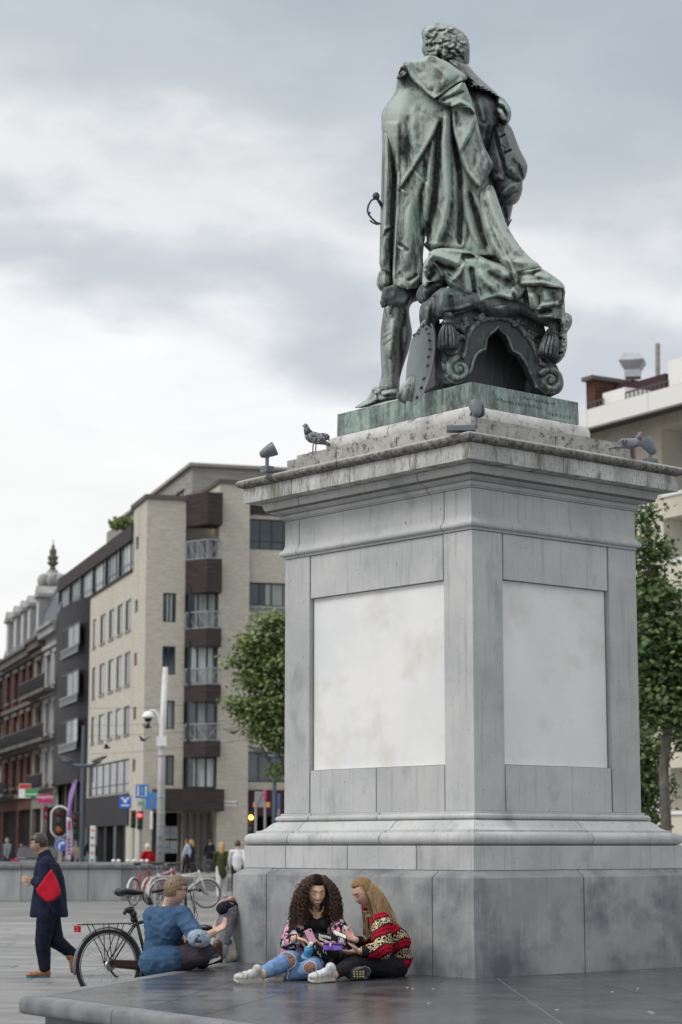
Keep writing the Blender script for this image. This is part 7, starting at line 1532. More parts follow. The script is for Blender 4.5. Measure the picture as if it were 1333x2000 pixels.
def straight_hair(root, fr, m, n, seed, down, back):
    r_ = random.Random(seed); q = MB(); q.add(*head_grid(fr, lambda dx, dy, dz, x, y, z: (.014 if (dy < .30 or dz > .70) and dz > -.75 else -.02), 32, 24)); vox(q, 'hair_base', MATS.get('scalp_blonde') or mat('scalp_blonde', (.17,.105,.052), (.30,.20,.10), rough=.8, scale=90, stretch=(1,1,.2)), root, .006, 2)
    q = MB()
    for k in range(n):
        th = r_.uniform(0, 2*math.pi); el = r_.uniform(.0, 1.5); dx, dy, dz = math.cos(th)*math.cos(el), math.sin(th)*math.cos(el), math.sin(el)
        if dy > .35 and dz < .72: continue
        p0 = fr(.078*dx, .098*dy, .122*dz); sg = 1 if dx > 0 else -1; Ln = r_.uniform(.34, .50)
        p1 = fr(sg*.088 if abs(dx) > .3 else dx*.09, min(dy, .15)*.09-.03, .01); fo = r_.random()
        p2 = p1+Vector((0,0,-.13))+back*(.05 if dy > 0 and r_.random() < .35 else .10)*r_.uniform(.6,1.2)+fr.r*sg*.02
        fwdlock = dy > .05 and r_.random() < .6
        bk = back*(.0 if fwdlock else r_.uniform(.0, .09)); p3 = p2+Vector((0,0,-(Ln-.14)))+bk+Vector((r_.uniform(-.012,.012), r_.uniform(-.012,.012), 0))
        pts = []
        for j in range(15):
            t_ = j/14; a, b2, c2 = p0.lerp(p1, t_), p1.lerp(p2, t_), p2.lerp(p3, t_); ab, bc = a.lerp(b2, t_), b2.lerp(c2, t_); pp = ab.lerp(bc, t_); pts.append(pp+Vector((math.sin(t_*9+k)*.002, math.cos(t_*7+k)*.002, 0)))
        q.tube(pts, [.0034*(1-.6*(j/14)**2) for j in range(15)], 4)
    h = q.build('long_strands', m, root, smooth=True); h['kind'] = 'stuff'
straight_hair(g2, hb2, H_BLON, 620, 9, 0, Vector((.93,.15,0)))
pb = empty('purple_box', W(652,1850,15.98), 'flat purple plastic lunch box held out by the blonde woman', 'box')
c = W(651,1850.5,15.97); q = MB(); q.cbox(c, (.071,0,-.002), (0,.05,0), (0,0,.022), .008); q.build('box_body', mat('purple_plastic', (.14,.05,.42), (.26,.16,.60), rough=.25, scale=18), pb); q = MB(); q.cbox(c+Vector((0,-.0,.028)), (.074,0,-.002), (0,.053,0), (0,0,.006), .004); q.build('lid', mat('dark_purple', (.09,.02,.26), rough=.25), pb); q = MB(); q.obox(c+Vector((-.02,-.054,.024)), (.006,0,0), (0,.003,0), (0,0,.012)); q.build('clip', M_WHITE, pb)
p2_ = empty('phone', W(664,1825,16.06), 'white-edged phone held in the blonde woman\'s raised hand', 'phone'); c = W(664,1825,16.07); q = MB(); q.cbox(c, (.045,.0,-.020), (.0,.034,.008), (.002,0,.0045), .003); q.build('case', M_WHITE, p2_)
# ================================================================ man in denim shirt
YD = 17.35
hd_ = Frame(W(344,1738,17.30), Vector((.90,.10,-.16)), k=.95)
g3 = empty('person', F_(320,YD,ZP), 'sitting young man in blue denim shirt with glasses, seen from behind beside the bicycle', 'person')
neck = W(334,1766,17.36); sA, sB = W(298,1790,17.50), W(357,1788,17.16); chest = W(324,1810,17.38); pel = W(312,1876,17.42); mid = W(316,1846,17.42)
eB, wB = W(389,1838,17.00), W(417,1821,17.20); eA, wA = W(352,1845,17.65), W(362,1836,17.5)
hB, kB, aB = W(328,1878,17.32), W(404,1862,17.12), W(395,1880,17.30); hA, kA, aA = W(318,1876,17.55), W(398,1858,17.75), W(410,1872,17.45)
q = MB(); add_head(q, hd_, neck, .058); q.chain([neck, chest, mid, pel], [.062,.13,.13,.14]); q.chain([sA, sB], [.055,.055]); q.chain([sB, eB, wB], [.05,.044,.029]); q.chain([sA, eA, wA], [.05,.044,.029])
hand(q, wB, Vector((.75,.3,.42)), Vector((-.1,-.5,.8)), -1, 1.05, (.9,.9,1,1), .8); hand(q, wA, Vector((.55,-.5,-.25)), Vector((0,-.6,-.8)), -1, 1.05, (.6,.6,.7,.7), .7)
q.chain([hB, kB, aB], [.09,.062,.042]); q.chain([hA, kA, aA], [.09,.062,.042]); vox(q, 'body', SK2, g3, .006, 2)
face_parts(g3, hd_, M_BROW2, open_eyes=True)
q = MB(); q.chain([neck+Vector((0,.0,-.02)), chest, mid, pel, W(300,1882,17.34)], [.068,.138,.146,.155,.115]); q.chain([W(298,1880,17.34), W(342,1872,17.22)], [.115,.105]); q.chain([sA, sB], [.078,.078]); q.chain([sB, eB.lerp(sB, .1)], [.078,.068]); q.chain([sA, eA], [.075,.065]); q.chain([sA, mid], [.08,.13]); q.chain([sB, mid], [.08,.13])
vox(q, 'denim_shirt', M_DENIM, g3, .007, 4, disp=wrinkle(.010, 8, (1,1,2.4), 21))
q = MB(); q.chain([eB.lerp(sB, .14), eB.lerp(wB, .22)], [.076,.068]); vox(q, 'rolled_cuff', mat('denim_inside', (.30,.38,.46), rough=.9), g3, .006, 2, disp=wrinkle(.005, 20, (1,1,1), 2))
q = MB(); q.chain([neck+Vector((0,0,.012)), neck+Vector((0,0,-.025))], [.064,.070]); vox(q, 'collar', M_DENIM, g3, .006, 2)
M_CHINO = mat('dark_purple_grey_cotton', (.030,.026,.034), (.060,.052,.066), rough=.85, scale=10)
q = MB(); q.chain([hB, kB.lerp(hB, .5), kB, aB], [.125,.105,.085,.055]); q.chain([hA, kA, aA], [.12,.085,.055]); q.chain([pel, hB], [.14,.12]); vox(q, 'trousers', M_CHINO, g3, .008, 3, disp=wrinkle(.008, 10, (1,1,1), 7))
shoe(g3, W(392,1883,17.25), W(412,1872,17.05)+Vector((.06,0,0)), Vector((-.2,-.3,.9)), mat('navy_shoe', (.03,.06,.10), rough=.7), M_SOLEW, 1.0)
def short_hair(root, fr, m, seed, fringe=.0, bald=False, thick=.022, amp=.010):
    def off(dx, dy, dz, x, y, z):
        lim = (dz > .50-.25*fringe) if dy > .45 else (dz > .05 if dy > .05 else dz > -.45-.2*max(0, -dy))
        if bald and dz > .80 and dy > -.55: return .003
        return thick+amp*mnoise.noise(Vector((dx*9, dy*9, dz*4+seed)))+amp*.6*mnoise.noise(Vector((dx*26, dy*26, dz*9+seed))) if lim else -.025
    q = MB(); q.add(*head_grid(fr, off, 72, 56)); return vox(q, 'hair', m, root, .0045, 1)
short_hair(g3, hd_, H_SAND, 4, .4, thick=.013, amp=.006)
q = MB(); M_GLS = M_BLACK
for s_ in (-1, 1):
    q.tube([hd_(s_*(.032+.024*math.cos(a)), .098-.012*abs(math.cos(a)), .008+.016*math.sin(a)) for a in np.linspace(0, 6.283, 17)], .0025, 5); q.tube([hd_(s_*.056, .088, .012), hd_(s_*.074, .04, .014), hd_(s_*.078, -.01, .010)], .0028, 5)
q.tube([hd_(-.010,.100,.010), hd_(.010,.100,.010)], .0022, 5); gl_ = q.build('glasses', M_BLACK, g3)
# ================================================================ person round the corner: knees, hands, boot
g4 = empty('person', Vector((-.80,18.95,ZP)), 'person in grey jeans mostly hidden by the pedestal corner, hand resting on knee', 'person')
CL = C0+DL*SL+(DL-DR)*.318
hip = Vector((-.68,19.12,ZP+.13)); kN = W(446,1779,18.52); aN = W(431,1862,18.38); kF = W(452,1782,18.75); aF = W(449,1862,18.62); ch = Vector((-.56,19.22,ZP+.55)); nk_ = Vector((-.56,19.20,ZP+.72)); hh = Frame(Vector((-.60,19.14,ZP+.86)), Vector((-.8,-.3,-.1)))
sh_ = Vector((-.72,19.02,ZP+.60)); wr_ = W(441,1757,18.45)
q = MB(); add_head(q, hh, nk_); q.chain([nk_, ch, hip], [.06,.13,.14]); q.chain([hip, kN, aN], [.09,.065,.045]); q.chain([hip, kF, aF], [.09,.065,.045]); q.chain([sh_, W(472,1800,18.75), W(452,1756,18.55)], [.05,.045,.03])
hand(q, W(452,1756,18.52), Vector((-.85,-.2,-.22)), Vector((-.3,-.1,-.95)), -1, 1.1, (.8,.85,.9,.9), .5); vox(q, 'body', SK3, g4, .006, 2)
M_GJ = mat('grey_jeans', (.13,.13,.15), (.21,.21,.235), rough=.9, scale=14); q = MB(); q.chain([hip, kN, aN.lerp(kN, .5), aN.lerp(kN, .06)], [.12,.085,.075,.058]); q.chain([hip, kF, aF], [.12,.085,.058]); vox(q, 'jeans', M_GJ, g4, .007, 3, disp=wrinkle(.006, 16, (1,1,1.5), 3))
q = MB(); q.chain([aN.lerp(kN, .02), aN.lerp(kN, .12)], [.064,.066]); vox(q, 'turned_cuff', mat('denim_cuff_grey', (.30,.30,.33), rough=.9), g4, .006, 2)
M_NAVY = mat('navy_fleece', (.012,.014,.022), (.022,.026,.036), rough=.9, scale=30); q = MB(); q.chain([W(436,1775,18.46), W(462,1772,18.60), W(476,1790,18.75), sh_, ch], [.060,.068,.07,.08,.15]); vox(q, 'jacket', M_NAVY, g4, .007, 3, disp=wrinkle(.008, 14, (1,1,1), 13))
short_hair(g4, hh, H_DARK, 8, .2)
shoe(g4, W(430,1876,18.36), W(412,1880,18.20)+Vector((-.04,0,0)), Vector((0,-.1,1)), mat('brown_leather', (.055,.022,.014), (.10,.045,.028), rough=.45, scale=20), M_LEGG, 1.15, h=.12, name='boot', lace=M_LEGG)
shoe(g4, F_(449,18.60,ZF+.02), F_(432,18.48,ZF+.02), Vector((0,-.1,1)), MATS['brown_leather'], M_LEGG, 1.1, h=.12, name='boot')
tb = empty('tote_bag', F_(447,18.5,ZP), 'cream cloth bag slumped against the back corner of the pedestal', 'bag')
q = MB(); q.chain([W(440,1872,18.50), W(456,1870,18.62)], [.050,.055]); q.chain([W(450,1855,18.56), W(457,1838,18.62)], [.055,.045]); q.ell(W(449,1866,18.54), .075,.06,.055); vox(q, 'bag_body', mat('cream_canvas', (.50,.48,.42), (.62,.60,.54), rough=.9, scale=14), tb, .006, 3, disp=wrinkle(.010, 13, (1,1,1), 5))
# dry leaf/twig-like brown hand of a third sitter is read as a brown wooden toggle: omitted
# ================================================================ walking man
YM = 24.4
g5 = empty('person', F_(88,YM,0), 'man in navy overcoat walking left with a red shoulder bag and brown shoes, looking down', 'person')
hm = Frame(W(77,1646,YM-.02), Vector((-.92,-.12,-.30)), k=1.0)
neck = W(86,1668,YM); sN, sF_ = W(92,1688,YM-.20), W(90,1686,YM+.20); chest = W(93,1705,YM); pel = W(95,1778,YM); eN, wN = W(86,1728,YM-.26), W(66,1720,YM-.16); eF, wF = W(84,1728,YM+.26), W(72,1722,YM+.12)
hN, kN, aN = W(92,1785,YM-.09), W(84,1842,YM-.08), W(88,1890,YM-.08); hF, kF, aF = W(98,1785,YM+.09), W(110,1838,YM+.08), W(144,1864,YM+.08)
q = MB(); add_head(q, hm, neck, .058); q.chain([neck, chest, pel], [.062,.14,.14]); q.chain([sN, sF_], [.06,.06]); q.chain([sN, eN, wN], [.05,.045,.03]); q.chain([sF_, eF, wF], [.05,.045,.03]); hand(q, wN, Vector((-.9,0,.15)), Vector((.1,.9,0)), 1, 1.1, (1,1,1,1), .8)
q.chain([hN, kN, aN], [.09,.062,.042]); q.chain([hF, kF, aF], [.09,.062,.042]); vox(q, 'body', SK3, g5, .007, 2); face_parts(g5, hm, M_BROW1, open_eyes=True)
short_hair(g5, hm, H_DARK, 2, .3, bald=True, thick=.012, amp=.003)
M_COAT = mat('navy_coat', (.010,.014,.032), (.018,.024,.050), rough=.8, scale=12); M_SUIT = mat('navy_trousers', (.008,.010,.020), (.014,.017,.032), rough=.8, scale=12)
q = MB(); q.chain([neck+Vector((.01,0,-.005)), chest, W(95,1745,YM), W(95,1778,YM)], [.075,.165,.165,.10]); q.chain([sN, sF_], [.085,.085]); q.chain([sN, eN, wN.lerp(eN, .22)], [.088,.074,.058]); q.chain([sF_, eF, wF.lerp(eF, .2)], [.088,.074,.058]); q.chain([sN, W(112,1778,YM-.1)], [.08,.09])
zb_ = W(96,1791,YM).z; Me = Matrix.Translation((W(96,1791,YM).x, YM, zb_)) @ Matrix.Diagonal((1,.78,1,1)); q.lathe([(.0,0),(.215,0),(.220,.02),(.195,.25),(.168,.44),(.10,.60),(0,.62)], Me, 20); vox(q, 'overcoat', M_COAT, g5, .009, 5, disp=wrinkle(.010, 7, (1,1,.6), 31))
q = MB(); q.chain([neck+Vector((.004,0,.012)), neck+Vector((-.004,0,-.03))], [.058,.066]); vox(q, 'shirt_collar', M_WHITE, g5, .007, 2)
q = MB(); q.chain([hN, kN, aN], [.115,.092,.066]); q.chain([hF, kF, aF.lerp(kF, .05)], [.115,.092,.064]); vox(q, 'trousers', M_SUIT, g5, .008, 3, disp=wrinkle(.006, 9, (1,1,1), 3))
M_TANS = mat('tan_leather', (.22,.085,.035), (.30,.12,.05), rough=.4, scale=20)
M_SOLB = mat('blue_sole', (.04,.12,.17), rough=.6)
shoe(g5, F_(98,YM-.08,.015), F_(53,YM-.09,.015), Vector((0,0,1)), M_TANS, M_SOLB, 1.15); shoe(g5, W(152,1864,YM+.06), W(146,1898,YM+.05), Vector((-1,0,-.15)), M_TANS, M_SOLB, 1.15)
rbg = empty('shoulder_bag', W(94,1735,YM-.36), 'red cloth shoulder bag hanging at the side of the man in navy', 'bag')
pl_ = [(100,1697),(70,1738),(74,1746),(86,1758),(93,1763),(104,1759),(116,1748),(118,1741),(112,1722)]
q = MB(); q.prism([W(u, v, YM-.40) for u, v in pl_], (0,.09,0)); o = q.build('bag_body', mat('red_cloth', (.42,.008,.022), (.55,.02,.045), rough=.7, scale=8), rbg, angle=.6); bv = o.modifiers.new('b', 'BEVEL'); bv.width = .025; bv.segments = 3
q = MB(); q.tube([W(104,1705,YM-.34), W(101,1690,YM-.31), W(95,1675,YM-.12), W(88,1669,YM+.0)], .016, 6); q.tube([W(72,1738,YM-.34), W(68,1728,YM-.20), W(74,1700,YM-.05)], .010, 6); q.build('strap', M_NAVY, rbg)
# ================================================================ distant pedestrians
def walker(u, Y, lab, h=1.72, head=None, top=None, leg=None, hair=None, heading=0.0, stride=.28, arms=.1, skirt=False, shoe_m=None, z0=0.0, group=None, bag=None, sleeve=True, bend=0):
    base = F_(u, Y, z0); root = empty('person', base, lab, 'person', group, heading); k = h/1.75; V = lambda x, y, z: Vector((x, y, z))*k
    fr = Frame(V(0,.02,1.60), (0,1,-.08), k=k); q = MB(); add_head(q, fr, V(0,-.01,1.45)); q.chain([V(0,-.01,1.45), V(0,0,1.25), V(0,0,.95)], [.06*k,.13*k,.14*k])
    jt = []
    for s_ in (-1, 1):
        sh, el, wr = V(s_*.19,0,1.38), V(s_*.24,-s_*arms,1.12), V(s_*.23,-s_*arms*1.2+.08,.88); hp, kn_, an = V(s_*.09,0,.92), V(s_*.09,s_*stride*.5+.04,.50), V(s_*.09,s_*stride-.02,.10)
        q.chain([sh, el, wr], [.05*k,.04*k,.028*k]); q.chain([hp, kn_, an], [.09*k,.06*k,.042*k]); hand(q, wr, (0,.1,-1), (-s_,0,0), s_, k, (.3,.3,.3,.3), .3); jt.append((sh, el, wr, hp, kn_, an))
    vox(q, 'body', SK2, root, .010*k, 2, local=True)
    q = MB(); q.chain([V(0,0,1.40), V(0,0,1.22), V(0,0,.92)], [.09*k,.165*k,.165*k]); q.chain([jt[0][0], jt[1][0]], [.075*k,.075*k])
    for sh, el, wr, *_ in jt: q.chain([sh, el]+([wr.lerp(el, .1)] if sleeve else []), [.075*k,.062*k]+([.048*k] if sleeve else []))
    if skirt: q.chain([V(0,0,.95), V(0,0,.74)], [.17*k,.17*k])
    vox(q, 'top', top, root, .012, 3, local=True)
    q = MB()
    for sh, el, wr, hp, kn_, an in jt: q.chain([hp, kn_, an], [.115*k,.082*k,.058*k])
    vox(q, 'trousers', leg, root, .012, 3, local=True)
    for *_, an in jt:
        q = MB(); q.chain([an+V(0,-.04,-.05), an+V(0,.16,-.065)], [.042*k,.036*k]); vox(q, 'shoe', shoe_m or M_BLACK, root, .010, 2, local=True)
    def off(dx, dy, dz, x, y, z):
        lim = dz > .45 if dy > .4 else dz > (-.95 if skirt else -.35); return (.022 if not skirt else .035) if lim else -.025
    q = MB(); q.add(*head_grid(fr, off, 26, 20))
    if skirt: q.chain([V(0,-.05,1.58), V(0,-.07,1.42)], [.085*k,.075*k])
    vox(q, 'hair', hair, root, .008, 2, local=True)
    if bag: q = MB(); q.obox(V(*bag[0]), (bag[1],0,0), (0,.05,0), (0,0,bag[2])); bo = q.build('shoulder_bag', bag[3], root, local=True); q = MB(); q.tube([V(*bag[0])+Vector((0,0,bag[2])), V(bag[0][0]*.8, 0, 1.1), V(bag[0][0]*.75, 0, 1.42)], .012, 5); q.build('strap', bag[3], root, local=True)
    return root
M_OLIVE = mat('olive_jacket', (.055,.065,.022), rough=.85); M_WTR = mat('white_cotton', (.66,.66,.68), rough=.85); M_LBL = mat('pale_blue_cotton', (.42,.50,.60), rough=.85); M_REDT = mat('red_cotton', (.40,.012,.020), rough=.85); M_GRYT = mat('grey_cotton', (.16,.17,.18), rough=.85); M_JND = mat('dark_jeans', (.03,.05,.10), rough=.9)
walker(433, 62, 'blonde woman in olive jacket and white trousers walking away on the plaza', 1.60, top=M_OLIVE, leg=M_WTR, hair=H_YEL, heading=0, skirt=True, shoe_m=M_WHITE, group='couple walking away', bag=((-.27,-.02,.95),.06,.14,M_BLACK))
walker(464, 61, 'man in white shirt walking away beside the pedestal plinth edge', 1.66, top=M_WTR, leg=M_LEGG, hair=H_DARK, heading=0, group='couple walking away', stride=.2)
walker(288, 72, 'white-haired person in red top behind the fountain wall', 1.58, top=M_REDT, leg=M_LEGG, hair=H_WHITE, heading=.9, stride=.1)
walker(366, 104, 'man in pale blue shirt walking past the shop window', 1.70, top=M_LBL, leg=M_LEGG, hair=H_DARK, heading=1.4, z0=.12, bag=((.26,.02,.85),.12,.16,mat('straw_bag', (.32,.24,.13), rough=.9)))
walker(374, 105, 'fair-haired woman in black walking just behind the man in pale blue', 1.66, top=M_LEGG, leg=M_LEGG, hair=H_YEL, heading=1.4, z0=.12, skirt=True)
walker(177, 100, 'person in dark top and blue jeans standing by the white totem', 1.75, top=M_NAVY, leg=mat('blue_jeans', (.10,.17,.28), rough=.9), hair=H_DARK, heading=.4, z0=.12, stride=.08)
walker(13, 104, 'man in grey T-shirt and jeans walking on the far pavement', 1.75, top=M_GRYT, leg=M_JND, hair=mat('grey_hair', (.25,.24,.23), rough=.8), heading=2.6, z0=.12)
walker(42, 106, 'person in bright pink top among bicycles on the far pavement', 1.5, top=mat('pink_cotton', (.60,.02,.16), rough=.85), leg=M_LEGG, hair=H_DARK, heading=2.0, z0=.12)
walker(410, 108, 'person by a dark bicycle in the shop entrance', 1.7, top=M_NAVY, leg=M_LEGG, hair=H_DARK, heading=.3, z0=.12, stride=.1)
walker(148, 101, 'person in a beige coat behind the lamp post', 1.55, top=mat('beige_cotton', (.34,.25,.17), rough=.85), leg=M_LEGG, hair=H_DARK, heading=1.0, z0=.12, stride=.1)
# ================================================================ bicycles
M_TYRE = mat('tyre', (.035,.032,.030), (.06,.056,.05), rough=.85, scale=30); M_FRM = mat('black_frame', (.015,.016,.018), rough=.35); M_CHR = mat('spoke_steel', (.45,.45,.46), rough=.3, metal=.8); M_SAD = mat('saddle_leather', (.012,.012,.013), rough=.35)
M_REFL = mat('red_reflector', (.55,.012,.02), rough=.15); M_CHG = mat('brown_chainguard', (.055,.028,.026), rough=.5); M_FEND = mat('grey_fender', (.10,.115,.13), rough=.35)
def bicycle(name, label, pos, yaw, lean=0.0, frm=None, detail=True, group=None, fend=None, basket=False, steer=0.0, sc=1.0):
    frm = frm or M_FRM; root = empty(name, pos, label, 'bicycle', group); root.rotation_euler = (lean, 0, yaw); root.scale = (sc,)*3
    B = lambda q, nm, m, par=None, **kw: q.build(nm, m, par or root, local=True, **kw)
    R0 = .345; front = Vector((1.06, 0, R0))
    def wheel(c, ang=0.0):
        Mw = Matrix.Translation(c) @ Matrix.Rotation(ang, 4, 'Z') @ Matrix.Rotation(math.pi/2, 4, 'X'); q = MB()
        q.lathe([(R0-.030,-.014),(R0-.010,-.019),(R0,-.010),(R0,.010),(R0-.010,.019),(R0-.030,.014),(R0-.034,0),(R0-.030,-.014)], Mw, 48, False); w = B(q, 'wheel', M_TYRE, smooth=True)
        q = MB(); q.lathe([(R0-.050,-.011),(R0-.032,-.012),(R0-.032,.012),(R0-.050,.011),(R0-.050,-.011)], Mw, 48, False); link('rim', q.mesh('rim', M_CHR, True), w)
        q = MB()
        for k in range(32):
            a = 2*math.pi*k/32; b_ = a+(.5 if k % 4 < 2 else -.5); q.tube([Mw @ Vector((.022*math.cos(b_), .022*math.sin(b_), .025*(1 if k % 2 else -1))), Mw @ Vector(((R0-.045)*math.cos(a), (R0-.045)*math.sin(a), 0))], .0013 if detail else .003, 4)
        sp = link('spokes', q.mesh('spokes', M_CHR), w); sp['kind'] = 'stuff'
        q = MB(); q.lathe([(.012,-.05),(.026,-.03),(.018,0),(.026,.03),(.012,.05)], Mw, 12); link('hub', q.mesh('hub', M_FRM, True), w)
        q = MB(); pts = [Mw @ Vector(((R0+.022)*math.cos(a), (R0+.022)*math.sin(a), 0)) for a in np.linspace(-.35 if ang == 0 else .5, 3.35 if ang == 0 else 2.9, 28)]
        vs = []
        for p in pts:
            d_ = (p-Vector(c)).normalized(); s_ = (Mw.to_3x3() @ Vector((0,0,1)))
            for x, h in ((-.028,-.012),(-.018,.002),(0,.006),(.018,.002),(.028,-.012)): vs.append(p+s_*x+d_*h)
        n = len(pts); q.add(vs, [(i*5+k, i*5+k+1, (i+1)*5+k+1, (i+1)*5+k) for i in range(n-1) for k in range(4)]); f = B(q, 'mudguard', fend or M_FEND, smooth=True); f.modifiers.new('s', 'SOLIDIFY').thickness = .002
        return w
    wheel((0,0,R0)); wheel(front, steer)
    bb_, st_, sd2, hd1, hd2 = Vector((.44,0,.29)), Vector((.30,0,.80)), Vector((.235,0,1.02)), Vector((.86,0,.88)), Vector((.895,0,.74))
    q = MB(); q.tube([bb_, st_], .017, 10); q.tube([bb_, hd2], .019, 10); q.tube([st_-Vector((-.01,0,.06)), hd1-Vector((0,0,.03))], .017, 10); q.tube([hd1+Vector((-.01,0,.03)), hd2], .021, 10)
    for s_ in (-1, 1): q.tube([bb_+Vector((-.03,s_*.03,0)), Vector((0,s_*.062,R0))], .010, 8); q.tube([st_+Vector((0,s_*.018,-.06)), Vector((0,s_*.062,R0))], .008, 8)
    B(q, 'frame', frm, smooth=True)
    Rs = Matrix.Translation(hd2) @ Matrix.Rotation(steer, 4, 'Z'); q = MB()
    for s_ in (-1, 1): q.tube([Rs @ Vector((.01,s_*.045,0)), Rs @ Vector((.07,s_*.055,-.18)), Rs @ Vector((front-hd2)+Vector((0,s_*.055,0)))], .011, 8)
    q.tube([Rs @ Vector((.01,-.05,0)), Rs @ Vector((.01,.05,0))], .016, 8); B(q, 'fork', frm, smooth=True)
    q = MB(); top = Rs @ Vector((-.05,0,.30)); q.tube([hd1, top], .013, 8); bar = [Rs @ Vector((-.18,-.30,.31)), Rs @ Vector((-.10,-.22,.325)), Rs @ Vector((-.04,-.05,.31)), Rs @ Vector((-.04,.05,.31)), Rs @ Vector((-.10,.22,.325)), Rs @ Vector((-.18,.30,.31))]; q.tube(bar, .012, 8); B(q, 'handlebar', M_FRM, smooth=True)
    for s_ in (0, 5):
        d_ = (bar[s_]-bar[1 if s_ == 0 else 4]).normalized(); q = MB(); q.tube([bar[s_]-d_*.10, bar[s_]-d_*.02, bar[s_]+d_*.03], [.017,.018,.017], 10); B(q, 'grip', M_BLACK, smooth=True)
        q = MB(); q.tube([bar[s_]-d_*.12, bar[s_]-d_*.10+Vector((.03,0,-.02)), bar[s_]+Vector((.05,0,-.035))], .006, 6); B(q, 'brake_lever', M_BLACK)
    q = MB(); q.chain([Vector((.12,-.055,1.045)), Vector((.12,.055,1.045))], [.032,.032]); q.chain([Vector((.12,0,1.045)), Vector((.25,0,1.042)), Vector((.37,0,1.035))], [.045,.036,.020]); vox(q, 'saddle', M_SAD, root, .006, 4, local=True)
    q = MB(); q.tube([st_, sd2], .013, 8); q.tube([Vector((.15,-.03,1.015)), Vector((.30,-.02,1.005))], .004, 5); q.tube([Vector((.15,.03,1.015)), Vector((.30,.02,1.005))], .004, 5); B(q, 'seat_post', M_STEEL, smooth=True)
    q = MB(); M4 = Matrix.Translation((.44,0,.29)) @ Matrix.Rotation(math.pi/2, 4, 'X'); q.lathe([(.088,-.052),(.092,-.046),(.088,-.040),(.03,-.042),(.03,-.05)], M4, 24); B(q, 'chainring', M_FRM)
    for s_, a in ((1, -1.2), (-1, 1.94)):
        e_ = Vector((.44+.17*math.cos(a), s_*.07, .29+.17*math.sin(a))); q = MB(); q.tube([Vector((.44,s_*.06,.29)), e_], .011, 6); cr = B(q, 'crank', M_STEEL); q = MB(); q.obox(e_+Vector((0,s_*.045,0)), (.045,0,0), (0,.035,0), (0,0,.010)); link('pedal', q.mesh('pedal', M_BLACK), cr)
    if not detail:
        if basket: q = MB(); q.prism([Rs @ Vector((x, y_, .12)) for x, y_ in ((.06,-.13),(.28,-.15),(.28,.15),(.06,.13))], (0,0,.20)); B(q, 'front_carrier', fend or M_WHITE)
        return root
    # detailed extras on the near bicycle
    q = MB(); q.lathe([(.05,.035),(.055,.045),(.048,.055)], Matrix.Translation((0,0,R0)) @ Matrix.Rotation(math.pi/2, 4, 'X'), 18); B(q, 'sprocket', M_CHR)
    q = MB(); q.cbox(Vector((.23,-.058,.355)), (.22,0,-.012), (0,.008,0), (0,0,.035), .006); B(q, 'chain_guard', M_CHG)
    q = MB(); rk = [(-.30,.72),(.26,.72)]
    for y_ in (-.055,.055): q.tube([Vector((-.30,y_,.735)), Vector((-.28,y_,.742)), Vector((.24,y_,.742)), Vector((.26,y_*.8,.735))], .006, 6)
    for x in (-.30,-.15,0,.12,.24): q.tube([Vector((x,-.055,.742)), Vector((x,.055,.742))], .005, 6)
    for s_ in (-1, 1):
        for x in (-.20,-.02,.14): q.tube([Vector((x,s_*.055,.74)), Vector((x*.2,s_*.07,.46)), Vector((0,s_*.07,R0))], .005, 6)
    q.tube([Vector((.25,.04,.735)), Vector((.31,.02,.70))], .004, 5); q.tube([Vector((.25,-.04,.735)), Vector((.31,-.02,.70))], .004, 5); B(q, 'rear_rack', M_FRM)
    q = MB(); q.cbox(Vector((-.33,0,.70)), (.020,0,0), (0,.045,0), (0,0,.032), .008); rl = B(q, 'rear_light', M_REFL); q = MB(); q.box(-.352,-.346,-.02,.02,.69,.715); link('light_bracket', q.mesh('light_bracket', M_BLACK), rl)
    q = MB(); q.ell((-.335,0,.42), .012,.022,.022); B(q, 'reflector', M_REFL)
    q = MB(); q.ell((.235,.0,.87), .045,.035,.035); q.ell((.27,-.01,.83), .035,.04,.04); q.tube([Vector((.20,0,.88)), Vector((.17,0,.83))], [.022,.018], 8); q.ell((.28,0,.78), .035); vox(q, 'seat_bag_and_lock', M_BLACK, root, .006, 2, local=True)
    q = MB()
    for s_, x in ((1,.10),(-1,.08),(1,.14)): q.tube([bar[3] if s_ > 0 else bar[2], bar[3]+Vector((x,s_*.02,-.02)), Vector((.98,s_*.03,.80)), Vector((.90,s_*.02,.66))], .004, 5)
    cbl = B(q, 'brake_cables', M_BLACK, smooth=True); cbl['kind'] = 'stuff'
    q = MB(); q.tube([Vector((-.02,-.09,.30)), Vector((.03,-.10,.24)), Vector((.06,-.09,.24))], .010, 6); B(q, 'derailleur', M_FRM)
    return root
hub = W(213,1886,19.2)
yw = math.radians(33)
bicycle('bicycle', 'black city bicycle with rear rack and red light behind the man in denim', (hub.x, 19.2, hub.z-.321), yw, lean=-.04, steer=.35, sc=.93)
M_VW = mat('share_bike_white', (.62,.62,.62), rough=.4); M_VR = mat('share_bike_red', (.36,.02,.028), rough=.4)
stand = [(308,53.0,1.2,M_VR),(340,54.0,1.0,M_VW),(350,53.5,1.1,M_VR),(368,51.0,.25,M_VW)]
labs = ['red share bicycle nearest the end of the fountain wall','white share bicycle second from the fountain wall','red share bicycle in the middle of the rack','white-guarded share bicycle whose front wheel shows right of the denim man\'s head','spare']
for i, (u, Y, yw_, m_) in enumerate(stand):
    p = F_(u, Y, 0); bicycle('share_bicycle', labs[i], (p.x-.6, Y, 0), yw_, frm=m_, detail=False, group='share bicycles in the rack', fend=M_VW)
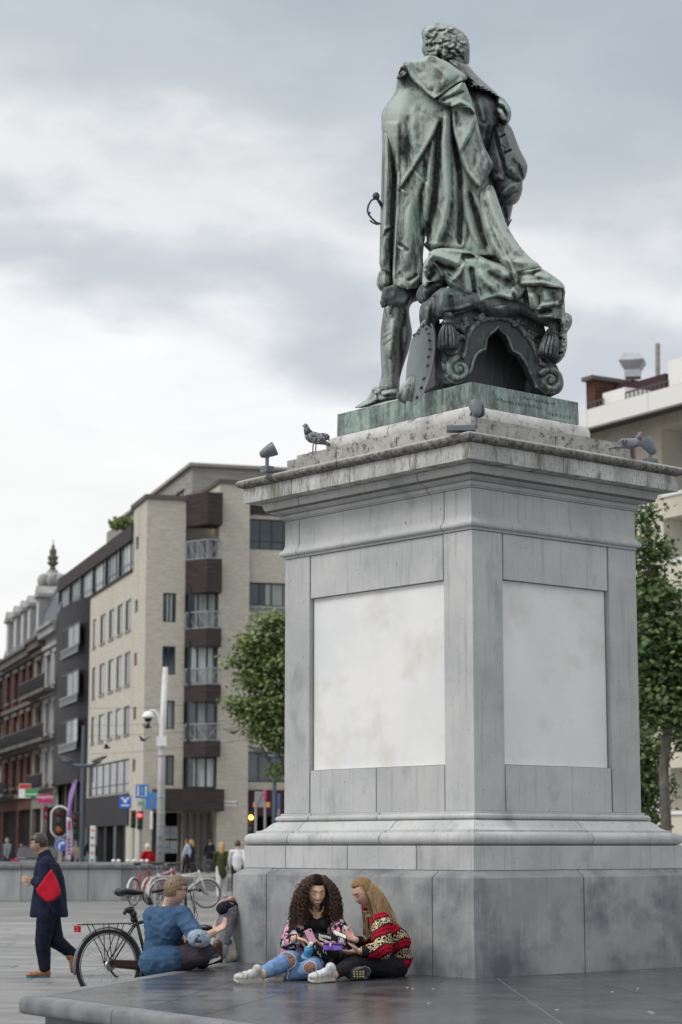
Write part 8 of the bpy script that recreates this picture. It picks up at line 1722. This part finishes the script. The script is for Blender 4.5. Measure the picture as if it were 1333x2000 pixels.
rp = F_(340, 49.0, 0); rk_ = empty('bicycle_rack', rp, 'grey steel hoop rail in front of the share bicycles', 'rack'); q = MB(); a, b_ = F_(303,49,.0), F_(380,49,.0); q.tube([a, a+Vector((0,0,.78)), b_+Vector((0,0,.78)), b_], .035, 8); q.build('rail', M_STEEL, rk_)
for (u, Y, lab) in ((50,100,'dark bicycle leaning by the far pavement on the left'), (408,106,'dark bicycle parked in the shop entrance of the corner block')):
    p = F_(u, Y, .12); bicycle('parked_bicycle', lab, (p.x, Y, .12), .3, detail=False)
# ================================================================ floodlights on the cornice
M_LAMP = mat('grey_floodlight', (.11,.135,.155), (.15,.175,.195), rough=.45, scale=6); M_LAMPG = mat('floodlight_glass', (.20,.24,.26), rough=.08, spec=.9)
def flood(base, aim, lab, k=1.0, boxw=.065, boxoff=(0,0,0), boxax=None, h=.12):
    base = Vector(base); root = empty('floodlight', base, lab, 'floodlight', 'floodlights on the cornice'); aim = Vector(aim).normalized()
    ax = Vector(boxax).normalized() if boxax else DR; ay = Vector((-ax.y, ax.x, 0)); q = MB(); bo = Vector(boxoff); q.cbox(base+bo+Vector((0,0,.03*k)), ax*boxw, ay*.05, Vector((0,0,.03*k)), .006); q.build('ballast_box', M_LAMP, root)
    q = MB(); q.tube([base+Vector((0,0,.03)), base+Vector((0,0,h))], .018*k, 8); q.tube([base+Vector((0,0,h-.005)), base+Vector((0,0,h+.02))], [.018*k,.03*k], 8); q.build('stem', M_LAMP, root)
    c = base+Vector((0,0,h+.06*k)); M4 = Matrix.Translation(c-aim*.075*k) @ aim.to_track_quat('Z', 'Y').to_matrix().to_4x4(); q = MB()
    q.lathe([(.0,-.002),(.022*k,.0),(.034*k,.012*k),(.048*k,.05*k),(.062*k,.10*k),(.070*k,.145*k),(.071*k,.16*k),(.064*k,.163*k),(.062*k,.152*k),(.0,.150*k)], M4, 20); hd = q.build('lamp_head', M_LAMP, root, smooth=True, angle=.8)
    q = MB(); q.lathe([(.0,.155*k),(.060*k,.155*k),(.055*k,.159*k),(.0,.160*k)], M4, 20); link('lens', q.mesh('lens', M_LAMPG), hd); return root
def top(s_, inn, z=3.285): p = sect(s_, [(-inn, z)])[0]; return p
flood(G(522,923,3.262+CAMZ), Vector((.85,.0,.42)), 'grey floodlight at the far left end of the cornice', .92, .045, h=.13)
c_ = G(931,842,3.262+CAMZ)+Vector((0,.03,0))
flood(c_, Vector((-.1,.45,.9)), 'grey floodlight standing over the near corner of the cornice', .80, .115, boxoff=DL*.0-Vector((.12,.0,.0)), boxax=(1,-.12,0), h=.13)
flood(G(1271,908,3.262+CAMZ), Vector((-.55,.1,.80)), 'grey floodlight at the right end of the cornice behind a pigeon', .9, .05, h=.10)
# ================================================================ pigeons
M_PG = mat('pigeon_grey', (.17,.18,.20), (.26,.27,.30), rough=.7, scale=40); M_PGD = mat('pigeon_dark', (.045,.048,.06), rough=.5); M_PGN = mat('pigeon_neck', (.07,.055,.085), (.05,.09,.075), rough=.35, scale=30); M_PGW = mat('pigeon_speckled', (.06,.065,.075), (.42,.43,.45), rough=.7, scale=60, contrast=(.45,.55)); M_FOOT = mat('pigeon_foot', (.16,.06,.055), rough=.6)
def pigeon(pos, yaw, lab, body=None, sit=False, preen=False, k=1.0, group='pigeons on the pedestal'):
    body = body or M_PG; root = empty('pigeon', pos, lab, 'pigeon', group, yaw); z = .055 if not sit else .0; B = lambda q, nm, m, par=None, **kw: q.build(nm, m, par or root, local=True, **kw); q = MB()
    V = lambda x, y, z_: Vector((x*k, y*k, z_*k+z*k))
    q.chain([V(-.075,0,.045), V(-.02,0,.062), V(.045,0,.075)], [.030*k,.050*k,.044*k]); 
    hp = V(.085,0,.155) if not preen else V(.10,.0,.085)
    if sit: hp = V(.06,0,.13)
    q.chain([V(.05,0,.085), V(.07,0,.12) if not preen else V(.09,0,.11), hp], [.036*k,.026*k,.020*k]); q.ell(hp, .022*k,.019*k,.020*k); q.chain([V(-.075,0,.040), V(-.16,0,.018)], [.022*k,.010*k]); vox(q, 'body', body, root, .004*k, 3, local=True)
    for s_ in (-1, 1):
        q = MB(); q.ell(V(-.035,s_*.040,.066), .085*k,.014*k,.036*k, Matrix.Rotation(.20, 3, 'Y'), 14, 8); w = B(q, 'wing', body if body is M_PGW else MATS['pigeon_grey'], smooth=True)
        for dx in (-.06,-.09): q = MB(); q.tube([V(dx,s_*.054,.085), V(dx-.012,s_*.055,.045)], .006*k, 5); link('wing_bar', q.mesh('wing_bar', M_PGD), w)
        if not sit: q = MB(); q.tube([V(.0,s_*.022,.02), V(.004,s_*.022,-.035), V(.004,s_*.022,-.052)], .005*k, 6); q.tube([V(.004,s_*.022,-.052), V(.035,s_*.022,-.053)], .004*k, 5); B(q, 'leg', M_FOOT)
        q = MB(); q.ell(hp+Vector((.008*k,s_*.017*k,.004*k)), .0035*k); B(q, 'eye', M_REFL)
    q = MB(); q.tube([V(.055,0,.09), hp-Vector((.004,0,.02))*k], [.037*k,.023*k], 10); B(q, 'neck_feathers', M_PGN, smooth=True)
    q = MB(); q.prism([V(-.12,-.014,.026), V(-.12,.014,.026), V(-.205,.022,.006), V(-.205,-.022,.006)], (0,0,.008*k)); B(q, 'tail', M_PGD)
    d_ = Vector((.022,0,-.004)) if not preen else Vector((-.004,0,-.024)); q = MB(); q.tube([hp+d_*.7*k, hp+d_*1.6*k], [.006*k,.002*k], 6); B(q, 'beak', M_PGD); return root
pigeon(G(615,882,3.477+CAMZ)+Vector((0,.05,0)), 3.7, 'speckled grey pigeon standing on the left step of the cornice', M_PGW, k=1.12)
pigeon(sect(SL+.20, [(-.11, 3.476)])[0], -1.3, 'dark pigeon sitting hunched beside the corner floodlight', M_PGN, sit=True, k=.85)
pigeon(G(1234,892,3.262+CAMZ)+Vector((0,0,.0)), .15, 'pale grey pigeon with black wing bars beside the right floodlight', M_PG, k=.95)
def flying(u, v, Y, yaw, lab):
    root = empty('flying_pigeon', W(u, v, Y), lab, 'pigeon', 'pigeons on the wing', yaw); q = MB(); q.chain([Vector((-.12,0,0)), Vector((0,0,.01)), Vector((.12,0,.02))], [.02,.05,.03]); vox(q, 'body', M_PGD, root, .01, 2, local=True)
    for s_ in (-1, 1): q = MB(); q.prism([Vector((.06,s_*.04,.02)), Vector((-.06,s_*.04,.02)), Vector((-.10,s_*.32,.12)), Vector((0,s_*.30,.13))], (0,0,.01)); q.build('wing', M_PGD, root, local=True)
for u, v, Y, yw_, lab in ((288,1421,70,.4,'flying pigeon just under the dome camera'),(281,1446,72,2.6,'flying pigeon lowest left of the white mast'),(456,1432,66,1.0,'flying pigeon in front of the brick pier'),(209,1461,80,.2,'flying pigeon in front of the street windows')): flying(u, v, Y, yw_, lab)
# stray litter specks on the deck
M_CHIP = mat('paper_scrap', (.6,.58,.54), rough=.9)
rl_ = random.Random(4)
for i in range(9): 
    u, v = rl_.uniform(700, 1320), rl_.uniform(1925, 1990); p = G(u, v, ZP+.002); q = MB(); a = rl_.uniform(0, 3); q.obox(p+Vector((0,0,.002)), (math.cos(a)*.010, math.sin(a)*.010, 0), (-math.sin(a)*.006, math.cos(a)*.006, 0), (0,0,.0015)); tag(q.build('paper_scrap', M_CHIP), 'tiny pale scrap lying on the dark deck slabs', 'litter', 'scraps on the platform')
